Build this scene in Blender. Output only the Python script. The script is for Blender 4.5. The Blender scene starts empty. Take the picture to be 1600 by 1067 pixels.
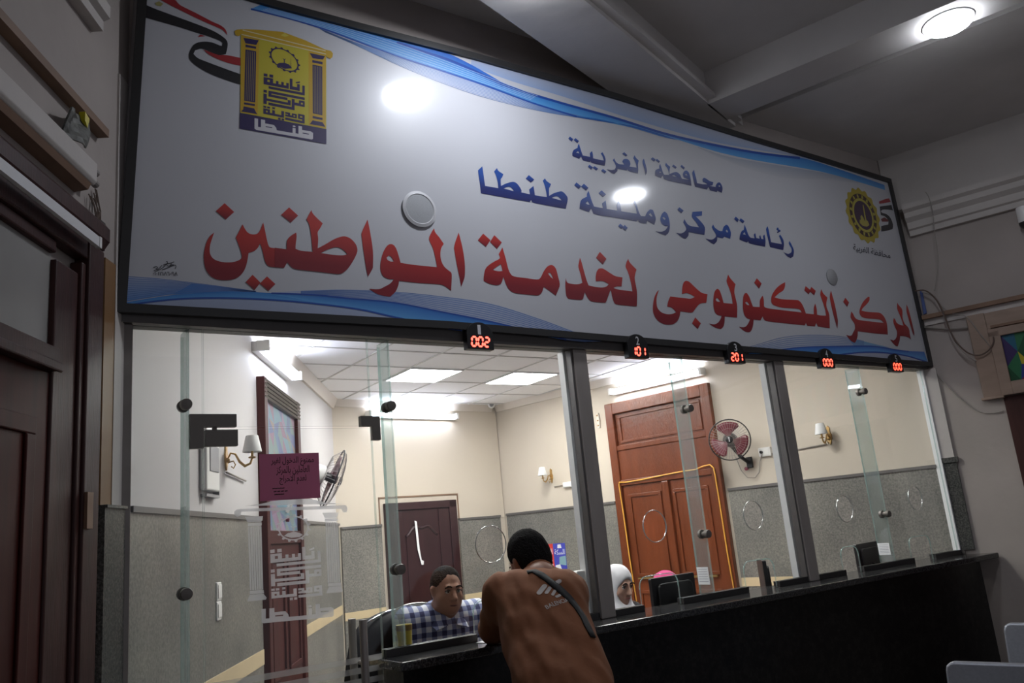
import bpy, math, random
import numpy as np
from mathutils import Vector, Matrix
from mathutils.bvhtree import BVHTree
from mathutils.geometry import tessellate_polygon
SC = bpy.context.scene
COL = SC.collection
random.seed(4)
# ---------------------------------------------------------------- camera
FPX, PITCH, ROLL, YAW = 1273.2, 0.2266, -0.0935, 0.6078
CAM = np.array([0.0, -3.2, 1.55])
_cp, _sp, _cr, _sr, _c, _s = (math.cos(PITCH), math.sin(PITCH), math.cos(ROLL), math.sin(ROLL), math.cos(YAW), math.sin(YAW))
RC = np.array([[_cr, -_sr, 0], [_sr, _cr, 0], [0, 0, 1]]) @ np.array([[1, 0, 0], [0, _cp, _sp], [0, -_sp, _cp]])
MW = np.array([[_c, 0, _s], [-_s, 0, _c], [0, -1, 0]])
W2 = MW @ RC.T                      # camera (right, down, forward) -> world
cam = bpy.data.cameras.new('camera')
cam.sensor_width = 36.0
cam.lens = FPX / 1600 * 36.0
cam.clip_start = 0.05
cam_ob = bpy.data.objects.new('camera', cam)
COL.objects.link(cam_ob)
_m = Matrix.Identity(4)
for i in range(3):
    _m[i][0], _m[i][1], _m[i][2], _m[i][3] = W2[i][0], -W2[i][1], -W2[i][2], CAM[i]
cam_ob.matrix_world = _m
SC.camera = cam_ob
# ---------------------------------------------------------------- world and exposure
w = bpy.data.worlds.new('world')
SC.world = w
w.use_nodes = True
w.node_tree.nodes['Background'].inputs[0].default_value = (0.52, 0.53, 0.60, 1)
w.node_tree.nodes['Background'].inputs[1].default_value = 0.30
vs = SC.view_settings
vs.view_transform = 'Standard'
vs.look = 'None'
vs.gamma = 1.0
vs.use_curve_mapping = False
vs.exposure = 0.5
SC.cycles.use_denoising = True
SC.cycles.max_bounces = 10
SC.cycles.transparent_max_bounces = 24
SC.cycles.sample_clamp_indirect = 6.0
LAMP_ROUND, LAMP_PANEL, LAMP_TUBE = 84.0, 31.0, 26.0


# ---------------------------------------------------------------- sight helpers: a photo point to a place on a real plane
def ray(x, y):
    return W2 @ np.array([(x - 800) / FPX, (y - 533.5) / FPX, 1.0])


def on_y(x, y, Y=0.0):
    d = ray(x, y)
    return CAM + (Y - CAM[1]) / d[1] * d


def on_z(x, y, Z):
    d = ray(x, y)
    return CAM + (Z - CAM[2]) / d[2] * d


def on_plane(x, y, P0, n):
    d = ray(x, y)
    return CAM + np.dot(P0 - CAM, n) / np.dot(d, n) * d


class Frame:
    """a wall: local x along it, local y out of it into the room, z up"""
    def __init__(s, P0, deg):
        s.P = np.array(P0, float)
        s.deg = deg
        a = math.radians(deg)
        s.a = a
        s.x = np.array([math.cos(a), math.sin(a), 0])
        s.n = np.array([-math.sin(a), math.cos(a), 0])

    def hit(s, px, py, off=0.0):
        return on_plane(px, py, s.P + off * s.n, s.n)

    def xz(s, px, py, off=0.0):
        p = s.hit(px, py, off)
        return float(np.dot(p - s.P, s.x)), float(p[2])

    def at(s, x, y, z):
        return s.P + x * s.x + y * s.n + np.array([0, 0, z])


L0 = np.array([0.487, 0, 0])
R0 = np.array([5.88, 0, 0])
FL = Frame(L0, 239.4)      # left wall (hall and office), local x runs towards the hall
FR = Frame(R0, 107.4)      # hall right wall, local x runs towards the office
FI = Frame(R0, 100.9)      # office right wall
FB = Frame((4.96, 4.45, 0), 187.93)   # office back wall, local x runs to the left


# ---------------------------------------------------------------- materials
MATS = {}


def nodes(m):
    m.use_nodes = True
    return m.node_tree, m.node_tree.nodes['Principled BSDF']


def mat(name, col, rough=0.5, metal=0.0, spec=0.5, noise=0.0, nscale=8.0, bump=0.0, bscale=40.0, col2=None, coat=0.0, stretch=(1, 1, 1), emit=None, alpha=None, detail=4.0):
    if name in MATS:
        return MATS[name]
    m = bpy.data.materials.new(name)
    t, b = nodes(m)
    b.inputs['Base Color'].default_value = (*col, 1)
    b.inputs['Roughness'].default_value = rough
    b.inputs['Metallic'].default_value = metal
    b.inputs['Specular IOR Level'].default_value = spec
    b.inputs['Coat Weight'].default_value = coat
    if alpha is not None:
        b.inputs['Alpha'].default_value = alpha
    if emit:
        b.inputs['Emission Color'].default_value = (*emit[0], 1)
        b.inputs['Emission Strength'].default_value = emit[1]
    if noise or bump:
        tc = t.nodes.new('ShaderNodeTexCoord')
        mp = t.nodes.new('ShaderNodeMapping')
        mp.inputs['Scale'].default_value = stretch
        t.links.new(tc.outputs['Object'], mp.inputs[0])
    if noise:
        n = t.nodes.new('ShaderNodeTexNoise')
        n.inputs['Scale'].default_value = nscale
        n.inputs['Detail'].default_value = detail
        t.links.new(mp.outputs[0], n.inputs['Vector'])
        r = t.nodes.new('ShaderNodeValToRGB')
        r.color_ramp.elements[0].position = 0.5 - 0.25
        r.color_ramp.elements[1].position = 0.5 + 0.25
        c2 = col2 or tuple(c * (1 - noise) for c in col)
        r.color_ramp.elements[0].color = (*c2, 1)
        r.color_ramp.elements[1].color = (*col, 1)
        t.links.new(n.outputs['Fac'], r.inputs[0])
        t.links.new(r.outputs[0], b.inputs['Base Color'])
    if bump:
        n2 = t.nodes.new('ShaderNodeTexNoise')
        n2.inputs['Scale'].default_value = bscale
        n2.inputs['Detail'].default_value = 3
        t.links.new(mp.outputs[0], n2.inputs['Vector'])
        bp = t.nodes.new('ShaderNodeBump')
        bp.inputs['Strength'].default_value = bump
        bp.inputs['Distance'].default_value = 0.01
        t.links.new(n2.outputs['Fac'], bp.inputs['Height'])
        t.links.new(bp.outputs[0], b.inputs['Normal'])
    MATS[name] = m
    return m


def granite(name, a, b_, c_, scale=120, rough=0.35):
    m = bpy.data.materials.new(name)
    t, b = nodes(m)
    tc = t.nodes.new('ShaderNodeTexCoord')
    n = t.nodes.new('ShaderNodeTexNoise')
    n.inputs['Scale'].default_value = scale
    n.inputs['Detail'].default_value = 6
    n.inputs['Roughness'].default_value = 0.7
    n2 = t.nodes.new('ShaderNodeTexNoise')
    n2.inputs['Scale'].default_value = 2.2
    n2.inputs['Detail'].default_value = 5
    r = t.nodes.new('ShaderNodeValToRGB')
    e = r.color_ramp.elements
    e[0].position, e[0].color = 0.36, (*a, 1)
    e[1].position, e[1].color = 0.62, (*c_, 1)
    k = e.new(0.5)
    k.color = (*b_, 1)
    mx = t.nodes.new('ShaderNodeMixRGB')
    mx.blend_type = 'MULTIPLY'
    mx.inputs[0].default_value = 0.55
    r2 = t.nodes.new('ShaderNodeValToRGB')
    r2.color_ramp.elements[0].position, r2.color_ramp.elements[0].color = 0.32, (0.5, 0.5, 0.5, 1)
    r2.color_ramp.elements[1].position, r2.color_ramp.elements[1].color = 0.68, (1.2, 1.17, 1.1, 1)
    for q in (n, n2):
        t.links.new(tc.outputs['Object'], q.inputs['Vector'])
    t.links.new(n.outputs['Fac'], r.inputs[0])
    t.links.new(n2.outputs['Fac'], r2.inputs[0])
    t.links.new(r.outputs[0], mx.inputs[1])
    t.links.new(r2.outputs[0], mx.inputs[2])
    t.links.new(mx.outputs[0], b.inputs['Base Color'])
    b.inputs['Roughness'].default_value = rough
    MATS[name] = m
    return m


def glassy(name, tint=(1, 1, 1), body=0.0, body_col=(0.5, 0.6, 0.6), rough=0.0, gain=1.0):
    m = bpy.data.materials.new(name)
    m.use_nodes = True
    t = m.node_tree
    t.nodes.clear()
    out = t.nodes.new('ShaderNodeOutputMaterial')
    tr = t.nodes.new('ShaderNodeBsdfTransparent')
    tr.inputs[0].default_value = (*tint, 1)
    gl = t.nodes.new('ShaderNodeBsdfGlossy')
    gl.inputs['Roughness'].default_value = rough
    fr = t.nodes.new('ShaderNodeFresnel')
    ge = t.nodes.new('ShaderNodeNewGeometry')      # both faces of a thin pane reflect alike
    mi = t.nodes.new('ShaderNodeMapRange')
    mi.inputs['To Min'].default_value = 1.45
    mi.inputs['To Max'].default_value = 1 / 1.45
    t.links.new(ge.outputs['Backfacing'], mi.inputs['Value'])
    t.links.new(mi.outputs[0], fr.inputs[0])
    mul = t.nodes.new('ShaderNodeMath')
    mul.operation = 'MULTIPLY'
    mul.inputs[1].default_value = gain
    t.links.new(fr.outputs[0], mul.inputs[0])
    mx = t.nodes.new('ShaderNodeMixShader')
    t.links.new(mul.outputs[0], mx.inputs[0])
    last = tr
    if body:
        df = t.nodes.new('ShaderNodeBsdfDiffuse')
        df.inputs[0].default_value = (*body_col, 1)
        m2 = t.nodes.new('ShaderNodeMixShader')
        m2.inputs[0].default_value = body
        tl = t.nodes.new('ShaderNodeBsdfTranslucent')
        tl.inputs[0].default_value = (*body_col, 1)
        m3 = t.nodes.new('ShaderNodeMixShader')
        m3.inputs[0].default_value = 0.5
        t.links.new(df.outputs[0], m3.inputs[1])
        t.links.new(tl.outputs[0], m3.inputs[2])
        t.links.new(tr.outputs[0], m2.inputs[1])
        t.links.new(m3.outputs[0], m2.inputs[2])
        last = m2
    t.links.new(last.outputs[0], mx.inputs[1])
    t.links.new(gl.outputs[0], mx.inputs[2])
    t.links.new(mx.outputs[0], out.inputs[0])
    MATS[name] = m
    return m


def vcol_mat(name, rough=0.2, spec=0.5):
    m = bpy.data.materials.new(name)
    t, b = nodes(m)
    a = t.nodes.new('ShaderNodeVertexColor')
    a.layer_name = 'ink'
    t.links.new(a.outputs[0], b.inputs['Base Color'])
    b.inputs['Roughness'].default_value = rough
    b.inputs['Specular IOR Level'].default_value = spec
    MATS[name] = m
    return m


def emis(name, col, strength):
    m = bpy.data.materials.new(name)
    t, b = nodes(m)
    b.inputs['Base Color'].default_value = (0.8, 0.8, 0.8, 1)
    b.inputs['Emission Color'].default_value = (*col, 1)
    b.inputs['Emission Strength'].default_value = strength
    MATS[name] = m
    return m


def plaid_mat(name, deg):
    m = bpy.data.materials.new(name)
    t, b = nodes(m)
    tc = t.nodes.new('ShaderNodeTexCoord')
    mp = t.nodes.new('ShaderNodeMapping')
    mp.inputs['Rotation'].default_value = (0, 0, -math.radians(deg))
    t.links.new(tc.outputs['Object'], mp.inputs[0])
    sp = t.nodes.new('ShaderNodeSeparateXYZ')
    t.links.new(mp.outputs[0], sp.inputs[0])
    fs = []
    for k in (0, 2):
        mu = t.nodes.new('ShaderNodeMath')
        mu.operation = 'MULTIPLY'
        mu.inputs[1].default_value = 20.0
        t.links.new(sp.outputs[k], mu.inputs[0])
        fr = t.nodes.new('ShaderNodeMath')
        fr.operation = 'FRACT'
        t.links.new(mu.outputs[0], fr.inputs[0])
        gt = t.nodes.new('ShaderNodeMath')
        gt.operation = 'GREATER_THAN'
        gt.inputs[1].default_value = 0.52
        t.links.new(fr.outputs[0], gt.inputs[0])
        fs.append(gt)
    ad = t.nodes.new('ShaderNodeMath')
    ad.operation = 'ADD'
    t.links.new(fs[0].outputs[0], ad.inputs[0])
    t.links.new(fs[1].outputs[0], ad.inputs[1])
    hf = t.nodes.new('ShaderNodeMath')
    hf.operation = 'MULTIPLY'
    hf.inputs[1].default_value = 0.5
    t.links.new(ad.outputs[0], hf.inputs[0])
    r = t.nodes.new('ShaderNodeValToRGB')
    r.color_ramp.interpolation = 'CONSTANT'
    e = r.color_ramp.elements
    e[0].position, e[0].color = 0.0, (0.62, 0.64, 0.72, 1)
    e[1].position, e[1].color = 0.9, (0.03, 0.035, 0.11, 1)
    k = e.new(0.4)
    k.color = (0.2, 0.23, 0.4, 1)
    t.links.new(hf.outputs[0], r.inputs[0])
    t.links.new(r.outputs[0], b.inputs['Base Color'])
    b.inputs['Roughness'].default_value = 0.8
    MATS[name] = m
    return m


# ---------------------------------------------------------------- mesh helpers
class MB:
    """collects shapes, built as one mesh object"""
    def __init__(s):
        s.v, s.f, s.c = [], [], []

    def add(s, vs_, fs, col=None):
        o = len(s.v)
        s.v += [tuple(map(float, p)) for p in vs_]
        s.f += [tuple(i + o for i in f) for f in fs]
        if col is not None:
            s.c += list(col) if isinstance(col, list) else [col] * len(vs_)
        return s

    def box(s, c, d, R=None):
        x, y, z = d[0] / 2, d[1] / 2, d[2] / 2
        P = np.array([(-x, -y, -z), (x, -y, -z), (x, y, -z), (-x, y, -z), (-x, -y, z), (x, -y, z), (x, y, z), (-x, y, z)])
        if R is not None:
            P = P @ np.array(R).T
        P = P + np.array(c)
        return s.add(P, [(0, 3, 2, 1), (4, 5, 6, 7), (0, 1, 5, 4), (1, 2, 6, 5), (2, 3, 7, 6), (3, 0, 4, 7)])

    def span(s, a, b):
        return s.box([(a[i] + b[i]) / 2 for i in range(3)], [abs(b[i] - a[i]) for i in range(3)])

    def rbox(s, c, d, r, R=None, seg=3):
        """box with rounded vertical-plane outline (x,z rounded), depth along y"""
        x, y, z = d[0] / 2, d[1] / 2, d[2] / 2
        r = min(r, x * 0.99, z * 0.99)
        o = []
        for cx, cz, a0 in ((x - r, z - r, 0), (-x + r, z - r, 90), (-x + r, -z + r, 180), (x - r, -z + r, 270)):
            for k in range(seg + 1):
                a = math.radians(a0 + 90 * k / seg)
                o.append((cx + r * math.cos(a), cz + r * math.sin(a)))
        n = len(o)
        P = np.array([(p[0], -y, p[1]) for p in o] + [(p[0], y, p[1]) for p in o])
        if R is not None:
            P = P @ np.array(R).T
        P = P + np.array(c)
        return s.add(P, [tuple(range(n)), tuple(range(2 * n - 1, n - 1, -1))] + [(i, i + n, (i + 1) % n + n, (i + 1) % n) for i in range(n)])

    def tube(s, pts, r, n=8, closed=False, caps=True):
        P = [np.array(p, float) for p in pts]
        m = len(P)
        rs = r if isinstance(r, (list, tuple)) else [r] * m
        up = None
        rings = []
        for i in range(m):
            a = P[(i - 1) % m] if (closed or i > 0) else P[i]
            b = P[(i + 1) % m] if (closed or i < m - 1) else P[i]
            t = b - a
            t = t / (np.linalg.norm(t) + 1e-12)
            if up is None:
                up = np.array([0, 0, 1.0]) if abs(t[2]) < 0.9 else np.array([1.0, 0, 0])
            u = up - np.dot(up, t) * t
            u /= np.linalg.norm(u) + 1e-12
            up = u
            v = np.cross(t, u)
            rings.append([P[i] + rs[i] * (math.cos(2 * math.pi * k / n) * u + math.sin(2 * math.pi * k / n) * v) for k in range(n)])
        V = [p for g in rings for p in g]
        F = []
        for i in range(m if closed else m - 1):
            j = (i + 1) % m
            for k in range(n):
                l = (k + 1) % n
                F.append((i * n + k, i * n + l, j * n + l, j * n + k))
        if not closed and caps:
            F.append(tuple(range(n - 1, -1, -1)))
            F.append(tuple((m - 1) * n + k for k in range(n)))
        return s.add(V, F)

    def lathe(s, prof, c, axis=(0, 0, 1), n=24, caps=True):
        a = np.array(axis, float)
        a /= np.linalg.norm(a)
        u = np.cross(a, (0, 0, 1.0)) if abs(a[2]) < 0.9 else np.array([1.0, 0, 0])
        u /= np.linalg.norm(u)
        v = np.cross(a, u)
        V, F = [], []
        for (r, h) in prof:
            for k in range(n):
                t = 2 * math.pi * k / n
                V.append(np.array(c) + a * h + r * (math.cos(t) * u + math.sin(t) * v))
        m = len(prof)
        for i in range(m - 1):
            for k in range(n):
                l = (k + 1) % n
                F.append((i * n + k, i * n + l, (i + 1) * n + l, (i + 1) * n + k))
        if caps:
            F.append(tuple(range(n - 1, -1, -1)))
            F.append(tuple((m - 1) * n + k for k in range(n)))
        return s.add(V, F)

    def ball(s, c, r, n=12):
        rr = (r, r, r) if isinstance(r, (int, float)) else r
        V, F = [], []
        for i in range(n + 1):
            p = math.pi * i / n
            for k in range(2 * n):
                t = math.pi * k / n
                V.append((c[0] + rr[0] * math.sin(p) * math.cos(t), c[1] + rr[1] * math.sin(p) * math.sin(t), c[2] + rr[2] * math.cos(p)))
        w_ = 2 * n
        for i in range(n):
            for k in range(w_):
                l = (k + 1) % w_
                F.append((i * w_ + k, (i + 1) * w_ + k, (i + 1) * w_ + l, i * w_ + l))
        return s.add(V, F)

    def prism(s, poly, y0, y1):
        """outline in x,z extruded along y"""
        n = len(poly)
        V = [(p[0], y0, p[1]) for p in poly] + [(p[0], y1, p[1]) for p in poly]
        F = [tuple(range(n)), tuple(range(2 * n - 1, n - 1, -1))] + [(i, i + n, (i + 1) % n + n, (i + 1) % n) for i in range(n)]
        return s.add(V, F)

    def prof_x(s, poly, x0, x1):
        """outline in y,z extruded along x"""
        n = len(poly)
        V = [(x0, p[0], p[1]) for p in poly] + [(x1, p[0], p[1]) for p in poly]
        F = [tuple(range(n)), tuple(range(2 * n - 1, n - 1, -1))] + [(i, i + n, (i + 1) % n + n, (i + 1) % n) for i in range(n)]
        return s.add(V, F)

    def build(s, name, m, parent=None, smooth=False, bevel=0.0, fix=True):
        me = bpy.data.meshes.new(name)
        off = np.zeros(3)
        if parent is not None and parent.get('_w'):
            off = np.array(parent['_w'])
        me.from_pydata([tuple(np.array(p) - off) for p in s.v], [], s.f)
        if fix:
            import bmesh
            bm = bmesh.new()
            bm.from_mesh(me)
            bmesh.ops.recalc_face_normals(bm, faces=bm.faces)
            bm.to_mesh(me)
            bm.free()
        if s.c:
            at = me.color_attributes.new('ink', 'FLOAT_COLOR', 'POINT')
            for i, c_ in enumerate(s.c):
                at.data[i].color = (*c_[:3], 1)
        me.materials.append(m if not isinstance(m, str) else MATS[m])
        o = bpy.data.objects.new(name, me)
        COL.objects.link(o)
        if smooth:
            me.shade_smooth()
            if smooth != 'all':
                md = o.modifiers.new('split', 'EDGE_SPLIT')
                md.split_angle = math.radians(40)
        if bevel:
            md = o.modifiers.new('edge', 'BEVEL')
            md.width = bevel
            md.segments = 2
            md.limit_method = 'ANGLE'
        if parent is not None:
            o.parent = parent
        return o


def tag(o, label=None, cat=None, group=None, kind=None):
    if label:
        o['label'] = label
    if cat:
        o['category'] = cat
    if group:
        o['group'] = group
    if kind:
        o['kind'] = kind
    return o


def thing(name, label, cat, loc=(0, 0, 0), rotz=0.0, group=None, kind=None, world=True):
    """an Empty at the thing's base. world=True: its parts are given in world places"""
    o = bpy.data.objects.new(name, None)
    o.empty_display_size = 0.05
    COL.objects.link(o)
    o.location = tuple(map(float, loc))
    o.rotation_euler = (0, 0, rotz)
    if world and rotz == 0.0:
        o['_w'] = [float(v) for v in loc]
    return tag(o, label, cat, group, kind)


def copy_tree(o, parent=None):
    c = o.copy()
    COL.objects.link(c)
    if parent is not None:
        c.parent = parent
    for ch in list(o.children):
        copy_tree(ch, c)
    return c


def struct(name, mb, m, label=None, cat=None, **k):
    return tag(mb.build(name, m, **k), label, cat, None, 'structure')


# ---------------------------------------------------------------- outlines: smoothing and filling
def smooth_poly(pts, sub=3, corner=48):
    n = len(pts)
    P = [np.array(p, float) for p in pts]
    cor = []
    for i in range(n):
        a, b = P[i] - P[i - 1], P[(i + 1) % n] - P[i]
        ang = abs(math.degrees(math.atan2(a[0] * b[1] - a[1] * b[0], a @ b)))
        cor.append(ang > corner)
    out = []
    for i in range(n):
        j = (i + 1) % n
        p1, p2 = P[i], P[j]
        p0 = P[i - 1] if not cor[i] else p1 - (p2 - p1)
        p3 = P[(j + 1) % n] if not cor[j] else p2 + (p2 - p1)
        for k in range(sub):
            t = k / sub
            out.append(0.5 * ((2 * p1) + (-p0 + p2) * t + (2 * p0 - 5 * p1 + 4 * p2 - p3) * t * t + (-p0 + 3 * p1 - 3 * p2 + p3) * t ** 3))
    return [tuple(p) for p in out]


def fill(loops):
    """fills closed 2D loops (holes by nesting) -> verts2d, faces"""
    cu = bpy.data.curves.new('outline', 'CURVE')
    cu.dimensions = '2D'
    cu.fill_mode = 'BOTH'
    for lp in loops:
        sp = cu.splines.new('POLY')
        sp.points.add(len(lp) - 1)
        for i, p in enumerate(lp):
            sp.points[i].co = (p[0], p[1], 0, 1)
        sp.use_cyclic_u = True
    return eval_2d(cu)


def eval_2d(cu):
    o = bpy.data.objects.new('outline', cu)
    COL.objects.link(o)
    dg = bpy.context.evaluated_depsgraph_get()
    dg.update()
    me = o.evaluated_get(dg).to_mesh()
    V = [(v.co.x, v.co.y) for v in me.vertices]
    F = [tuple(p.vertices) for p in me.polygons]
    o.evaluated_get(dg).to_mesh_clear()
    bpy.data.objects.remove(o)
    bpy.data.curves.remove(cu)
    return V, F


def text2d(body, bold=0.0, space=1.0):
    cu = bpy.data.curves.new('outline', 'FONT')
    cu.body = body
    cu.offset = bold
    cu.space_character = space
    cu.resolution_u = 3
    cu.fill_mode = 'BOTH'
    V, F = eval_2d(cu)
    a = np.array(V)
    lo, hi = a.min(0), a.max(0)
    return [((p[0] - lo[0]) / (hi[0] - lo[0]), (p[1] - lo[1]) / (hi[1] - lo[1])) for p in V], F, (hi - lo)


def circle(cx, cy, r, n=40, ry=None):
    ry = ry or r
    return [(cx + r * math.cos(2 * math.pi * k / n), cy + ry * math.sin(2 * math.pi * k / n)) for k in range(n)]

# ================================================================ materials of the place
mat('hall_paint', (0.42, 0.37, 0.34), 0.75, noise=0.22, nscale=1.7, bump=0.25, bscale=14)
mat('hall_white', (0.56, 0.52, 0.49), 0.7, noise=0.15, nscale=2.5, bump=0.2, bscale=20)
mat('ceiling_paint', (0.68, 0.65, 0.63), 0.8, noise=0.18, nscale=2.0, bump=0.3, bscale=9)
mat('office_paint', (0.57, 0.505, 0.42), 0.6, noise=0.06, nscale=1.5, bump=0.08, bscale=18)
mat('office_paint_pale', (0.52, 0.50, 0.50), 0.6, noise=0.05, nscale=1.5, bump=0.08, bscale=18)
mat('cove', (0.66, 0.60, 0.53), 0.6)
mat('tile_white', (0.90, 0.90, 0.92), 0.7, noise=0.04, nscale=60)
mat('tile_grid', (0.55, 0.54, 0.53), 0.5)
granite('dado_stone', (0.125, 0.125, 0.115), (0.19, 0.185, 0.17), (0.26, 0.25, 0.225), 75, 0.35)
granite('dado_dark', (0.02, 0.022, 0.02), (0.06, 0.062, 0.06), (0.14, 0.14, 0.13), 110, 0.35)
granite('black_stone', (0.004, 0.004, 0.005), (0.009, 0.008, 0.008), (0.02, 0.018, 0.018), 30, 0.3)
MATS['black_stone'].node_tree.nodes['Principled BSDF'].inputs['Specular IOR Level'].default_value = 0.25
granite('worktop_stone', (0.01, 0.01, 0.011), (0.03, 0.03, 0.032), (0.08, 0.08, 0.08), 130, 0.12)
mat('band_cream', (0.62, 0.50, 0.31), 0.45, noise=0.12, nscale=5)
mat('floor_tile', (0.20, 0.18, 0.16), 0.3, noise=0.3, nscale=3)
mat('floor_pale', (0.64, 0.61, 0.57), 0.3, noise=0.15, nscale=3)
mat('dark_wood', (0.058, 0.019, 0.016), 0.5, spec=0.3, noise=0.45, nscale=5, stretch=(6, 6, 0.6), bump=0.1, bscale=30)
mat('red_wood', (0.066, 0.010, 0.007), 0.55, spec=0.2, noise=0.45, nscale=4, stretch=(6, 6, 0.5))
mat('door_maroon', (0.034, 0.010, 0.012), 0.4, noise=0.35, nscale=5, stretch=(5, 5, 0.6))
mat('brown_gloss', (0.175, 0.044, 0.015), 0.24, noise=0.3, nscale=4, stretch=(4, 4, 0.7), bump=0.35, bscale=26)
mat('pale_wood', (0.36, 0.26, 0.20), 0.6, noise=0.25, nscale=6, stretch=(1, 1, 4))
mat('rail_wood', (0.24, 0.14, 0.085), 0.6, noise=0.3, nscale=7)
mat('ochre_paint', (0.25, 0.13, 0.05), 0.5, noise=0.2, nscale=5)
mat('steel', (0.38, 0.345, 0.32), 0.40, 0.2, noise=0.25, nscale=9, stretch=(1, 1, 0.3))
mat('steel_dull', (0.27, 0.245, 0.225), 0.45, 0.4, noise=0.3, nscale=6)
mat('frame_black', (0.026, 0.025, 0.025), 0.4)
mat('header_grey', (0.12, 0.112, 0.108), 0.45, 0.2)
mat('fitting', (0.15, 0.135, 0.12), 0.45, 0.3)
mat('chrome', (0.75, 0.75, 0.75), 0.12, 1.0)
mat('aluminium_white', (0.72, 0.72, 0.73), 0.35)
mat('white_plastic', (0.78, 0.77, 0.75), 0.35)
mat('grey_plastic', (0.28, 0.28, 0.29), 0.4)
mat('black_plastic', (0.012, 0.012, 0.013), 0.35)
mat('black_leather', (0.014, 0.014, 0.016), 0.55, spec=0.25, bump=0.15, bscale=60)
mat('brass', (0.62, 0.40, 0.16), 0.3, 0.9, noise=0.3, nscale=40)
mat('shade_cloth', (0.72, 0.72, 0.72), 0.7)
mat('cable_grey', (0.32, 0.29, 0.26), 0.6)
mat('cable_brown', (0.12, 0.08, 0.06), 0.6)
mat('cable_yellow', (0.85, 0.42, 0.06), 0.45)
mat('paper', (0.80, 0.80, 0.82), 0.8)
mat('ink_dark', (0.03, 0.01, 0.015), 0.7)
mat('ink_grey', (0.62, 0.62, 0.64), 0.5)
glassy('pink_card', (1, 1, 1), 1.0, (0.50, 0.22, 0.32), 0.4, 0.3)
mat('blue_steel', (0.27, 0.28, 0.32), 0.38, 0.35, noise=0.15, nscale=90)
glassy('clear_glass', (0.97, 0.985, 0.98), gain=0.9)
glassy('glass_edge', (0.80, 0.92, 0.90), 0.30, (0.60, 0.70, 0.68), 0.1)
glassy('glass_fin_body', (0.86, 0.91, 0.90), 0.16, (0.60, 0.64, 0.64), 0.02, 1.2)
glassy('frost', (1, 1, 1), 0.66, (0.80, 0.80, 0.82), 0.4, 0.3)
glassy('frost_faint', (1, 1, 1), 0.42, (0.62, 0.62, 0.62), 0.4, 0.3)
mat('transom_frost', (0.36, 0.35, 0.33), 0.5, noise=0.3, nscale=2)

# ================================================================ large lights of the place (office ceiling panels and hall lamps are built below with their bodies)
emis('panel_glow', (1.0, 0.98, 0.94), LAMP_PANEL)
emis('tube_glow', (0.80, 0.84, 1.0), LAMP_TUBE)
emis('lamp_glow', (0.88, 0.92, 1.0), LAMP_ROUND)
emis('lamp_glow_soft', (0.88, 0.92, 1.0), 0.62 * LAMP_ROUND)
emis('led_red', (1.0, 0.045, 0.01), 3.2)

# ================================================================ the setting
CEIL = 2.93
ZB, ZC = 4.00, 4.22           # beam underside, coffer
WALL_IN = 4.85                # length of the left wall inside the office


def wall_slab(name, F, x0, x1, z0, z1, m, thick=0.16):
    mb = MB()
    a, b = F.at(x0, 0, 0), F.at(x1, 0, 0)
    c, d = F.at(x1, -thick, 0), F.at(x0, -thick, 0)
    V = [(p[0], p[1], z) for z in (z0, z1) for p in (a, b, c, d)]
    mb.add(V, [(0, 1, 2, 3), (7, 6, 5, 4), (0, 4, 5, 1), (1, 5, 6, 2), (2, 6, 7, 3), (3, 7, 4, 0)])
    return struct(name, mb, m)


def slab_on(F, mb, x0, x1, y0, y1, z0, z1):
    P = [F.at(x, y, z) for z in (z0, z1) for (x, y) in ((x0, y0), (x1, y0), (x1, y1), (x0, y1))]
    mb.add(P, [(0, 3, 2, 1), (4, 5, 6, 7), (0, 1, 5, 4), (1, 2, 6, 5), (2, 3, 7, 6), (3, 0, 4, 7)])
    return mb


def prof_on(F, mb, prof, x0, x1):
    """profile of (out, z) points run along a wall"""
    n = len(prof)
    V = [F.at(x0, p[0], p[1]) for p in prof] + [F.at(x1, p[0], p[1]) for p in prof]
    return mb.add(V, [tuple(range(n)), tuple(range(2 * n - 1, n - 1, -1))] + [(i, i + n, (i + 1) % n + n, (i + 1) % n) for i in range(n)])


struct('floor', MB().span((-5.5, -8.2, -0.12), (9.5, 0.02, 0.0)), 'floor_tile')
struct('floor_office', MB().span((-0.5, 0.02, -0.12), (7.0, 5.0, 0.0)), 'floor_pale')
# left wall: hall side then office side
wall_slab('wall_left', FL, 0.0, 8.6, 0, 4.6, 'hall_paint')
wall_slab('wall_office_left', FL, -4.87, 0.0, 0, 4.3, 'office_paint_pale')
wall_slab('wall_right', FR, -8.6, 0.0, 0, 4.6, 'hall_paint')
wall_slab('wall_office_right', FI, 0.0, 4.56, 0, 4.3, 'office_paint')
wall_slab('wall_office_back', FB, -0.05, 2.07, 0, 4.3, 'office_paint')
# wall above the glass, carrying the signboard
struct('wall_front', MB().span((0.44, 0.0, 2.49), (5.96, 0.14, ZC)), 'hall_paint')
# office ceiling of white tiles in a grid
A0 = np.array([0.49, 0.14]); A1 = FL.at(-4.86, 0, 0)[:2]; A2 = FI.at(4.54, 0, 0)[:2]; A3 = np.array([5.86, 0.14])
mb = MB()
V = [(p[0], p[1], z) for z in (CEIL, CEIL + 0.1) for p in (A0, A1, A2, A3)]
mb.add(V, [(0, 1, 2, 3), (7, 6, 5, 4), (0, 4, 5, 1), (1, 5, 6, 2), (2, 6, 7, 3), (3, 7, 4, 0)])
struct('ceiling_office', mb, 'tile_white')


def inside_x(y):
    """left and right limits of the office at depth y"""
    return 0.487 + y * FL.x[0] / FL.x[1], 5.88 + y * FI.x[0] / FI.x[1]


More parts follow.
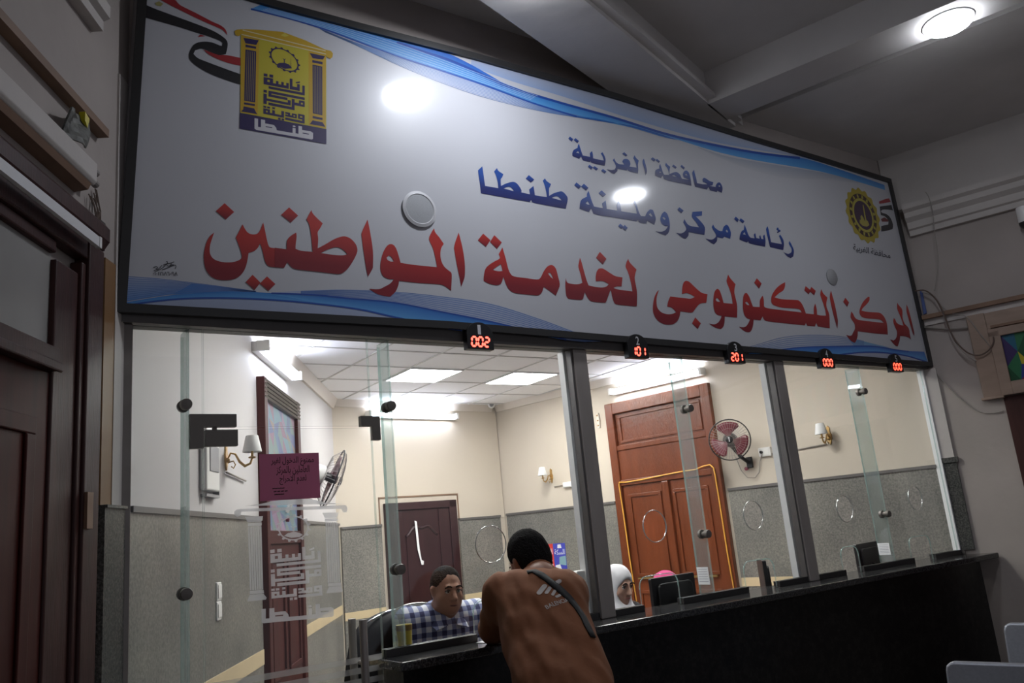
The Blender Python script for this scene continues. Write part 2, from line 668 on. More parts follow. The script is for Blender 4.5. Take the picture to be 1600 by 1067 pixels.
mb = MB()
T0X, T0Y, TW, TH = 3.055, 2.69, 0.515, 0.53
k = -5
for k in range(-5, 4):
    y = T0Y + k * TH
    if 0.2 < y < 4.3:
        a, b = inside_x(y)
        mb.span((a + 0.01, y - 0.008, CEIL - 0.006), (b - 0.01, y + 0.008, CEIL + 0.002))
for k in range(-5, 6):
    x = T0X + k * TW
    if 0.6 < x < 5.8:
        y0, y1 = 0.16, 4.2
        y1 = min(y1, (x - 0.487) * FL.x[1] / FL.x[0] - 0.02) if x < 2.95 else 4.16 + (x - 2.95) * 0.14
        if x > 5.0:
            y1 = min(y1, (5.88 - x) * FI.x[1] / -FI.x[0])
        if y1 > y0:
            mb.span((x - 0.008, y0, CEIL - 0.006), (x + 0.008, y1, CEIL + 0.002))
tag(mb.build('ceiling_grid', 'tile_grid'), None, None, None, 'structure')
# cove strips below the office ceiling
cove = [(0, 2.84), (0.02, 2.84), (0.06, CEIL), (0, CEIL)]
struct('trim_1', prof_on(FL, MB(), cove, -4.84, -0.1), 'cove')
struct('trim_2', prof_on(FI, MB(), [(0, 2.86), (0.02, 2.86), (0.05, CEIL), (0, CEIL)], 0.1, 4.52), 'cove')
struct('trim_3', prof_on(FB, MB(), [(0, 2.86), (0.02, 2.86), (0.05, CEIL), (0, CEIL)], 0.02, 2.0), 'cove')


def dado(n, F, spans, top, band0, band1, m='dado_stone'):
    a, b, c = MB(), MB(), MB()
    for x0, x1 in spans:
        slab_on(F, a, x0, x1, 0, 0.022, 0, top)
        slab_on(F, b, x0, x1, 0.0, 0.034, top, top + 0.022)
        slab_on(F, c, x0, x1, 0.0, 0.026, band0, band1)
    o = struct('dado_%s' % n, a, m)
    tag(b.build('cap', 'header_grey', o), None, None)
    if band1 > band0:
        c.build('band', 'band_cream', o)
    return o


dado('office_left', FL, [(-4.83, -3.05), (-1.90, -0.02)], 1.735, 0.95, 1.03)
dado('office_right', FI, [(0.03, 1.74), (2.98, 4.50)], 1.71, 0.915, 0.985)
dado('office_back', FB, [(0.03, 0.60), (1.55, 1.99)], 1.70, 0.885, 0.955)

# ---- hall ceiling: coffers and beams
hall = [(-5.0, -8.0), (9.3, -8.0), (9.3, 1.4), (-5.0, 1.4)]
struct('ceiling', MB().span((-5.4, -8.1, ZC), (9.4, 5.2, ZC + 0.14)), 'ceiling_paint')


def beam(name, p, q, width, zb, zt, m='ceiling_paint', lip=True, side=1):
    """p->q is the near lower edge, width goes to the left of that direction"""
    p, q = np.array(p, float), np.array(q, float)
    d = (q - p) / np.linalg.norm(q - p)
    n = np.array([-d[1], d[0]]) * width
    mb = MB()
    V = [(a[0], a[1], z) for z in (zb, zt) for a in (p, q, q + n, p + n)]
    mb.add(V, [(0, 1, 2, 3), (7, 6, 5, 4), (0, 4, 5, 1), (1, 5, 6, 2), (2, 6, 7, 3), (3, 7, 4, 0)])
    o = struct(name, mb, m)
    if lip:
        mb = MB()
        e = np.array([d[1], -d[0]]) * 0.05 * side
        b0 = p if side > 0 else p + n
        b1 = q if side > 0 else q + n
        V = [(a[0], a[1], z) for z in (zb + 0.025, zb + 0.055) for a in (b0, b1, b1 + e, b0 + e)]
        mb.add(V, [(0, 1, 2, 3), (7, 6, 5, 4), (0, 4, 5, 1), (1, 5, 6, 2), (2, 6, 7, 3), (3, 7, 4, 0)])
        mb.build('moulding', m, o)
    return o


dA = np.array([math.cos(math.radians(18.6)), math.sin(math.radians(18.6))])
dB = np.array([math.cos(math.radians(107.5)), math.sin(math.radians(107.5))])
pA = np.array([4.03, -0.087])
beam('beam_1', pA - 7.0 * dA, pA + 0.12 * dA, 0.36, ZB, ZC)
pB = np.array([4.032, -0.134])
beam('beam_2', pB - 7.0 * dB, pB + 0.05 * dB, 0.29, ZB, ZC, side=1)
beam('beam_3', pA + 0.02 * dA, pA + 2.6 * dA, 0.36, ZB + 0.06, ZC, lip=False)
# more of the same grid behind the camera
for k in (1, 2):
    q = pA + dB * (-2.6 * k)
    beam('beam_%d' % (3 + k), q - 7 * dA, q + 2.4 * dA, 0.36, ZB, ZC, lip=False)
# lower margin of the ceiling along the right wall
mb = MB()
slab_on(FR, mb, -8.5, 0.0, 0.0, 0.02, 3.66, 4.10)
struct('trim_4', mb, 'hall_white')
mb = MB()
slab_on(FR, mb, -8.5, 2.0, 0.0, 1.55, 4.10, ZC)
struct('ceiling_margin', mb, 'ceiling_paint')
# plaster cornices
corn = [(0, 3.43), (0.035, 3.43), (0.035, 3.47), (0.055, 3.48), (0.055, 3.53), (0.09, 3.56), (0.09, 3.60), (0.12, 3.62), (0.12, 3.66), (0, 3.66)]
struct('trim_5', prof_on(FR, MB(), corn, -8.5, FR.xz(1404, 350, 0.09)[0] - 0.05), 'hall_white')
struct('trim_6', prof_on(FL, MB(), [(p[0] * 1.15, p[1] + 0.0) for p in corn], FL.xz(196, 106, 0.12)[0], 8.4), 'hall_white')
# wooden rails of the hall walls
struct('trim_7', prof_on(FR, MB(), [(0, 2.785), (0.045, 2.785), (0.045, 2.815), (0, 2.82)], -6.0, -0.08), 'rail_wood')
struct('trim_8', prof_on(FR, MB(), [(0, 2.74), (0.012, 2.74), (0.012, 2.785), (0, 2.785)], -6.0, -0.08), 'hall_white')
struct('trim_9', prof_on(FL, MB(), [(0, 3.045), (0.04, 3.045), (0.04, 3.075), (0, 3.085)], FL.xz(170, 228, 0.04)[0], 6.0), 'rail_wood')
# stone strip and pilaster by the right end of the glass, and the strips by its left end
mb = MB()
slab_on(FR, mb, -0.10, -0.012, 0.0, 0.02, 1.13, 1.735)
slab_on(FR, mb, -0.115, -0.008, 0.0, 0.03, 1.735, 1.77)
struct('dado_right', mb, 'dado_dark')
struct('trim_10', slab_on(FR, MB(), -0.095, -0.012, 0.0, 0.02, 1.77, 2.42), 'hall_white')
mb = MB()
slab_on(FL, mb, 0.02, 0.185, 0.0, 0.022, 0.0, 1.745)
slab_on(FL, mb, 0.02, 0.185, 0.0, 0.03, 1.745, 1.755)
struct('dado_left', mb, 'dado_dark')
struct('trim_11', slab_on(FL, MB(), 0.10, 0.185, 0.0, 0.006, 1.755, 2.62), 'ochre_paint')
struct('trim_12', slab_on(FL, MB(), 0.02, 0.10, 0.0, 0.008, 1.755, 3.40), 'hall_white')

# ================================================================ the glass front
POST = [(2.577, 2.665), (4.158, 4.248)]
CT = 1.10          # worktop
HD = 2.42          # underside of the header
mb = MB().span((0.47, -0.045, HD), (5.93, 0.055, 2.475))
struct('trim_13', mb, 'header_grey')


def window(n, loops, y0=-0.005, y1=0.005, m='clear_glass'):
    V2, F2 = fill(loops)
    mb = MB()
    k = len(V2)
    mb.add([(p[0], y0, p[1]) for p in V2], F2)
    mb.add([(p[0], y1, p[1]) for p in V2], [tuple(reversed(f)) for f in F2])
    for lp in loops:
        q = len(lp)
        V = [(p[0], y0, p[1]) for p in lp] + [(p[0], y1, p[1]) for p in lp]
        mb.add(V, [(i, (i + 1) % q, (i + 1) % q + q, i + q) for i in range(q)])
    o = mb.build('window_%d' % n, m, fix=False)
    o.data.materials.append(MATS['glass_edge'])
    nf = 2 * len(F2)
    for i, p in enumerate(o.data.polygons):
        if i >= nf:
            p.material_index = 1
    return tag(o, None, None, None, 'structure')


def rect(x0, x1, z0, z1):
    return [(x0, z0), (x1, z0), (x1, z1), (x0, z1)]


def arch_panel(x0, x1, o0, o1, zo, cx, cz, r=0.081):
    rr = 0.05
    lp = [(x0, CT + 0.002), (o0, CT + 0.002)]
    if o1 > o0:
        lp += [(o0, zo - rr)] + [(o0 + rr - rr * math.cos(a), zo - rr + rr * math.sin(a)) for a in (0.4, 0.8, 1.2, 1.57)]
        lp += [(o1 - rr + rr * math.sin(a), zo - rr + rr * math.cos(a)) for a in (0.0, 0.4, 0.8, 1.2)] + [(o1, zo - rr), (o1, CT + 0.002)]
    lp += [(x1, CT + 0.002), (x1, HD), (x0, HD)]
    return [lp, circle(cx, cz, r)]


window(1, [rect(0.515, 0.709, 0.0, HD)])
window(2, [rect(0.714, 0.763, 0.0, HD)])
window(3, [rect(0.768, 1.452, 2.036, HD)])
window(4, [rect(1.457, 1.553, CT + 0.002, HD)])
WIN = [(1.558, 2.577, 1.887, 2.15, 2.007, 1.498), (2.665, 3.381, 2.860, 3.127, 3.015, 1.503), (3.386, 4.158, 3.635, 3.891, 3.785, 1.507),
       (4.248, 5.078, 4.524, 4.702, 4.649, 1.490), (5.083, 5.85, 5.276, 5.527, 5.458, 1.513)]
for i, (x0, x1, o0, o1, cx, cz) in enumerate(WIN):
    wn = window(5 + i, arch_panel(x0, x1, o0, o1, 1.262 if i != 0 else 1.272, cx, cz))
    ring = MB().tube([(p[0], 0, p[1]) for p in circle(cx, cz, 0.081, 36)], 0.0026, 6, closed=True)
    ring.build('speaking_hole_rim', 'chrome', wn, smooth='all')
    rr = 0.05
    arc = [(o0, 0, 1.20)] + [(o0 + rr - rr * math.cos(a), 0, 1.212 + rr * math.sin(a)) for a in (0.0, 0.4, 0.8, 1.2, 1.57)]
    arc += [(o1 - rr + rr * math.sin(a), 0, 1.212 + rr * math.cos(a)) for a in (0.0, 0.4, 0.8, 1.2, 1.57)] + [(o1, 0, 1.19)]
    MB().tube(arc, 0.003, 6).build('slot_edge', 'glass_edge', wn, smooth='all')
# glass fins behind the joints, each with bolts
for i, (x, z0) in enumerate(((0.712, 0.0), (1.555, CT), (3.383, CT), (5.080, CT))):
    fn = tag(MB().span((x - 0.006, 0.008, z0 + 0.002), (x + 0.006, 0.10, HD)).build('window_fin_%d' % (i + 1), 'glass_fin_body'), None, None, None, 'structure')
    MB().span((x - 0.0062, 0.0985, z0 + 0.01), (x + 0.0062, 0.101, HD - 0.01)).build('fin_edge', 'glass_edge', fn)
    for z in ((2.12, 1.435) if i != 3 else (2.246, 1.43)):
        b = MB().lathe([(0.0, -0.036), (0.020, -0.034), (0.022, -0.028), (0.022, -0.012), (0.014, -0.01), (0.014, 0.012), (0.024, 0.014), (0.024, 0.03), (0.0, 0.032)], (x - 0.012, 0, z), (0, 1, 0), 20)
        b.build('bolt', 'fitting', fn, smooth=True)
# steel posts
for i, (a, b) in enumerate(POST):
    p = struct('column_%d' % (i + 1), MB().span((a, -0.03, CT), (b, 0.03, HD)), 'steel', bevel=0.004)
    MB().span((a - 0.012, -0.022, CT + 0.01), (a - 0.001, 0.02, HD - 0.002)).build('gasket', 'header_grey', p)
    MB().span((a - 0.02, 0.032, CT + 0.01), (b - 0.03, 0.075, HD - 0.002)).build('inner_profile', 'aluminium_white', p)
p = struct('column_3', MB().span((0.478, -0.02, 0.0), (0.514, 0.03, HD)), 'steel_dull', bevel=0.003)
p = struct('column_4', MB().span((5.875, -0.035, CT), (5.925, 0.03, HD)), 'steel_dull', bevel=0.003)
MB().span((5.852, -0.02, CT + 0.012), (5.874, 0.03, HD)).build('inner_profile', 'aluminium_white', p)

# ---- glass door with its fittings
door = window(10, [rect(0.768, 1.452, 0.012, 2.028)])
door.name = 'door_1'
b = MB()
b.span((0.716, -0.014, 2.036), (0.888, 0.014, 2.085)).span((0.716, -0.014, 1.955), (0.765, 0.014, 2.036))
b.build('transom_fitting', 'fitting', door)
b = MB().span((0.772, -0.014, 1.962), (0.892, 0.014, 2.024)).span((0.80, -0.008, 2.024), (0.815, 0.008, 2.04))
b.build('top_fitting', 'fitting', door)
b = MB().span((1.405, -0.014, 2.034), (1.492, 0.014, 2.078)).span((1.456, -0.014, 1.975), (1.492, 0.014, 2.034))
b.build('corner_fitting', 'fitting', door)
for y in (-0.055, 0.055):
    h = MB().tube([(1.352, y, 0.62), (1.352, y, 1.262)], 0.0155, 14)
    h.lathe([(0.0085, 0), (0.0085, abs(y) - 0.006)], (1.352, y, 0.80), (0, -1 if y > 0 else 1, 0), 10)
    h.lathe([(0.0085, 0), (0.0085, abs(y) - 0.006)], (1.352, y, 1.10), (0, -1 if y > 0 else 1, 0), 10)
    h.build('pull_handle', 'steel', door, smooth=True)
# floor sill under the fixed glass
struct('trim_14', MB().span((0.47, -0.03, 0.0), (1.46, 0.03, 0.011)), 'steel_dull')

# ================================================================ doors
def local(F, name, label, cat, x, z, out=0.0, group=None, kind=None):
    """a thing on a wall: its parts are built in the wall's own directions around (x, z)"""
    return thing(name, label, cat, F.at(x, out, z), F.a, group, kind)


def panel_recess(mb, x0, x1, z0, z1, y, d=0.012, w=0.03):
    """raised moulding frame around a door panel"""
    mb.span((x0, y, z0), (x1, y + d, z0 + w)).span((x0, y, z1 - w), (x1, y + d, z1))
    mb.span((x0, y, z0 + w), (x0 + w, y + d, z1 - w)).span((x1 - w, y, z0 + w), (x1, y + d, z1 - w))
    return mb


# --- door_2: dark wooden door of the hall, left
d = local(FL, 'door_2', None, None, 0, 0, kind='structure')
J0 = FL.xz(162, 480, 0.05)[0]
J1, J2, J3 = FL.xz(130, 600, 0.04)[0], FL.xz(118, 600, 0.03)[0], FL.xz(80, 640, 0.03)[0]
ZL = FL.xz(120, 360, 0.05)[1]
ZT = FL.xz(100, 565, 0.05)[1]
ZG1 = FL.xz(100, 392, 0.01)[1]
fr = MB()
fr.span((J0, 0.0, 0), (J1, 0.05, ZL)).span((J1, 0.0, 0), (J2, 0.04, ZL - 0.08)).span((J2, 0.0, 0), (J3, 0.03, ZL - 0.12))
fr.span((1.62, 0.0, 0), (1.84, 0.05, ZL))
fr.span((J1, 0.0, ZG1), (1.62, 0.045, ZL)).span((J3, 0.0, ZG1 - 0.04), (1.62, 0.03, ZG1))
fr.build('frame', 'dark_wood', d, bevel=0.006)
MB().prof_x([(0.0, ZL), (0.05, ZL), (0.07, ZL + 0.03), (0.07, ZL + 0.075), (0.05, ZL + 0.10), (0.0, ZL + 0.11)], J0 + 0.01, 1.86).build('lintel_moulding', 'dark_wood', d)
MB().span((J3, 0.0, ZT - 0.035), (1.62, 0.05, ZT + 0.035)).span((J3, 0.05, ZT - 0.04), (1.62, 0.062, ZT - 0.01)).build('transom_bar', 'dark_wood', d, bevel=0.005)
MB().span((J3, 0.004, ZT + 0.035), (1.62, 0.012, ZG1 - 0.04)).build('transom_glass', 'transom_frost', d)
lf = MB().span((J3, 0.004, 0.01), (1.62, 0.022, ZT - 0.035))
for x0, x1 in ((J3 + 0.08, 1.0), (1.08, 1.55)):
    for z0, z1 in ((0.15, 0.95), (1.05, ZT - 0.18)):
        panel_recess(lf, x0, x1, z0, z1, 0.022, 0.010, 0.05)
lf.build('leaf', 'red_wood', d, bevel=0.004)
xl, zl = FL.xz(136, 795, 0.05)
MB().span((xl - 0.02, 0.05, zl - 0.06), (xl + 0.02, 0.06, zl + 0.05)).build('latch_plate', 'rail_wood', d)

# --- door_3: dark doorway of the hall's right wall under a coloured transom
d = local(FR, 'door_3', None, None, 0, 0, kind='structure')
MB().span((-1.55, 0.0, 0.0), (-0.475, 0.012, 2.14)).build('leaf', 'dark_wood', d)
fr = MB()
fr.span((-0.475, 0, 2.15), (-0.36, 0.035, 2.745)).span((-1.75, 0, 2.15), (-1.60, 0.035, 2.745)).span((-1.60, 0.0, 2.62), (-0.475, 0.03, 2.74))
fr.span((-0.545, 0.0, 2.145), (-0.475, 0.05, 2.60)).span((-1.60, 0.0, 2.145), (-0.545, 0.055, 2.235)).span((-1.60, 0.0, 2.56), (-0.475, 0.05, 2.62))
fr.span((-0.485, 0.0, 2.132), (-0.345, 0.05, 2.15))
fr.build('frame', 'pale_wood', d, bevel=0.004)
MB().span((-1.6, 0.03, 2.622), (-0.50, 0.06, 2.64)).build('head_rail', 'rail_wood', d)
# coloured glass pieces of the transom
random.seed(11)
cols = [(0.02, 0.09, 0.04), (0.03, 0.05, 0.22), (0.25, 0.02, 0.02), (0.02, 0.12, 0.20), (0.05, 0.03, 0.12), (0.03, 0.16, 0.07)]
mb = MB()
gx, gz = -0.545, 2.235
W_, H_ = -1.0, 0.325
pts = {}
for i in range(13):
    for j in range(4):
        jx = 0 if i in (0, 12) else random.uniform(-0.025, 0.025)
        jz = 0 if j in (0, 3) else random.uniform(-0.03, 0.03)
        pts[i, j] = (gx + W_ * i / 12 + jx, 0.025, gz + H_ * j / 3 + jz)
kk = 0
for i in range(12):
    for j in range(3):
        q = [pts[i, j], pts[i + 1, j], pts[i + 1, j + 1], pts[i, j + 1]]
        tris = ((0, 1, 2), (0, 2, 3)) if (i + j) % 2 else ((0, 1, 3), (1, 2, 3))
        for t_ in tris:
            c_ = cols[(kk * 5 + i * 2 + j) % 6]
            if (i, j) == (1, 1) and t_ == tris[0]:
                c_ = (0.5, 0.42, 0.03)
            mb.add([q[a] for a in t_], [(0, 1, 2)], c_)
            kk += 1
vcol_mat('stained_glass', 0.25)
mb.build('coloured_glass', 'stained_glass', d, fix=False)

# --- door_4: office left wall, tall red wooden door with a coloured transom
d = local(FL, 'door_4', None, None, 0, 0, kind='structure')
fr = MB().span((-2.02, 0, 0), (-1.945, 0.05, 2.60)).span((-3.02, 0, 0), (-2.93, 0.05, 2.60)).span((-3.0, 0, 1.60), (-1.95, 0.045, 1.68))
fr.build('frame', 'red_wood', d, bevel=0.004)
lv = MB()
for k in range(5):
    z = 2.47 + 0.026 * k
    lv.prof_x([(0.0, z), (0.05, z), (0.06, z + 0.01), (0.0, z + 0.02)], -3.0, -1.95)
lv.build('louvre_head', 'steel_dull', d)
cols = [(0.30, 0.42, 0.62), (0.52, 0.34, 0.46), (0.35, 0.55, 0.66), (0.55, 0.44, 0.40), (0.30, 0.34, 0.58), (0.40, 0.52, 0.50), (0.58, 0.42, 0.60)]
mb = MB()
random.seed(3)
pts = {}
for i in range(8):
    for j in range(9):
        jx = 0 if i in (0, 7) else random.uniform(-0.03, 0.03)
        jz = 0 if j in (0, 8) else random.uniform(-0.025, 0.025)
        pts[i, j] = (-2.93 + 0.91 * i / 7 + jx, 0.025, 1.68 + 0.79 * j / 8 + jz)
for i in range(7):
    for j in range(8):
        q = [pts[i, j], pts[i + 1, j], pts[i + 1, j + 1], pts[i, j + 1]]
        for n_, t_ in enumerate(((0, 1, 2), (0, 2, 3))):
            mb.add([q[a] for a in t_], [(0, 1, 2)], tuple(0.5 * v for v in cols[random.randrange(7)]))
vcol_mat('office_stained_glass', 0.6, 0.2)
mb.build('coloured_glass', 'office_stained_glass', d, fix=False)
lf = MB().span((-2.93, 0.004, 0.01), (-2.02, 0.03, 1.60))
for x0, x1 in ((-2.88, -2.52), (-2.43, -2.07)):
    for z0, z1 in ((0.12, 0.72), (0.82, 1.52)):
        panel_recess(lf, x0, x1, z0, z1, 0.03, 0.012, 0.03)
lf.build('leaf', 'red_wood', d, bevel=0.003)

# --- door_5: maroon door in the office's back wall
d = local(FB, 'door_5', None, None, 0, 0, kind='structure')
MB().span((0.635, 0, 0), (0.73, 0.045, 1.91)).span((1.42, 0, 0), (1.51, 0.045, 1.91)).span((0.635, 0, 1.84), (1.51, 0.045, 1.915)).build('frame', 'door_maroon', d, bevel=0.006)
lf = MB().span((0.73, 0.0, 0.005), (1.42, 0.025, 1.84))
lf.span((0.735, 0.025, 1.02), (0.87, 0.036, 1.83)).span((1.31, 0.025, 1.02), (1.415, 0.036, 1.83))
lf.build('leaf', 'door_maroon', d, bevel=0.004)
top = [(0.90 + 0.38 * k / 12, 1.60 + 0.075 * math.sin(math.pi * (k / 12)) ** 1.5 - 0.02 * math.cos(4 * math.pi * k / 12)) for k in range(13)]
ar = MB().tube([(p[0], 0.03, p[1]) for p in top], 0.016, 8)
ar.build('arched_moulding', 'door_maroon', d, smooth='all')
pn = MB().prism([(0.90, 0.20), (1.28, 0.20)] + [(p[0], p[1]) for p in reversed(top)], 0.024, 0.034)
pn.build('panel', 'door_maroon', d, bevel=0.004)
MB().prism([(1.155, 1.72), (1.180, 1.73), (1.165, 1.45), (1.13, 1.30), (1.105, 1.30), (1.10, 1.335), (1.125, 1.345), (1.14, 1.45)], 0.046, 0.048).build('torn_tape', 'paper', d)
MB().ball((0.80, 0.05, 1.02), 0.025, 8).build('knob', 'chrome', d, smooth='all')
# unpainted patch and thin groove round that door
struct('trim_15', slab_on(FB, slab_on(FB, slab_on(FB, MB(), 0.58, 1.56, 0, 0.008, 1.965, 1.98), 0.58, 0.592, 0, 0.008, 1.72, 1.97), 1.548, 1.56, 0, 0.008, 1.72, 1.97), 'rail_wood')

# --- door_6: tall glossy brown door of the office's right wall
d = local(FI, 'door_6', None, None, 0, 0, kind='structure')
fr = MB().span((1.775, 0, 0), (1.865, 0.05, 2.67)).span((2.87, 0, 0), (2.96, 0.05, 2.67)).span((1.865, 0, 2.56), (2.87, 0.05, 2.67))
fr.span((1.865, 0, 2.20), (2.87, 0.042, 2.25)).span((1.865, 0, 1.865), (2.87, 0.045, 1.92))
fr.build('frame', 'brown_gloss', d, bevel=0.006)
up = MB().span((1.865, 0.0, 2.25), (2.87, 0.014, 2.56)).span((1.865, 0.0, 1.92), (2.87, 0.03, 2.20))
panel_recess(up, 1.90, 2.83, 2.27, 2.54, 0.014, 0.012, 0.025)
up.build('transom_panel', 'brown_gloss', d, bevel=0.003)
for n_, (x0, x1) in enumerate(((1.868, 2.365), (2.372, 2.868))):
    lf = MB().span((x0, 0.0, 0.01), (x1, 0.024, 1.862))
    panel_recess(lf, x0 + 0.06, x1 - 0.06, 1.02, 1.78, 0.024, 0.012, 0.03)
    panel_recess(lf, x0 + 0.06, x1 - 0.06, 0.15, 0.90, 0.024, 0.012, 0.03)
    lf.build('leaf', 'brown_gloss', d, bevel=0.003)
MB().span((2.33, 0.024, 0.01), (2.405, 0.05, 1.862)).build('cover_strip', 'brown_gloss', d, bevel=0.008)
MB().span((1.95, 0.024, 1.00), (2.28, 0.05, 1.016)).span((2.46, 0.024, 1.00), (2.80, 0.05, 1.016)).build('push_bar', 'brass', d)

# yellow cable pinned round the brown door
cab = [(2.83, 0.6), (2.86, 1.2), (2.875, 1.6), (2.885, 1.885), (2.875, 1.902), (2.80, 1.895), (2.6, 1.90), (2.35, 1.915), (2.15, 1.925), (2.02, 1.925), (1.93, 1.945), (1.865, 1.95), (1.83, 1.92), (1.822, 1.85), (1.822, 1.6), (1.815, 1.2), (1.79, 0.6)]
c_ = local(FI, 'yellow_cable', 'yellow cable pinned around the leaves of the tall brown office door', 'cable', 2.35, 0.6)
MB().tube([(p[0] - 2.35, 0.056 + 0.004 * math.sin(i * 2.1), p[1] - 0.6) for i, p in enumerate(cab)], 0.0062, 6).build('cable', 'cable_yellow', c_, smooth='all')

# ================================================================ service counter
ctr = thing('service_counter', 'long black stone service counter under the glass windows', 'counter', (1.45, -0.15, 0))
fe = [(1.435, -0.20), (5.93, -0.235)]
wt = MB()
V = [(1.435, -0.205), (5.935, -0.235), (5.845, 0.10), (1.435, 0.10)]
wt.add([(p[0], p[1], z) for z in (CT - 0.035, CT) for p in V], [(0, 3, 2, 1), (4, 5, 6, 7), (0, 1, 5, 4), (1, 2, 6, 5), (2, 3, 7, 6), (3, 0, 4, 7)])
wt.build('worktop', 'worktop_stone', ctr, bevel=0.006)
MB().span((1.46, -0.165, 0.0), (5.80, -0.135, CT - 0.036)).build('front_panel', 'black_stone', ctr)
MB().span((1.46, -0.134, 0.0), (1.485, 0.07, CT - 0.036)).build('end_panel', 'black_stone', ctr)
MB().span((1.486, 0.04, 0.0), (5.78, 0.07, CT - 0.036)).build('back_panel', 'black_plastic', ctr)
for x0, x1 in ((1.46, 1.887), (2.15, 2.570), (2.672, 2.858), (3.129, 3.633), (3.893, 4.15), (4.256, 4.522), (4.704, 5.274), (5.529, 5.868)):
    MB().span((x0, -0.022, CT + 0.0005), (x1, -0.0065, CT + 0.031)).span((x0, 0.0065, CT + 0.0005), (x1, 0.022, CT + 0.031)).build('glass_kerb', 'frame_black', ctr)
# small steel kick rail stand at the counter's left end, seen through the door
st = thing('steel_rack', 'low stack of steel document trays beside the counter end', 'rack', (1.44, 0.16, 0))
for k in range(5):
    MB().span((1.27, 0.10, 0.60 + 0.085 * k), (1.445, 0.32, 0.612 + 0.085 * k)).span((1.27, 0.10, 0.612 + 0.085 * k), (1.445, 0.106, 0.632 + 0.085 * k)).build('tray', 'steel_dull', st)
for x, y in ((1.275, 0.108), (1.435, 0.108), (1.275, 0.312), (1.435, 0.312)):
    MB().span((x - 0.005, y - 0.005, 0.0), (x + 0.005, y + 0.005, 0.962)).build('leg', 'steel_dull', st)

# ================================================================ queue displays on the header
SEG = {'0': 'abcdef', '1': 'bc', '2': 'abged', '3': 'abgcd'}


def seven(mb, ch, x, z, w_, h_, y, t_=0.0095):
    sx = 0.10 * h_
    def P(a, b):
        return (x + a * w_ + (b - 0.5) * sx, z + b * h_)
    L = {'a': ((0, 1), (1, 1)), 'b': ((1, 1), (1, .5)), 'c': ((1, .5), (1, 0)), 'd': ((0, 0), (1, 0)), 'e': ((0, 0), (0, .5)), 'f': ((0, .5), (0, 1)), 'g': ((0, .5), (1, .5))}
    for s_ in SEG[ch]:
        (a0, b0), (a1, b1) = L[s_]
        p, q = np.array(P(a0, b0)), np.array(P(a1, b1))
        d_ = (q - p) / np.linalg.norm(q - p)
        n_ = np.array([-d_[1], d_[0]]) * t_ / 2
        p, q = p + d_ * 0.0012, q - d_ * 0.0012
        m_ = d_ * t_ / 2
        o_ = [p, p + m_ + n_, q - m_ + n_, q, q - m_ - n_, p + m_ - n_]
        mb.add([(v[0], y, v[1]) for v in o_], [tuple(range(6))])


def text_on(mb, s_, x, z, w_, h_, y, bold=0.0, fn=None):
    V, F_, _ = text2d(s_, bold)
    P = [(x + p[0] * w_, y, z + p[1] * h_) for p in V]
    if fn:
        P = [fn(*p) for p in P]
    return mb.add(P, F_)


for n_, (x, num) in enumerate(((1.990, '002'), (2.980, '101'), (3.755, '201'), (4.625, '000'), (5.418, '000'))):
    q = thing('queue_display', 'small black arched LED queue display numbered %d reading %s in red' % (n_ + 1, num), 'queue display', (x, -0.05, 2.379), group='queue displays on the header above the windows')
    o_ = [(-0.072, 2.378), (0.072, 2.378), (0.072, 2.451)] + [(0.072 * math.cos(a), 2.451 + 0.058 * math.sin(a)) for a in [math.pi * k / 14 for k in range(1, 14)]] + [(-0.072, 2.451)]
    MB().prism([(x + p[0], p[1]) for p in o_], -0.085, -0.047).build('case', 'black_plastic', q, bevel=0.002)
    for k, ch in enumerate(num):
        mb = MB()
        seven(mb, ch, x - 0.048 + 0.035 * k, 2.392, 0.024, 0.044, -0.0862)
        mb.build('red_digit', 'led_red', q, fix=False)
    text_on(MB(), str(n_ + 1), x - 0.012, 2.449, 0.024 if n_ else 0.017, 0.046, -0.0864, 0.012).build('window_number', 'ink_grey', q, fix=False)

# ================================================================ office lights
for n_, (x, y) in enumerate(((3.315, 2.955), (4.345, 2.955), (2.285, 0.835), (4.345, 0.835))):
    q = thing('ceiling_panel_light', ('square white LED ceiling panel nearer the left wall of the office', 'square white LED ceiling panel nearer the brown door', 'square LED ceiling panel just behind the signboard wall, left', 'square LED ceiling panel just behind the signboard wall, right')[n_], 'ceiling light', (x, y, CEIL), group='square LED panels in the office ceiling')
    MB().span((x - 0.246, y - 0.253, CEIL - 0.010), (x + 0.246, y + 0.253, CEIL - 0.0065)).build('diffuser', 'panel_glow', q)
    f_ = MB()
    for a, b in (((-0.256, -0.263), (0.256, -0.247)), ((-0.256, 0.247), (0.256, 0.263)), ((-0.256, -0.247), (-0.24, 0.247)), ((0.24, -0.247), (0.256, 0.247))):
        f_.span((x + a[0], y + a[1], CEIL - 0.013), (x + b[0], y + b[1], CEIL - 0.0062))
    f_.build('frame', 'aluminium_white', q)


def tube_light(F, x0, x1, z, label, kind='lit'):
    q = local(F, 'tube_light', label, 'tube light', (x0 + x1) / 2, z, group='lit fluorescent tube lights of the office')
    L = (x1 - x0) / 2
    MB().prof_x([(0.0, -0.03), (0.04, -0.03), (0.055, -0.012), (0.055, 0.012), (0.04, 0.03), (0.0, 0.03)], -L, L).build('batten', 'white_plastic', q)
    MB().tube([(-L + 0.02, 0.085, 0), (L - 0.02, 0.085, 0)], 0.0185, 14).build('tube', 'tube_glow', q, smooth=True)
    for s_ in (-1, 1):
        MB().span((s_ * L - 0.014, 0.03, -0.032), (s_ * L + 0.014, 0.11, 0.032)).build('end_socket', 'white_plastic', q, bevel=0.004)


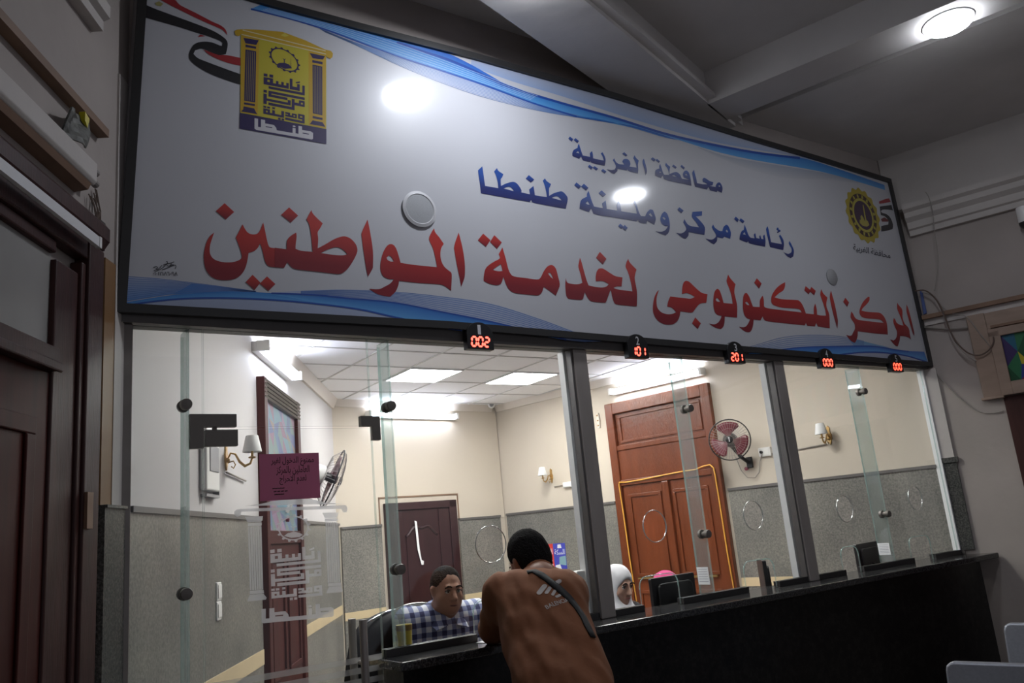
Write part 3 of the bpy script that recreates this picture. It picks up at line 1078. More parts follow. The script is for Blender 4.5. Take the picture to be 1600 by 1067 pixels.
tube_light(FL, -2.83, -1.85, 2.765, 'lit fluorescent tube above the coloured transom of the left office door')
tube_light(FI, 1.80, 2.83, 2.775, 'lit fluorescent tube above the tall brown office door')
tube_light(FB, 0.58, 1.66, 2.785, 'lit fluorescent tube high on the office back wall')

# hall lamps on the beams
for n_, (x, y) in enumerate(((2.015, -0.72), (4.318, -1.385))):
    q = thing('round_lamp', ('round white LED lamp on the beam over the signboard', 'round white LED lamp on the right beam of the hall ceiling')[n_], 'ceiling lamp', (x, y, ZB), group='round LED lamps of the hall ceiling')
    MB().lathe([(0.130, 0.0), (0.129, -0.005), (0.124, -0.008), (0.118, -0.008)], (x, y, ZB), (0, 0, 1), 40).build('rim', 'white_plastic', q, smooth=True)
    MB().lathe([(0.1175, -0.0085), (0.114, -0.022), (0.098, -0.032), (0.05, -0.036), (0.0, -0.037)], (x, y, ZB), (0, 0, 1), 40).build('diffuser', ('lamp_glow', 'lamp_glow_soft')[n_], q, smooth='all')

# ================================================================ things on the office walls
def make_sconce(F, x, z, label):
    q = local(F, 'wall_sconce', label, 'wall light', x, z, group='brass wall sconces with white shades')
    bp = MB().prism([(0.0, 0.13), (0.022, 0.10), (0.018, 0.05), (0.034, 0.02), (0.03, -0.03), (0.016, -0.07), (0.0, -0.10), (-0.016, -0.07), (-0.03, -0.03), (-0.034, 0.02), (-0.018, 0.05), (-0.022, 0.10)], 0.0, 0.014)
    bp.ball((0, 0.016, -0.02), 0.02, 8)
    bp.build('backplate', 'brass', q, bevel=0.003)
    arm = [(0, 0.015, -0.02), (0, 0.04, 0.03), (0, 0.075, 0.02), (0, 0.105, -0.04), (0, 0.145, -0.075), (0, 0.185, -0.06), (0, 0.20, -0.02)]
    curl = [(0, 0.02, -0.04), (0, 0.06, -0.03), (0, 0.075, -0.06), (0, 0.06, -0.085), (0, 0.045, -0.07)]
    MB().tube(arm, [0.006, 0.008, 0.008, 0.010, 0.012, 0.009, 0.008], 8).tube(curl, 0.005, 8).build('arm', 'brass', q, smooth='all')
    MB().lathe([(0.006, -0.025), (0.026, -0.02), (0.028, -0.012), (0.010, -0.005), (0.010, 0.03), (0.006, 0.032)], (0, 0.20, 0), (0, 0, 1), 14).build('drip_cup', 'brass', q, smooth=True)
    MB().lathe([(0.070, 0.025), (0.071, 0.030), (0.046, 0.148), (0.044, 0.150)], (0, 0.20, 0), (0, 0, 1), 24, caps=False).build('lamp_shade', 'shade_cloth', q, smooth=True)
    q.scale = (0.68, 0.68, 0.68)
    return q


sx, sz = FL.xz(352, 715)
make_sconce(FL, sx, sz, 'brass wall sconce with white shade beside the left coloured transom')
sx, sz = FI.xz(862, 745)
make_sconce(FI, sx, sz, 'brass wall sconce with white shade left of the first steel post')
sx, sz = FI.xz(936, 655)
sx, sz = FI.xz(1296, 682)
make_sconce(FI, sx, sz, 'brass wall sconce with white shade right of the second steel post')
# plain wall hook board left of the brown door
q = local(FI, 'wall_ornament', 'narrow pale wall ornament left of the tall brown office door', 'ornament', *FI.xz(936, 657))
MB().prism([(-0.012, -0.075), (0.012, -0.075), (0.02, 0.0), (0.012, 0.075), (-0.012, 0.075), (-0.02, 0.0)], 0, 0.02).build('plate', 'cove', q, bevel=0.003)
for z in (-0.05, 0.0, 0.05):
    MB().ball((0, 0.024, z), 0.008, 6).build('stud', 'brass', q, smooth='all')

# surface cables and boxes of the sconces
def wall_box(F, px, py, size, label, name='junction_box', m='white_plastic', holes=0):
    x, z = F.xz(px, py)
    q = local(F, name, label, 'electrical box', x, z)
    MB().span((-size[0] / 2, 0.0, -size[1] / 2), (size[0] / 2, 0.03, size[1] / 2)).build('body', m, q, bevel=0.005)
    MB().span((-size[0] * 0.38, 0.03, -size[1] * 0.36), (size[0] * 0.38, 0.034, size[1] * 0.36)).build('cover', m, q, bevel=0.002)
    for k in range(holes):
        MB().lathe([(0.012, 0), (0.012, 0.02), (0.0, 0.022)], ((k - (holes - 1) / 2) * 0.045 + size[0] * 0.2, 0.034, 0), (0, 1, 0), 12).build('plug', 'black_plastic', q)
    return q


wall_box(FI, 889, 757, (0.12, 0.055), 'white junction box right of the sconce by the first post')
wall_box(FI, 1197, 706, (0.11, 0.075), 'white socket box beside the black wall fan', 'socket_box', holes=1)
q = wall_box(FL, 333, 925, (0.07, 0.085), 'upper white switch plate on the left stone dado', 'switch_plate')
q = wall_box(FL, 333, 955, (0.07, 0.085), 'lower white switch plate on the left stone dado', 'switch_plate')


def wall_cable(F, pts, r, m, label, out=0.012, name='wall_cable'):
    P = [F.hit(px, py, out) for px, py in pts]
    q = thing(name, label, 'cable', P[0])
    MB().tube(P, r, 6).build('cable', m, q, smooth='all')
    return q


wall_cable(FI, [(866, 760), (884, 757)], 0.005, 'cable_grey', 'short grey cable between sconce and junction box near the first post')
wall_cable(FI, [(1205, 709), (1216, 707), (1246, 702), (1292, 694)], 0.006, 'cable_grey', 'grey cable running to the sconce right of the second post')
wall_cable(FL, [(354, 738), (370, 745), (384, 751)], 0.006, 'cable_grey', 'grey cable under the left sconce')

# wall telephone / intercom panel
x, z = FL.xz(322, 718)
q = local(FL, 'intercom_panel', 'white intercom panel with grey screen on the left office wall', 'intercom', x, z)
MB().span((-0.10, 0.0, -0.15), (0.10, 0.035, 0.15)).build('body', 'white_plastic', q, bevel=0.008)
MB().span((-0.075, 0.035, -0.06), (0.06, 0.039, 0.06)).build('screen', 'grey_plastic', q, bevel=0.003)
MB().span((-0.114, 0.0, -0.165), (-0.101, 0.03, 0.15)).span((-0.114, 0.0, -0.178), (0.09, 0.03, -0.165)).build('trim', 'grey_plastic', q)


def make_fan(F, px, py, out, R, yaw, tilt, label, blades='maroon', ang0=0.3):
    """oscillating wall fan: head aimed yaw (about z) and tilt (down) away from the wall normal"""
    c = F.hit(px, py, out)
    x, z = float(np.dot(c - F.P, F.x)), float(c[2])
    q = local(F, 'wall_fan', label, 'fan', x, z, group='wall fans of the office')
    Rz = np.array([[math.cos(yaw), -math.sin(yaw), 0], [math.sin(yaw), math.cos(yaw), 0], [0, 0, 1]])
    Rx = np.array([[1, 0, 0], [0, math.cos(tilt), math.sin(tilt)], [0, -math.sin(tilt), math.cos(tilt)]])
    Rm = Rz @ Rx
    C_ = np.array([0, out, 0])
    def T(p):
        return C_ + Rm @ np.array(p, float)
    def ring(r, y, n=48):
        return [T((r * math.cos(2 * math.pi * k / n), y, r * math.sin(2 * math.pi * k / n))) for k in range(n)]
    MB().tube(ring(R, 0.0), 0.0052, 8, closed=True).build('guard_rim', 'black_plastic', q, smooth='all')
    g = MB()
    for k in range(40):
        a = 2 * math.pi * k / 40
        cs, sn = math.cos(a), math.sin(a)
        g.tube([T((0.028 * cs, 0.052, 0.028 * sn)), T((0.6 * R * cs, 0.044, 0.6 * R * sn)), T((0.92 * R * cs, 0.022, 0.92 * R * sn)), T((R * cs, 0, R * sn))], 0.0011, 4)
        g.tube([T((0.05 * cs, -0.065, 0.05 * sn)), T((0.7 * R * cs, -0.055, 0.7 * R * sn)), T((R * cs, 0, R * sn))], 0.0011, 4)
    for r, y in ((0.55 * R, 0.046), (0.8 * R, 0.034)):
        g.tube(ring(r, y, 36), 0.0012, 4, closed=True)
    g.build('guard_wires', 'steel', q)
    MB().lathe([(0.030, 0), (0.030, 0.012), (0.024, 0.017), (0.0, 0.018)], T((0, 0.045, 0)), Rm @ np.array([0, 1, 0]), 20).build('badge', 'black_plastic', q, smooth=True)
    MB().add([T((a, 0.0637, b)) for a, b in ((-0.003, -0.017), (0.003, -0.017), (0.003, 0.017), (-0.003, 0.017))], [(0, 1, 2, 3)]).build('badge_mark', 'ink_grey', q, fix=False)
    MB().lathe([(0.0, -0.05), (0.028, -0.05), (0.030, 0.0), (0.026, 0.03), (0.0, 0.034)], C_, Rm @ np.array([0, 1, 0]), 20).build('hub', 'black_plastic', q, smooth=True)
    for k in range(3):
        a0 = ang0 + 2 * math.pi * k / 3
        mb = MB()
        N, M_ = 9, 7
        V = []
        for i in range(N):
            r = 0.022 + (R * 0.9 - 0.022) * i / (N - 1)
            wd = 0.32 + 0.95 * math.sin(math.pi * min(1.0, (i + 1) / (N + 1.0)) * 0.62)
            if i == N - 1:
                wd *= 0.8
            for j in range(M_):
                t_ = (j / (M_ - 1) - 0.5) * wd * 1.15
                a = a0 + t_ + 0.15 * i / N
                V.append(T((r * math.cos(a), -0.028 * (j / (M_ - 1) - 0.5) - 0.004, r * math.sin(a))))
        mb.add(V, [(i * M_ + j, i * M_ + j + 1, (i + 1) * M_ + j + 1, (i + 1) * M_ + j) for i in range(N - 1) for j in range(M_ - 1)])
        b_ = mb.build('blade', blades, q, smooth='all', fix=False)
        sd = b_.modifiers.new('thick', 'SOLIDIFY')
        sd.thickness = 0.003
    MB().lathe([(0.0, -0.20), (0.045, -0.19), (0.062, -0.15), (0.062, -0.08), (0.05, -0.055), (0.0, -0.055)], C_, Rm @ np.array([0, 1, 0]), 20).build('motor', 'white_plastic' if blades != 'maroon' else 'black_plastic', q, smooth=True)
    b0 = T((0, -0.13, -0.05))
    MB().tube([b0, (b0[0] * 0.4, 0.09, b0[2] - 0.10), (0, 0.03, -0.19)], 0.016, 8).span((-0.025, 0.0, -0.235), (0.025, 0.02, -0.145)).build('bracket', 'white_plastic' if blades != 'maroon' else 'black_plastic', q, smooth=True)
    MB().lathe([(0.014, 0), (0.016, 0.02), (0.0, 0.024)], (0.02, 0.03, -0.24), (0, 1, 0), 12).build('pull_knob', 'maroon', q, smooth=True)
    return q


mat('maroon', (0.16, 0.022, 0.04), 0.35)
mat('smoke_blade', (0.12, 0.05, 0.055), 0.3)
# fan 1 faces out from the brown door's wall towards the windows, fan 2 hangs on the left wall seen edge-on
cf = FI.hit(1140, 687, 0.28)
dirv = CAM - cf
yaw_cam = math.atan2(np.dot(dirv, FI.x), np.dot(dirv, FI.n))
make_fan(FI, 1140, 687, 0.28, 0.168, -yaw_cam * 0.9, 0.05, 'black wall fan with maroon blades right of the brown door', ang0=1.45)
make_fan(FL, 520, 748, 0.34, 0.20, 0.30, 0.42, 'grey wall fan seen edge-on near the pink notice', 'smoke_blade')
wall_cable(FI, [(1150, 715), (1158, 735), (1168, 746), (1180, 746), (1186, 738), (1187, 722), (1190, 712), (1193, 707)], 0.004, 'cable_grey', 'grey flex hanging from the black wall fan to its socket', 0.03, 'fan_flex')

# camera in the office corner, under the ceiling
p = on_plane(768, 632, FB.at(0, 0.10, 0), FB.n)
q = thing('security_camera', 'small white security camera in the back corner of the office ceiling', 'camera', p)
MB().lathe([(0.05, 0.07), (0.05, 0.055), (0.028, 0.045), (0.028, 0.02)], p, (0, 0, 1), 20).build('mount', 'white_plastic', q, smooth=True)
MB().ball(p, 0.042, 10).build('dome', 'white_plastic', q, smooth='all')
e = (CAM - p) / np.linalg.norm(CAM - p)
MB().lathe([(0.024, 0.034), (0.022, 0.043), (0.0, 0.044)], p, e, 16).build('lens', 'grey_plastic', q, smooth=True)
# dark dome camera on the hall's right wall
p = FR.hit(1603, 345, 0.07)
q = thing('dome_camera', 'dark dome camera under the cornice at the right frame edge', 'camera', p)
MB().lathe([(0.045, 0.10), (0.045, 0.0), (0.05, -0.01), (0.0, -0.012)], p, (0, 0, 1), 20).build('mount', 'white_plastic', q, smooth=True)
MB().ball(p + np.array([0, 0, -0.012]), 0.046, 10).build('dome', 'black_plastic', q, smooth='all')
MB().tube([p, p - FR.n * 0.068], 0.012, 8).build('bracket', 'white_plastic', q)

# posters on the office's right wall
def flat_rect(F, pxs, off):
    xs = [F.xz(*p) for p in pxs]
    return xs


def poster(F, x0, x1, z0, z1, m, label, draw):
    q = local(F, 'poster', label, 'poster', (x0 + x1) / 2, (z0 + z1) / 2, group='posters on the office dado')
    a, b = (x1 - x0) / 2, (z1 - z0) / 2
    MB().span((-a, 0.024, -b), (a, 0.026, b)).build('sheet', m, q)
    draw(q, a, b)
    return q


mat('poster_red', (0.62, 0.04, 0.035), 0.5)
mat('poster_blue', (0.05, 0.06, 0.42), 0.5)
mat('poster_white', (0.75, 0.76, 0.78), 0.5)
mat('poster_teal', (0.22, 0.38, 0.42), 0.5)


def draw_red(q, a, b):
    text_on(MB(), '\ufe94\ufec4\ufea8\ufedf\ufe8d', 0, 0, 1, 1, 0, 0.01, lambda x, y, z: (a * 0.85 - x * a * 1.7, 0.0265, b * 0.22 + z * b * 0.45)).build('heading', 'poster_white', q, fix=False)
    sp = [(0.75 * a * math.cos(t) * (1 + 0.16 * math.cos(9 * t)), -0.42 * b + 0.45 * b * math.sin(t) * (1 + 0.16 * math.cos(9 * t))) for t in [2 * math.pi * k / 36 for k in range(36)]]
    MB().add([(p[0], 0.0266, p[1]) for p in sp], [tuple(range(36))]).build('burst', 'poster_white', q, fix=False)
    MB().add([(p[0], 0.0269, p[1]) for p in circle(0.05 * a, -0.40 * b, 0.38 * a, 20)], [tuple(range(20))]).build('picture', 'poster_teal', q, fix=False)


def draw_blue(q, a, b):
    text_on(MB(), '\ufe94\ufedc\ufeb4\ufedf\ufe8d', 0, 0, 1, 1, 0, 0.01, lambda x, y, z: (a * 0.85 - x * a * 1.7, 0.0265, b * 0.20 + z * b * 0.38)).build('heading', 'poster_white', q, fix=False)
    MB().add([(x_ * a, 0.0265, z_ * b) for x_, z_ in ((-0.4, 0.66), (0.3, 0.66), (0.22, 0.92), (-0.3, 0.92))], [(0, 1, 2, 3)]).build('badge', 'poster_white', q, fix=False)
    MB().add([(x_ * a, 0.0265, z_ * b) for x_, z_ in ((-0.95, 0.1), (0.1, 0.02), (0.2, -0.5), (-0.95, -0.6))], [(0, 1, 2, 3)]).build('photo', 'poster_teal', q, fix=False)
    MB().add([(x_ * a, 0.0266, z_ * b) for x_, z_ in ((0.85, -0.55), (0.1, -0.5), (-0.2, -0.95), (0.9, -0.97))], [(0, 1, 2, 3)]).build('drawing', 'poster_white', q, fix=False)


xa, za = FI.xz(850, 868)
xb, zb_ = FI.xz(868, 868)
xc, _ = FI.xz(887, 868)
ztop, zbot = FI.xz(869, 849)[1], FI.xz(869, 891)[1]
poster(FI, xb + 0.002, xa, zbot, ztop, 'poster_red', 'red poster behind the head of the man at the counter', draw_red)
poster(FI, xc, xb - 0.002, zbot - 0.01, ztop, 'poster_blue', 'blue poster on the stone dado right of the red poster', draw_blue)

mat('ink_note', (0.30, 0.30, 0.36), 0.8)
# pink notice taped inside the glass door
P = [on_y(*p, 0.0) for p in ((404, 710), (497, 710), (498, 778), (404, 782))]
x0, x1, z0, z1 = P[0][0], P[1][0], P[2][2], P[0][2]
q = thing('notice', 'pink printed notice taped on the glass door', 'notice', ((x0 + x1) / 2, -0.008, z0))
MB().span((x0, -0.0075, z0), (x1, -0.0062, z1)).build('card', 'pink_card', q)
ln = MB()
W_, H_ = x1 - x0, z1 - z0
for body, a, b, c0, c1 in (('\ufeae\ufef4\ufed0\ufedf \ufedd\ufeee\ufea7\ufeaa\ufedf\ufe8d \ufec9\ufeee\ufee8\ufee4\ufee3', 0.19, 0.91, 0.72, 0.93),
                           ('\ufeb0\ufedb\ufeae\ufee4\ufedf\ufe8e\ufe91 \ufee6\ufef4\ufee0\ufee3\ufe8e\ufecc\ufedf\ufe8d', 0.27, 0.83, 0.53, 0.73),
                           ('\ufe9d\ufe8d\ufeae\ufea4\ufefb\ufe8d \ufee1\ufeaa\ufecc\ufedf', 0.32, 0.77, 0.32, 0.53)):
    text_on(ln, body, x0 + a * W_, z0 + c0 * H_, (b - a) * W_, (c1 - c0) * H_, -0.0078, 0.012)
for k, (a, b) in enumerate(((0.20, 0.40), (0.22, 0.46), (0.23, 0.38))):
    zz = z0 + (0.24 - 0.065 * k) * H_
    for m_ in range(4):
        xx = x0 + (a + (b - a) * m_ / 4) * W_
        ln.add([(xx, -0.0078, zz), (xx + 0.012, -0.0078, zz + 0.001), (xx + 0.012, -0.0078, zz + 0.005), (xx, -0.0078, zz + 0.004)], [(0, 1, 2, 3)])
ln.build('writing', 'ink_dark', q, fix=False)

# paper notes stuck on two of the glass fins
for fx, pt, pb_, label in ((3.383, (1098, 886), (1104, 913), 'small white paper note stuck low on the glass fin of window three'), (5.080, (1384, 848), (1390, 866), 'white paper note on the glass fin at the right, beside a black monitor')):
    zt, zb2 = on_y(*pt, 0.05)[2], on_y(*pb_, 0.05)[2]
    q = thing('paper_note', label, 'note', (fx, 0.05, zb2), group='paper notes on the glass fins')
    MB().span((fx - 0.0085, 0.014, zb2), (fx - 0.0068, 0.096, zt)).build('sheet', 'paper', q)
    mb = MB()
    for k in range(6):
        zz = zt - 0.010 - k * (zt - zb2 - 0.015) / 6
        mb.add([(fx - 0.0087, 0.022, zz), (fx - 0.0087, 0.088, zz), (fx - 0.0087, 0.088, zz - 0.0025), (fx - 0.0087, 0.022, zz - 0.0025)], [(0, 1, 2, 3)])
    mb.build('writing', 'ink_note', q, fix=False)

# ================================================================ hall walls: old fixture, trunking, cables
q = local(FL, 'tube_fixture', 'old grey fluorescent fixture without tubes above the dark door', 'light fixture', FL.xz(150, 272, 0.06)[0] + 0.84, FL.xz(150, 272, 0.06)[1])
MB().prof_x([(0.0, 0.045), (0.03, 0.052), (0.065, 0.035), (0.065, -0.03), (0.055, -0.042), (0.0, -0.042)], -0.84, 1.2).build('batten', 'hall_white', q, bevel=0.004)
MB().prof_x([(0.0, -0.043), (0.055, -0.043), (0.045, -0.064), (0.0, -0.07)], -0.82, 1.2).build('lower_edge', 'rail_wood', q)
for z in (0.018, -0.022):
    MB().tube([(-0.84, 0.045, z), (-0.875, 0.045, z)], 0.013, 10).build('lamp_holder', 'steel_dull', q)
q = local(FL, 'snack_packet', 'crumpled snack packet with yellow corner tucked behind the old fixture', 'packet', *FL.xz(120, 222, 0.05))
random.seed(5)
mat('packet_foil', (0.20, 0.20, 0.18), 0.6, 0.1, noise=0.85, nscale=40)
mat('packet_yellow', (0.55, 0.48, 0.02), 0.4)
N = 7
V = []
for i in range(N):
    for j in range(N):
        u, v = i / (N - 1), j / (N - 1)
        V.append((-0.06 + 0.13 * u + (-0.03 if j == N - 1 else 0) * (u - .5), 0.045 + 0.012 * math.sin(5 * u + 3 * v) + random.uniform(-.004, .004), 0.0 + 0.105 * v + 0.02 * (0.5 - u)))
mb = MB().add(V, [(i * N + j, (i + 1) * N + j, (i + 1) * N + j + 1, i * N + j + 1) for i in range(N - 1) for j in range(N - 1)])
b_ = mb.build('bag', 'packet_foil', q, fix=False)
b_.modifiers.new('t', 'SOLIDIFY').thickness = 0.006
MB().prism([(-0.03, 0.095), (-0.055, 0.07), (-0.062, 0.115), (-0.03, 0.125)], 0.04, 0.06).build('corner', 'packet_yellow', q)
q = local(FL, 'cable_trunking', 'white plastic strip fixed along the dark door lintel', 'trunking', FL.xz(156, 383, 0.08)[0] + 0.78, FL.xz(156, 379, 0.08)[1])
MB().span((-0.77, 0.071, -0.02), (0.86, 0.085, 0.014)).build('strip', 'aluminium_white', q)
MB().span((-0.78, 0.071, -0.022), (-0.765, 0.087, 0.016)).build('end_cap', 'white_plastic', q)
# frayed wires at the corner over the dark door
q = local(FL, 'loose_wires', 'tangle of frayed brown wires at the corner above the dark door frame', 'wires', *FL.xz(146, 345, 0.02))
random.seed(8)
mb = MB()
for k in range(9):
    a, b = random.uniform(-0.04, 0.03), random.uniform(-0.05, 0.02)
    mb.tube([(a, 0.012, 0.13 - 0.02 * (k % 3)), (a + random.uniform(-.02, .02), 0.025, 0.05), (b, 0.03, -0.02), (b + random.uniform(-.02, .02), 0.028, -0.085)], 0.0022, 5)
mb.build('strands', 'cable_brown', q)
MB().span((-0.075, 0.0, -0.085), (-0.035, 0.03, 0.02)).build('box', 'frame_black', q, bevel=0.004)


def hall_cable(pts, r, m, label, out=0.012):
    return wall_cable(FR, pts, r, m, label, out, 'hall_cable')


def spline(pts, sub=5):
    P = [np.array(p, float) for p in pts]
    out = []
    for i in range(len(P) - 1):
        p0, p1, p2, p3 = P[max(i - 1, 0)], P[i], P[i + 1], P[min(i + 2, len(P) - 1)]
        for k in range(sub):
            t = k / sub
            out.append(tuple(0.5 * ((2 * p1) + (-p0 + p2) * t + (2 * p0 - 5 * p1 + 4 * p2 - p3) * t * t + (-p0 + 3 * p1 - 3 * p2 + p3) * t ** 3)))
    out.append(tuple(P[-1]))
    return out


hall_cable(spline([(1428, 455), (1446, 454), (1462, 467), (1474, 488), (1484, 515), (1495, 535), (1512, 551), (1530, 555), (1545, 547), (1552, 535), (1552, 526)]), 0.005, 'cable_brown', 'brown cable looping from the sign corner to the pale door frame', 0.06)
hall_cable(spline([(1440, 456), (1458, 463), (1470, 482), (1482, 512), (1494, 537), (1510, 555), (1526, 564)]), 0.004, 'cable_grey', 'thin grey cable sagging beside the brown looping cable', 0.05)
hall_cable(spline([(1470, 478), (1490, 490), (1510, 495), (1530, 520), (1548, 542)]), 0.003, 'cable_grey', 'thin wire crossing the corner of the pale door frame', 0.04)
hall_cable(spline([(1457, 575), (1475, 597), (1500, 622), (1527, 642), (1550, 645), (1568, 642)]), 0.004, 'cable_grey', 'thin grey cable sagging from the header to the dark doorway')
hall_cable(spline([(1446, 300), (1452, 310), (1458, 335), (1460, 360), (1464, 385), (1466, 410), (1460, 455)]), 0.003, 'cable_grey', 'thin vertical wire crossing the cornice right of the signboard', 0.13)
hall_cable([(1443, 511), (1480, 514), (1512, 512)], 0.007, 'cable_grey', 'grey conduit stub below the wooden rail right of the sign', 0.02)
q = thing('blue_tag', 'blue label strip fixed beside the upper sign corner on the right wall', 'label', FR.hit(1440, 470, 0.01))
P = [FR.hit(*p, 0.012) for p in ((1437, 455), (1441, 455), (1448, 489), (1443, 491))]
mb = MB().add(P + [p - FR.n * 0.008 for p in P], [(0, 1, 2, 3), (7, 6, 5, 4), (0, 4, 5, 1), (1, 5, 6, 2), (2, 6, 7, 3), (3, 7, 4, 0)])
mat('blue_paint', (0.05, 0.09, 0.28), 0.5)
mb.build('strip', 'blue_paint', q)

# ================================================================ things on and behind the counter
DESK = 0.756


def monitor(x, y, top, w_, h_, deg, label):
    """stands on the clerks' desk; local -y is the screen side"""
    q = thing('monitor', label, 'monitor', (x, y, DESK), math.radians(deg), group='computer monitors behind the windows')
    zc = top - DESK - h_ / 2
    MB().rbox((0, 0, zc), (w_, 0.022, h_), 0.008).build('bezel', 'black_plastic', q, bevel=0.002)
    MB().rbox((0, 0.018, zc), (w_ * 0.8, 0.02, h_ * 0.75), 0.03).build('back_cover', 'black_plastic', q, bevel=0.006)
    MB().span((-w_ / 2 + 0.01, -0.0125, zc - h_ / 2 + 0.015), (w_ / 2 - 0.01, -0.0115, zc + h_ / 2 - 0.01)).build('screen', 'frame_black', q)
    MB().tube([(0, 0.026, zc), (0, 0.026, 0.01)], 0.016, 10).build('stand', 'black_plastic', q)
    MB().lathe([(0.09, 0), (0.09, 0.008), (0.03, 0.014), (0, 0.014)], (0, 0.026, 0), (0, 0, 1), 24).build('foot', 'black_plastic', q, smooth=True)
    return q


# screens face the clerks (towards the office)
monitor(3.255, 0.175, 1.232, 0.325, 0.26, 180, 'black monitor behind window two, hiding the woman in pink')
monitor(4.10, 0.26, 1.238, 0.24, 0.27, 228, 'black monitor seen edge-on behind window three')
monitor(5.10, 0.20, 1.252, 0.32, 0.26, 188, 'black monitor behind window four')
# gooseneck microphone with a white base at the last window
p = on_z(1450, 863, CT)
p = np.array([p[0], 0.028, CT])
q = thing('microphone', 'gooseneck microphone on white base at the last window', 'microphone', p)
MB().span(p + np.array([-0.16, 0.0, 0.0]), p + np.array([0.03, 0.07, 0.022])).build('base', 'white_plastic', q, bevel=0.004)
g = [p + np.array(v) for v in ((0.02, 0.0, 0.02), (0.022, 0.0, 0.09), (0.01, 0.0, 0.15), (-0.03, 0.0, 0.185), (-0.06, 0.0, 0.19))]
MB().tube(g, 0.005, 8).ball(g[-1], 0.011, 8).build('gooseneck', 'black_plastic', q, smooth='all')
# yellow cup by window one
pt, pbm = on_y(632, 980, 0.12), on_z(632, 1003, CT)
q = thing('cup', 'yellow paper cup on the counter beside the plaid shirt man', 'cup', (1.585, 0.062, CT))
mat('cup_yellow', (0.50, 0.40, 0.05), 0.5)
mat('cup_brown', (0.20, 0.12, 0.03), 0.5)
MB().lathe([(0.027, 0.0), (0.033, 0.105), (0.034, 0.107), (0.030, 0.105), (0.025, 0.01), (0.0, 0.01)], (1.585, 0.062, CT + 0.0005), (0, 0, 1), 24).build('body', 'cup_yellow', q, smooth=True)
MB().lathe([(0.0333, 0.084), (0.0345, 0.107)], (1.585, 0.062, CT + 0.0005), (0, 0, 1), 24, caps=False).build('rim_band', 'cup_brown', q, smooth=True)
q = thing('papers', 'white papers on the worktop under the leaning man', 'papers', (1.98, -0.10, CT))
for k, (a, dx) in enumerate(((0.2, 0.0), (-0.15, 0.02))):
    R_ = [[math.cos(a), -math.sin(a), 0], [math.sin(a), math.cos(a), 0], [0, 0, 1]]
    MB().box((1.98 + dx, -0.10, CT + 0.0015 + 0.001 * k), (0.21, 0.15, 0.0009), R_).build('sheet', 'paper', q)
mat('tissue', (0.7, 0.7, 0.72), 0.9)
# telephone handset by the first post
p = on_y(925, 945, 0.06)
q = thing('telephone', 'pale grey telephone against the first steel post', 'telephone', (2.545, 0.08, CT))
MB().rbox((2.535, 0.062, CT + 0.115), (0.055, 0.04, 0.23), 0.012).build('handset', 'white_plastic', q, bevel=0.008)
MB().span((2.50, 0.026, CT + 0.0005), (2.57, 0.098, CT + 0.03)).build('base', 'white_plastic', q, bevel=0.006)


# desk inside for the clerks
q = thing('clerk_desk', 'long dark desk behind the counter for the clerks', 'desk', (3.4, 0.6, 0))
MB().span((2.36, 0.075, 0.725), (5.70, 0.60, 0.755)).build('top', 'black_plastic', q)
for x in (2.37, 2.9, 4.3, 5.6):
    MB().span((x, 0.10, 0.0), (x + 0.03, 0.58, 0.724)).build('leg', 'black_plastic', q)


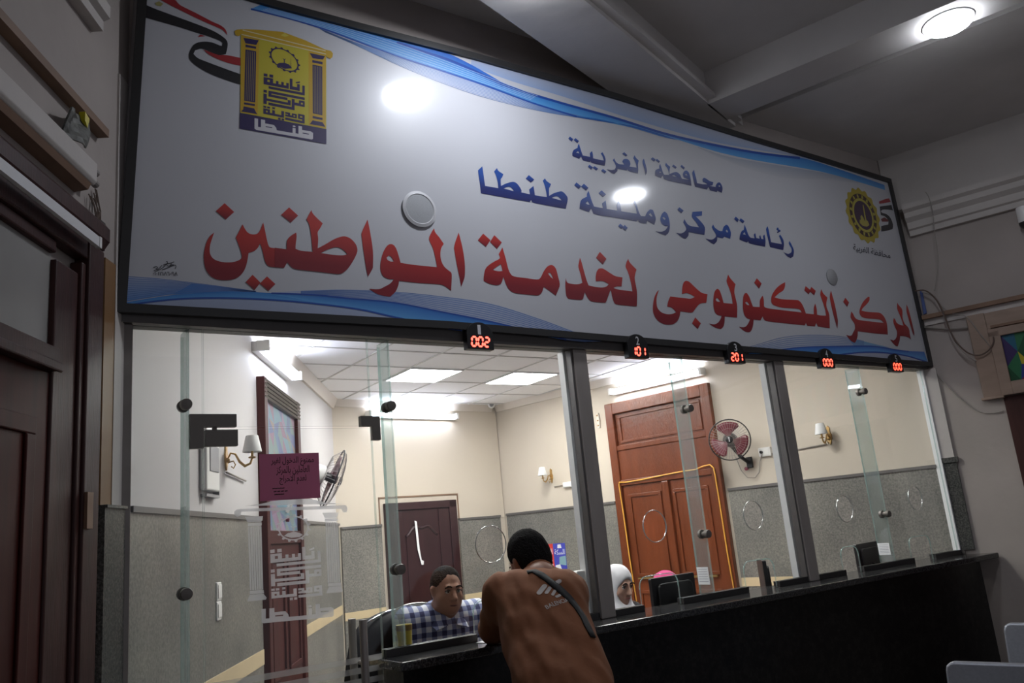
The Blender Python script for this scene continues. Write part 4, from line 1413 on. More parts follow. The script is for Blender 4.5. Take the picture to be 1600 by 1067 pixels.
def make_chair(x, y, deg, seat, top, width, label):
    """office chair, local -y is its front"""
    q = thing('office_chair', label, 'chair', (x, y, 0), math.radians(deg), group='black leather office chairs behind the counter')
    st_ = MB()
    st_.rbox((0, 0, 0), (width, 0.10, 0.48), 0.10, [[1, 0, 0], [0, 0, -1], [0, 1, 0]], 5)
    st_.v = [(a, b, c + seat - 0.05) for a, b, c in st_.v]
    st_.build('seat', 'black_leather', q, bevel=0.02)
    N, M_ = 14, 12
    V = []
    H_ = top - seat - 0.06
    for s_ in (0, 1):
        for i in range(N + 1):
            v = i / N
            ww = width * (0.47 + 0.05 * math.sin(math.pi * v)) * (1 - 0.12 * max(0, v - 0.85) / 0.15)
            for j in range(M_ + 1):
                u = j / M_ * 2 - 1
                bulge = 0.05 * (1 - u * u) * (0.6 + 0.4 * math.cos(9 * v))
                th = (0.028 + 0.030 * math.sqrt(max(0, 1 - u ** 4))) * (0.5 + 0.5 * math.sqrt(max(0, 1 - (2 * v - 1) ** 6)))
                yy = 0.21 + 0.10 * v + 0.06 * u * u * -1 + (th if s_ else -th)
                V.append((u * ww, yy, seat + 0.06 + H_ * v - 0.05 * u * u * max(0, v - 0.7) / 0.3))
    k = (N + 1) * (M_ + 1)
    F_ = []
    def id_(s_, i, j):
        return s_ * k + i * (M_ + 1) + j
    for i in range(N):
        for j in range(M_):
            F_.append((id_(0, i, j), id_(0, i, j + 1), id_(0, i + 1, j + 1), id_(0, i + 1, j)))
            F_.append((id_(1, i, j), id_(1, i + 1, j), id_(1, i + 1, j + 1), id_(1, i, j + 1)))
    for i in range(N):
        for j in (0, M_):
            F_.append((id_(0, i, j), id_(0, i + 1, j), id_(1, i + 1, j), id_(1, i, j)))
    for j in range(M_):
        for i in (0, N):
            F_.append((id_(0, i, j), id_(0, i, j + 1), id_(1, i, j + 1), id_(1, i, j)))
    MB().add(V, F_).build('backrest', 'black_leather', q, smooth='all')
    edge = [(u * width * 0.49 * (1 - 0.1 * abs(u)), 0.335 - 0.06 * u * u, top - 0.045 * u * u + 0.004) for u in [-1 + 2 * t / 10 for t in range(11)]]
    MB().tube(edge, 0.005, 6).build('chrome_edge', 'chrome', q, smooth='all')
    for s_ in (-1, 1):
        a = MB().tube([(s_ * (width / 2 + 0.01), 0.20, seat - 0.03), (s_ * (width / 2 + 0.05), 0.19, seat + 0.17), (s_ * (width / 2 + 0.04), 0.02, seat + 0.2), (s_ * (width / 2 + 0.05), -0.17, seat + 0.17), (s_ * (width / 2 + 0.01), -0.12, seat - 0.03)], 0.014, 8)
        a.build('armrest', 'chrome', q, smooth='all')
    MB().tube([(0, 0.03, 0.11), (0, 0.03, seat - 0.10)], 0.028, 12).build('column', 'chrome', q)
    bs = MB()
    for t in range(5):
        a = 2 * math.pi * t / 5 + 0.3
        bs.tube([(0, 0.03, 0.10), (0.28 * math.cos(a), 0.03 + 0.28 * math.sin(a), 0.07)], [0.025, 0.016], 8)
    bs.build('base', 'black_plastic', q)
    for t in range(5):
        a = 2 * math.pi * t / 5 + 0.3
        MB().ball((0.28 * math.cos(a), 0.03 + 0.28 * math.sin(a), 0.030), (0.024, 0.024, 0.030), 8).build('caster', 'black_plastic', q, smooth='all')
    return q


# waiting benches at the lower right of the hall
def make_bench(x, y, deg, label, L=1.6, top=0.86):
    """bench: local x along it, local -y the side people sit on"""
    q = thing('waiting_bench', label, 'bench', (x, y, 0), math.radians(deg), group='grey steel waiting benches in the hall')
    n = 3
    w_ = L / n
    for k in range(n):
        bk = MB().rbox((w_ * (k + 0.5), 0, 0.66), (w_ - 0.02, 0.035, 0.40), 0.035)
        bk.v = [(a, b + (c - 0.66) * 0.22, c) for a, b, c in bk.v]
        s_ = bk.build('backrest', 'blue_steel', q, bevel=0.010)
        sx_ = MB().box((w_ * (k + 0.5), -0.27, 0.42), (w_ - 0.02, 0.42, 0.03))
        sx_.build('seat', 'blue_steel', q, bevel=0.010)
    MB().span((0.0, -0.22, 0.345), (L, -0.16, 0.404)).build('beam', 'steel_dull', q)
    for xx in (0.12, L - 0.12):
        MB().tube([(xx, -0.19, 0.345), (xx, -0.19, 0.03)], 0.025, 10).build('leg', 'steel_dull', q)
        MB().span((xx - 0.025, -0.42, 0.0), (xx + 0.025, 0.06, 0.03)).build('foot', 'steel_dull', q, bevel=0.005)
    return q


make_bench(3.40, -1.17, -77, 'grey steel waiting bench nearest the counter front, cut by the lower frame edge')
make_bench(4.45, -0.90, -77, 'grey steel waiting bench nearer the right wall')
make_chair(1.645, 0.97, 215, 0.52, 1.215, 0.42, 'empty black office chair left of the plaid shirt man')
make_chair(2.20, 0.92, -6, 0.52, 1.185, 0.42, 'black office chair under the plaid shirt man')
make_chair(2.93, 1.10, 0, 0.50, 1.16, 0.46, 'black office chair behind the leaning man')
make_chair(3.58, 1.24, 14, 0.46, 0.98, 0.44, 'black office chair under the woman in white headscarf')
make_chair(4.08, 1.32, 2, 0.46, 0.98, 0.44, 'black office chair under the woman in pink headscarf')

# ================================================================ the signboard
_t = math.atan2(0.036, 1.53)
SN = np.array([0.0, -math.cos(_t), -math.sin(_t)])      # its face leans slightly forward
SP = np.array([0.0, -0.062, 2.47])


def sgn(p, k=0.0):
    return on_plane(p[0], p[1], SP + SN * (0.0006 * k), SN)


sign = thing('signboard', 'huge printed white signboard with red and blue Arabic lettering above the glass', 'sign', (3.2, -0.06, 2.47))
sm = mat('sign_white', (0.53, 0.535, 0.57), 0.42, spec=0.5, coat=0.9)
sm.node_tree.nodes['Principled BSDF'].inputs['Coat Roughness'].default_value = 0.10
_b = vcol_mat('sign_ink', 0.42, 0.5).node_tree.nodes['Principled BSDF']
_b.inputs['Coat Weight'].default_value = 0.9
_b.inputs['Coat Roughness'].default_value = 0.10
out_ = [(180, 488.5), (700, 514), (1456, 573.5), (1389.5, 280.5), (1280, 246), (1170, 213), (960, 147), (740, 84.5), (560, 38), (425, 2)]
P3 = [sgn(p) for p in out_]
tl = sgn((425, 2)).copy()
tl[0] = 0.507
tl[2] += 0.006
P3.append(tl)
n = len(P3)
back = [np.array([p[0], 0.0, p[2]]) for p in P3]
mb = MB().add(P3 + back, [tuple(range(n)), tuple(range(2 * n - 1, n - 1, -1))] + [(i, (i + 1) % n, (i + 1) % n + n, i + n) for i in range(n)])
mb.build('panel', sm, sign)
# frame: dark bar round the outline
cx = np.mean(P3, 0)
fr = MB()
w_ = 0.034
inner = []
for i in range(n):
    a, b, c = P3[i - 1], P3[i], P3[(i + 1) % n]
    e1, e2 = (b - a) / np.linalg.norm(b - a), (c - b) / np.linalg.norm(c - b)
    n1, n2 = np.cross(e1, SN), np.cross(e2, SN)
    m_ = n1 + n2
    m_ = m_ / (1 + n1 @ n2)
    if m_ @ (cx - b) < 0:
        m_ = -m_
    inner.append(b + m_ * w_)
up_ = SN * 0.016
V = [p + up_ for p in P3] + [p + up_ for p in inner] + [p - SN * 0.002 for p in inner] + list(back)
F_ = []
for i in range(n):
    j = (i + 1) % n
    F_ += [(i, j, n + j, n + i), (n + i, n + j, 2 * n + j, 2 * n + i), (i, 3 * n + i, 3 * n + j, j)]
fr.add(V, F_)
fr.build('frame', 'frame_black', sign)


def ink(mb, loops, k, col, sub=3, col_low=None, smooth=True, corner=48):
    """one printed shape: outline loops in photo points laid on the sign face"""
    L = [smooth_poly(l, sub, corner) if smooth else l for l in loops]
    V2, F2 = fill(L)
    P = [sgn(p, k) for p in V2]
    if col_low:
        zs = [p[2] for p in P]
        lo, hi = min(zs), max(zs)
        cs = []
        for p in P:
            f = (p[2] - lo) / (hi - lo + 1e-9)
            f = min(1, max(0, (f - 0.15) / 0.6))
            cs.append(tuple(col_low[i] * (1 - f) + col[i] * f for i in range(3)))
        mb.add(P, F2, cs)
    else:
        mb.add(P, F2, col)


def crop(x0, y0, s, pts):
    return [(x0 + p[0] / s, y0 + p[1] / s) for p in pts]


def band(mb, up, lo, k, cu_, cl_, n=40):
    def res(p):
        p = np.array(p, float)
        d = np.concatenate([[0], np.cumsum(np.linalg.norm(np.diff(p, axis=0), axis=1))])
        t = np.linspace(0, d[-1], n)
        sp = np.array(spline([tuple(q) for q in p], 6))
        d2 = np.concatenate([[0], np.cumsum(np.linalg.norm(np.diff(sp, axis=0), axis=1))])
        t = np.linspace(0, d2[-1], n)
        return np.stack([np.interp(t, d2, sp[:, 0]), np.interp(t, d2, sp[:, 1])], 1)
    U, L = res(up), res(lo)
    P = [sgn(p, k) for p in U] + [sgn(p, k) for p in L]
    mb.add(P, [(i, i + 1, n + i + 1, n + i) for i in range(n - 1)], [cu_] * n + [cl_] * n)


def line(mb, pts, w, k, col):
    p = np.array(spline(pts, 5))
    t = np.gradient(p, axis=0)
    t /= np.linalg.norm(t, axis=1)[:, None] + 1e-9
    nn = np.stack([-t[:, 1], t[:, 0]], 1) * w / 2
    m = len(p)
    P = [sgn(q, k) for q in p + nn] + [sgn(q, k) for q in p - nn]
    mb.add(P, [(i, i + 1, m + i + 1, m + i) for i in range(m - 1)], col)


def lerp_lines(mb, a, b, n, w, k, col):
    a, b = np.array(a, float), np.array(b, float)
    for i in range(n):
        f = i / (n - 1)
        line(mb, [tuple(q) for q in a * (1 - f) + b * f], w, k, col)


BL_D, BL_M, BL_L, BL_P = (0.012, 0.07, 0.36), (0.035, 0.20, 0.56), (0.10, 0.34, 0.68), (0.30, 0.40, 0.62)
wv = MB()
# top wave
topU = [(408, 7), (500, 29), (600, 58.5), (640, 66), (690, 79), (740, 103), (794, 134), (874, 159), (930, 174), (985, 191), (1036, 207), (1100, 225), (1178, 237), (1250, 246), (1310, 264), (1382, 289)]
topL = [(392, 14), (456, 30), (508, 46), (557, 64), (625, 89), (692, 111), (760, 134), (830, 160), (901, 182), (942, 190), (1009, 204), (1049, 215), (1116, 236), (1178, 250), (1287, 269), (1383, 297)]
band(wv, topU, topL, 1, BL_M, BL_L)
band(wv, [(735, 103), (800, 127), (880, 151), (985, 185), (1100, 218), (1178, 233), (1260, 246)], [(738, 88), (810, 108), (900, 136), (1000, 166), (1120, 205), (1200, 229), (1290, 257)], 0.6, BL_P, (0.42, 0.45, 0.55))
line(wv, topL[:9], 2.4, 2, BL_D)
line(wv, [(620, 66), (660, 80), (700, 93), (740, 110), (794, 135), (874, 160), (960, 184), (1036, 208), (1100, 223), (1178, 238), (1250, 247)], 3.6, 2, BL_D)
band(wv, [(640, 66), (700, 84), (740, 103), (790, 132)], [(620, 67), (690, 92), (740, 114), (786, 137)], 1.5, (0.02, 0.12, 0.52), BL_M, 16)
lerp_lines(wv, [(420, 12), (520, 38), (620, 68), (730, 108), (840, 150)], [(408, 16), (508, 44), (610, 80), (720, 117), (830, 156)], 5, 0.7, 2.2, (0.35, 0.5, 0.75))
band(wv, [(557, 66), (625, 90), (692, 112), (760, 135), (830, 161), (901, 183), (942, 191)], [(553, 69), (625, 102), (692, 129), (760, 152), (830, 169), (890, 181), (942, 191)], 0.8, (0.42, 0.48, 0.62), (0.50, 0.53, 0.60))
lerp_lines(wv, [(500, 45), (557, 67), (625, 91), (692, 113), (760, 136), (847, 166), (939, 189)], [(508, 50), (557, 71), (625, 103), (692, 130), (760, 153), (847, 174), (939, 189)], 9, 0.75, 1.4, (0.14, 0.24, 0.48))
band(wv, [(901, 183), (942, 190), (985, 196), (1030, 209), (1060, 219)], [(901, 181), (942, 187), (1000, 203), (1036, 214), (1060, 219)], 2.4, BL_D, BL_M, 16)
band(wv, [(1090, 229), (1131, 243), (1178, 252), (1287, 270), (1350, 285)], [(1090, 231), (1150, 257), (1220, 277), (1287, 281), (1340, 286)], 0.8, (0.36, 0.39, 0.47), (0.50, 0.51, 0.54))
# bottom waves, left part
b_up = [(190, 430), (279, 439), (349, 448), (384, 455), (419, 457.5)]
band(wv, [(188, 431), (240, 434), (279, 439), (349, 448.5), (400, 456), (430, 458)], [(186, 473), (240, 464), (279, 459), (330, 456.5), (390, 456), (430, 459)], 0.8, (0.40, 0.46, 0.62), (0.10, 0.26, 0.60))
lerp_lines(wv, [(188, 431), (240, 435), (279, 439), (349, 448), (400, 455)], [(186, 472), (240, 463), (279, 458), (349, 455), (400, 456)], 12, 0.8, 1.3, (0.10, 0.19, 0.46))
band(wv, [(300, 443), (349, 449), (390, 455.5), (425, 458)], [(270, 460), (330, 457), (390, 456.5), (425, 459)], 1.2, BL_M, BL_M, 14)
band(wv, [(186, 474), (240, 465), (279, 460), (349, 456), (396, 456), (450, 463), (520, 476), (580, 487)], [(200, 479), (240, 472), (279, 467), (349, 465.5), (419, 468), (490, 474), (560, 483), (600, 490)], 1.0, BL_M, BL_L)
line(wv, [(190, 481), (210, 475), (279, 467), (349, 465.5), (419, 468), (490, 474), (560, 483), (615, 495), (690, 511), (722, 516)], 2.6, 2, BL_D)
# pale field below the dark curve
band(wv, [(200, 478), (279, 468), (349, 466.5), (419, 469), (490, 475), (560, 484), (615, 496), (660, 506)], [(196, 484.5), (279, 488.5), (349, 492.5), (419, 496), (490, 499.5), (560, 503), (615, 505.5), (660, 508)], 0.5, (0.34, 0.40, 0.56), (0.34, 0.38, 0.50))
# right wave of the left group
band(wv, [(424, 457), (490, 453.5), (540, 452.5), (615, 456), (690, 463), (765, 474), (840, 497), (900, 519), (940, 533)], [(424, 459), (490, 461), (540, 466), (615, 473), (690, 488), (765, 503), (840, 521), (880, 530), (925, 534)], 0.7, (0.36, 0.43, 0.60), (0.40, 0.45, 0.58))
lerp_lines(wv, [(470, 455), (540, 453), (615, 456), (690, 463.5), (765, 475), (840, 498), (900, 520), (940, 533)], [(470, 461), (540, 465), (615, 472), (690, 487), (765, 502), (840, 520), (880, 530), (915, 534)], 9, 0.8, 1.4, (0.10, 0.19, 0.46))
band(wv, [(415, 458), (460, 458), (500, 461), (540, 465.5), (615, 472.5), (690, 487), (765, 502), (840, 520), (885, 531)], [(415, 459), (450, 464), (500, 474), (540, 480), (615, 495), (690, 509), (760, 518.5), (840, 524), (885, 532)], 1.1, (0.02, 0.13, 0.46), BL_L)
line(wv, [(424, 458), (490, 460.5), (540, 465.5), (615, 472.5), (690, 487), (765, 502), (840, 520), (885, 531)], 2.2, 2, BL_D)
# bottom waves, right part
band(wv, [(1160, 546), (1199, 536), (1230, 528), (1265, 524), (1310, 526), (1345, 532), (1385, 542), (1415, 549)], [(1160, 548), (1199, 549), (1230, 545.5), (1265, 542), (1310, 541), (1345, 541), (1385, 543), (1415, 549)], 0.7, (0.44, 0.47, 0.56), (0.40, 0.45, 0.56))
lerp_lines(wv, [(1150, 548), (1185, 538), (1222, 527.5), (1262, 523.5), (1312, 525.5), (1350, 533)], [(1172, 550), (1200, 546), (1235, 541), (1265, 539), (1312, 539), (1350, 540)], 6, 0.75, 1.4, (0.12, 0.20, 0.42))
band(wv, [(1325, 529), (1345, 532), (1365, 537), (1385, 541.5)], [(1335, 541), (1350, 541), (1370, 541.5), (1390, 543)], 0.9, (0.18, 0.36, 0.52), (0.16, 0.32, 0.56), 12)
band(wv, [(1170, 552), (1199, 549.5), (1230, 545), (1260, 542), (1321, 541), (1365, 541), (1400, 547), (1444, 549.5)], [(1170, 553), (1199, 553), (1240, 556), (1290, 559), (1325, 553), (1365, 550), (1400, 553), (1449, 564)], 1.0, (0.03, 0.14, 0.50), BL_L)
line(wv, [(1285, 559), (1305, 555), (1347, 550.5), (1382, 551), (1417, 556), (1450, 566)], 2.2, 2, BL_D)
line(wv, [(1185, 551), (1225, 545.5), (1262, 542), (1321, 541), (1365, 541), (1400, 546.5), (1420, 549)], 1.6, 2, BL_D)
band(wv, [(1290, 560), (1325, 554), (1365, 551), (1400, 554), (1446, 567)], [(1290, 560.5), (1325, 562), (1365, 564.5), (1400, 567), (1446, 569)], 0.5, (0.38, 0.41, 0.52), (0.36, 0.38, 0.47))
wv.build('wave_print', 'sign_ink', sign, fix=False)

# flag ribbon
fl = MB()
T = lambda pts: crop(200, 0, 7.62, pts)
ink(fl, [T([(137, 22), (300, 95), (500, 170), (800, 280), (1000, 360), (1120, 430), (1180, 490), (1185, 560), (1165, 645), (1080, 655), (960, 610), (880, 580), (800, 600), (780, 640), (830, 690), (950, 740), (1150, 815), (1345, 885), (1345, 1010), (1200, 965), (1000, 890), (850, 810), (760, 740), (725, 680), (740, 600), (800, 520), (900, 495), (1000, 505), (1090, 540), (1120, 545), (1125, 510), (1080, 480), (950, 430), (800, 385), (600, 320), (350, 250), (137, 190)])], 2, (0.012, 0.012, 0.015))
RED = (0.33, 0.018, 0.025)
ink(fl, [T([(375, -8), (545, -8), (620, 60), (800, 150), (1000, 255), (1100, 300), (1160, 350), (1185, 420), (1130, 360), (1050, 320), (900, 255), (700, 160), (500, 60)])], 2, RED)
ink(fl, [T([(830, 445), (860, 410), (920, 430), (870, 437)])], 2, RED)
ink(fl, [T([(900, 590), (980, 620), (1080, 655), (1170, 655), (1345, 690), (1345, 785), (1180, 745), (1050, 695), (950, 640)])], 2.3, RED)
ink(fl, [T([(320, 35), (370, 15), (420, 45), (390, 75), (340, 65)])], 2, (0.35, 0.32, 0.12))
fl.build('flag_ribbon', 'sign_ink', sign, fix=False)
# small ribbon by the right emblem
fl = MB()
T8 = lambda pts: crop(1310, 280, 8.21, pts)
ink(fl, [T8([(520, 285), (600, 255), (650, 245), (672, 290), (600, 305), (525, 315)])], 2, RED)
ink(fl, [T8([(530, 350), (600, 340), (680, 330), (700, 400), (640, 390), (570, 390), (545, 410), (560, 430), (620, 450), (670, 500), (700, 580), (695, 640), (600, 665), (550, 670), (550, 600), (640, 580), (640, 530), (600, 480), (545, 460)])], 2, (0.015, 0.015, 0.02))
ink(fl, [T8([(545, 510), (590, 490), (640, 520), (640, 545), (560, 545)])], 2.2, (0.16, 0.03, 0.03))
fl.build('flag_ribbon', 'sign_ink', sign, fix=False)

# ---------------------------------------------------------------- red headline
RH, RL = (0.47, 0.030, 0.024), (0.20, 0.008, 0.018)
hd = MB()


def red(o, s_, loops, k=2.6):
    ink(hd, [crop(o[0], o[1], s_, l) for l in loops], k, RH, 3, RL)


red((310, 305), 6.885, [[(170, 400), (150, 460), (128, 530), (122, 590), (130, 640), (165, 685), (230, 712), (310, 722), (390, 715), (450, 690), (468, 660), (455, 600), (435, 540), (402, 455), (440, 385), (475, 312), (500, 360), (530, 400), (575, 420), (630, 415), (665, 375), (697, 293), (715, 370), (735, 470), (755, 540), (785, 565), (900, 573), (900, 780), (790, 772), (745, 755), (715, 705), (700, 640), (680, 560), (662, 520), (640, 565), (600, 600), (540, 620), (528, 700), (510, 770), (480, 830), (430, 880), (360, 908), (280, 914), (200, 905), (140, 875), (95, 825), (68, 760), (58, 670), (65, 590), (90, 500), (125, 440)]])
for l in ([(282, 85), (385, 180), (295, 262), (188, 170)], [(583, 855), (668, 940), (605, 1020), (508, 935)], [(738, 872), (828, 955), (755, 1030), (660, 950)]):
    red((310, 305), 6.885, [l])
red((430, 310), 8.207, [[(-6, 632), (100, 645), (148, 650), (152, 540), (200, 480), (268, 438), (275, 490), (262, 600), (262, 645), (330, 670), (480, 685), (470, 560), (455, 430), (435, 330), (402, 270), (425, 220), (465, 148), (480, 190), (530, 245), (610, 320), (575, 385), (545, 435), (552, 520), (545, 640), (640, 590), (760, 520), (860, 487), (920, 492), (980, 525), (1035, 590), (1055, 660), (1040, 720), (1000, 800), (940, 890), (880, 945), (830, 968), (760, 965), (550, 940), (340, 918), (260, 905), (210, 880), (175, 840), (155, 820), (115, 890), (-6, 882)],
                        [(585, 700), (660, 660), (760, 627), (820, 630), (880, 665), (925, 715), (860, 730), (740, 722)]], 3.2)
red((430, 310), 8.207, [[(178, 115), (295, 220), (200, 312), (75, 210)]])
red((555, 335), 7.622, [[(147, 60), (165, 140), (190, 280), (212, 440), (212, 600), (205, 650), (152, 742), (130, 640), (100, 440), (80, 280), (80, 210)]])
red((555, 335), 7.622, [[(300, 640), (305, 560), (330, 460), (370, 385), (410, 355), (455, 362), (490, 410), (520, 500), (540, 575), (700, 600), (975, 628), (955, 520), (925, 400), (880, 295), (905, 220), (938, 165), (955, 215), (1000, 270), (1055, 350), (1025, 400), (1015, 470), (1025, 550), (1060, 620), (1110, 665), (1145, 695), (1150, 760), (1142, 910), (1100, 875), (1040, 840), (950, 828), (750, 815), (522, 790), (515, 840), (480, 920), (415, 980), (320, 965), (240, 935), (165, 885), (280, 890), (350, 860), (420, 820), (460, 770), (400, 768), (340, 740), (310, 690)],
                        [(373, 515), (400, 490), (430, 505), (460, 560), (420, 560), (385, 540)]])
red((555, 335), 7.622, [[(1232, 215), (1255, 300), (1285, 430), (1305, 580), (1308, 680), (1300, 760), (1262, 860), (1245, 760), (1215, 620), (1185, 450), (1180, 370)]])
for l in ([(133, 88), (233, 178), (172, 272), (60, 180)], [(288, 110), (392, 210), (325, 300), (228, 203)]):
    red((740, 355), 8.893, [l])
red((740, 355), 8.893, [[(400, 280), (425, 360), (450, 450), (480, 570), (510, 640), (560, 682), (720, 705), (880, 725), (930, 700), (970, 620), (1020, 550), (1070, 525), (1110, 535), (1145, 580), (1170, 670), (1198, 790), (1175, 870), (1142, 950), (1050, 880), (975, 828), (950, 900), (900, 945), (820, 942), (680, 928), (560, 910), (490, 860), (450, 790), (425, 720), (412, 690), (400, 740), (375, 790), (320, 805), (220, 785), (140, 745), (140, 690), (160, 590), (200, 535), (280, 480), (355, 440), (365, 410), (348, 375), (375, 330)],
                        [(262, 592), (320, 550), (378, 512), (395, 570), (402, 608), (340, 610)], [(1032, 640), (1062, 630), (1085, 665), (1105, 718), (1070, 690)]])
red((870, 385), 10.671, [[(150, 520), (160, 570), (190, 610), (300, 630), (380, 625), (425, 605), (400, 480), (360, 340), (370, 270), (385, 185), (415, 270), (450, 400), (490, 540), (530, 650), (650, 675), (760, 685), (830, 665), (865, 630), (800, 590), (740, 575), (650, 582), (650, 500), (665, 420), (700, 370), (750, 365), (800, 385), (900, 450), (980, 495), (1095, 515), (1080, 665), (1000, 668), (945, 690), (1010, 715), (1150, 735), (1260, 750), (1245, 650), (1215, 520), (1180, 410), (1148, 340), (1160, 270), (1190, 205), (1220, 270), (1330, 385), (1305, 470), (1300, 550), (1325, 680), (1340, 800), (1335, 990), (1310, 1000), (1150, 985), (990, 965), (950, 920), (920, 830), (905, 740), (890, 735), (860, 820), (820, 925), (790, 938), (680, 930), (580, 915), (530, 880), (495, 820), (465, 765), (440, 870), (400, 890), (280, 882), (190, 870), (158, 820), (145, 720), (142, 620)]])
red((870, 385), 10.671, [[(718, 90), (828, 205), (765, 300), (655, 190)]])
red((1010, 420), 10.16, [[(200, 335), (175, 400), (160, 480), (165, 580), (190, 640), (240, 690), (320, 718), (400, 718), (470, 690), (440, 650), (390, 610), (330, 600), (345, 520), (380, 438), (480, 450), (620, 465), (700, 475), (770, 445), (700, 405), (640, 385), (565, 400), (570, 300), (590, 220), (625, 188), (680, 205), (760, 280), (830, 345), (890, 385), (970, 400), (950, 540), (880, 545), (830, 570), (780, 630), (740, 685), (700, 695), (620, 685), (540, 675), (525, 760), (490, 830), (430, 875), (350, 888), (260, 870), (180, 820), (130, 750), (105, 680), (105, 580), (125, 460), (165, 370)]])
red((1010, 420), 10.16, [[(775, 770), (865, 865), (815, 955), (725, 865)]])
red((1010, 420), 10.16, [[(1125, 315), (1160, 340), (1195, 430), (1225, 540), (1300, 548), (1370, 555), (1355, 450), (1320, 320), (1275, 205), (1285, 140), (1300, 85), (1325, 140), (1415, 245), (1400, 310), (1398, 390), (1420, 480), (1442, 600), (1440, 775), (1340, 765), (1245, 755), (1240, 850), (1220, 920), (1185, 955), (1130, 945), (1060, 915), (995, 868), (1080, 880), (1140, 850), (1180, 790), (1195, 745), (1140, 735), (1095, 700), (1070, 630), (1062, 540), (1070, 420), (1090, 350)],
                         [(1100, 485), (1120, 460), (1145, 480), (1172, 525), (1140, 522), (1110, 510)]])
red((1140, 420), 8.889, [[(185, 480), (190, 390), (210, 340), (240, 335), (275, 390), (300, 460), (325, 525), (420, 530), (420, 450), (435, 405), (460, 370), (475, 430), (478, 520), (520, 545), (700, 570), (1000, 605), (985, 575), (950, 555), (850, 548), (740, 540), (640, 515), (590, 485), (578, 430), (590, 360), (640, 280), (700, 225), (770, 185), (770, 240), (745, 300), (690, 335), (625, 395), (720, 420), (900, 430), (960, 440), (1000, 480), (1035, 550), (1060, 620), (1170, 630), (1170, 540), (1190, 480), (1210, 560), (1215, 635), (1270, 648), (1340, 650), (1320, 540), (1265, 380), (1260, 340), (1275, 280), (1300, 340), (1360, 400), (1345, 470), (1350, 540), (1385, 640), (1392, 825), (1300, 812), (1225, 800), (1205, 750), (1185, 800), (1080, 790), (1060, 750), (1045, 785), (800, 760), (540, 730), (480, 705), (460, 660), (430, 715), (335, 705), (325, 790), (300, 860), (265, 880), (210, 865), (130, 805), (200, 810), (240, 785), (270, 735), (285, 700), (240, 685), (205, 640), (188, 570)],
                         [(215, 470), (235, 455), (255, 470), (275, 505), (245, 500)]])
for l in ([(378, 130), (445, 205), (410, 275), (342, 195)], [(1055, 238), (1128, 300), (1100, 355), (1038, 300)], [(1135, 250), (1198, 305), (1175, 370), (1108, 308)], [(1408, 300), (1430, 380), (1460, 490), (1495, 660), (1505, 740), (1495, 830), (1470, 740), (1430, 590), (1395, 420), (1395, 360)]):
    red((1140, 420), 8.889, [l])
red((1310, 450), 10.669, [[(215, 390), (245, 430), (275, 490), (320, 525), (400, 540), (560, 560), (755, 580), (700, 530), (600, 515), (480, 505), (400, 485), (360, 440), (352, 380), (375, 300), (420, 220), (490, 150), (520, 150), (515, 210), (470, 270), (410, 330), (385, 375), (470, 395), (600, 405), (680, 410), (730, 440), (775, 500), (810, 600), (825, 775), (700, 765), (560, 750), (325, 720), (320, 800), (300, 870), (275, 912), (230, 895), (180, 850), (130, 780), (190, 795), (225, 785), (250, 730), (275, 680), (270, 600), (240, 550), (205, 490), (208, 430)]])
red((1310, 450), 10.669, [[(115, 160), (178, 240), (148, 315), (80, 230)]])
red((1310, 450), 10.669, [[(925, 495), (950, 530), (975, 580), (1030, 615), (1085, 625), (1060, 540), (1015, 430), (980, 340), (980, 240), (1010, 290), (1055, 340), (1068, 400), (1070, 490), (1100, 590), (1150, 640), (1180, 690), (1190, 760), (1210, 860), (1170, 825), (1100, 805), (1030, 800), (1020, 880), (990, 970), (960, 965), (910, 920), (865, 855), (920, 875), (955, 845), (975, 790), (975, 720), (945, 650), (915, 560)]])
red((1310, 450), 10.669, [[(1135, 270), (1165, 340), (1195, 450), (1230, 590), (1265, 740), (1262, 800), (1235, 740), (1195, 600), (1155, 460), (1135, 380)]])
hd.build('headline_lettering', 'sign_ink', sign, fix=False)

# ---------------------------------------------------------------- two blue lines
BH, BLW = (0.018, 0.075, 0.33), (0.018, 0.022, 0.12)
o2, o1 = MB(), MB()


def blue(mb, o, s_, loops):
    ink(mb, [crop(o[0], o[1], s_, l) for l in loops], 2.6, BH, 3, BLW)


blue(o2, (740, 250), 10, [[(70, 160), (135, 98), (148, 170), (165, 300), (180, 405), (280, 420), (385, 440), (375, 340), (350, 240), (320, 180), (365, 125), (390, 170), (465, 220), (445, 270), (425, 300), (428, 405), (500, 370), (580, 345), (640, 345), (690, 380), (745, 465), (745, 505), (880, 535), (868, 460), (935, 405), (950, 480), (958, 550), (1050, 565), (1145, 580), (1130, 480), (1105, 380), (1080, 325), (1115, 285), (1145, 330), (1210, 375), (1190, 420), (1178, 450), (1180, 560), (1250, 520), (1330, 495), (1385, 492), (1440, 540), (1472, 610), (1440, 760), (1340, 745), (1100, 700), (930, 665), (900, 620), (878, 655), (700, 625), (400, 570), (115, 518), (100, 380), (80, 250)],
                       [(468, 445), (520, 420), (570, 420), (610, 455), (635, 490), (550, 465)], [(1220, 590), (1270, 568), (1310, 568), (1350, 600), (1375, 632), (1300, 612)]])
blue(o2, (740, 250), 10, [[(862, 235), (948, 305), (895, 352), (815, 290)]])
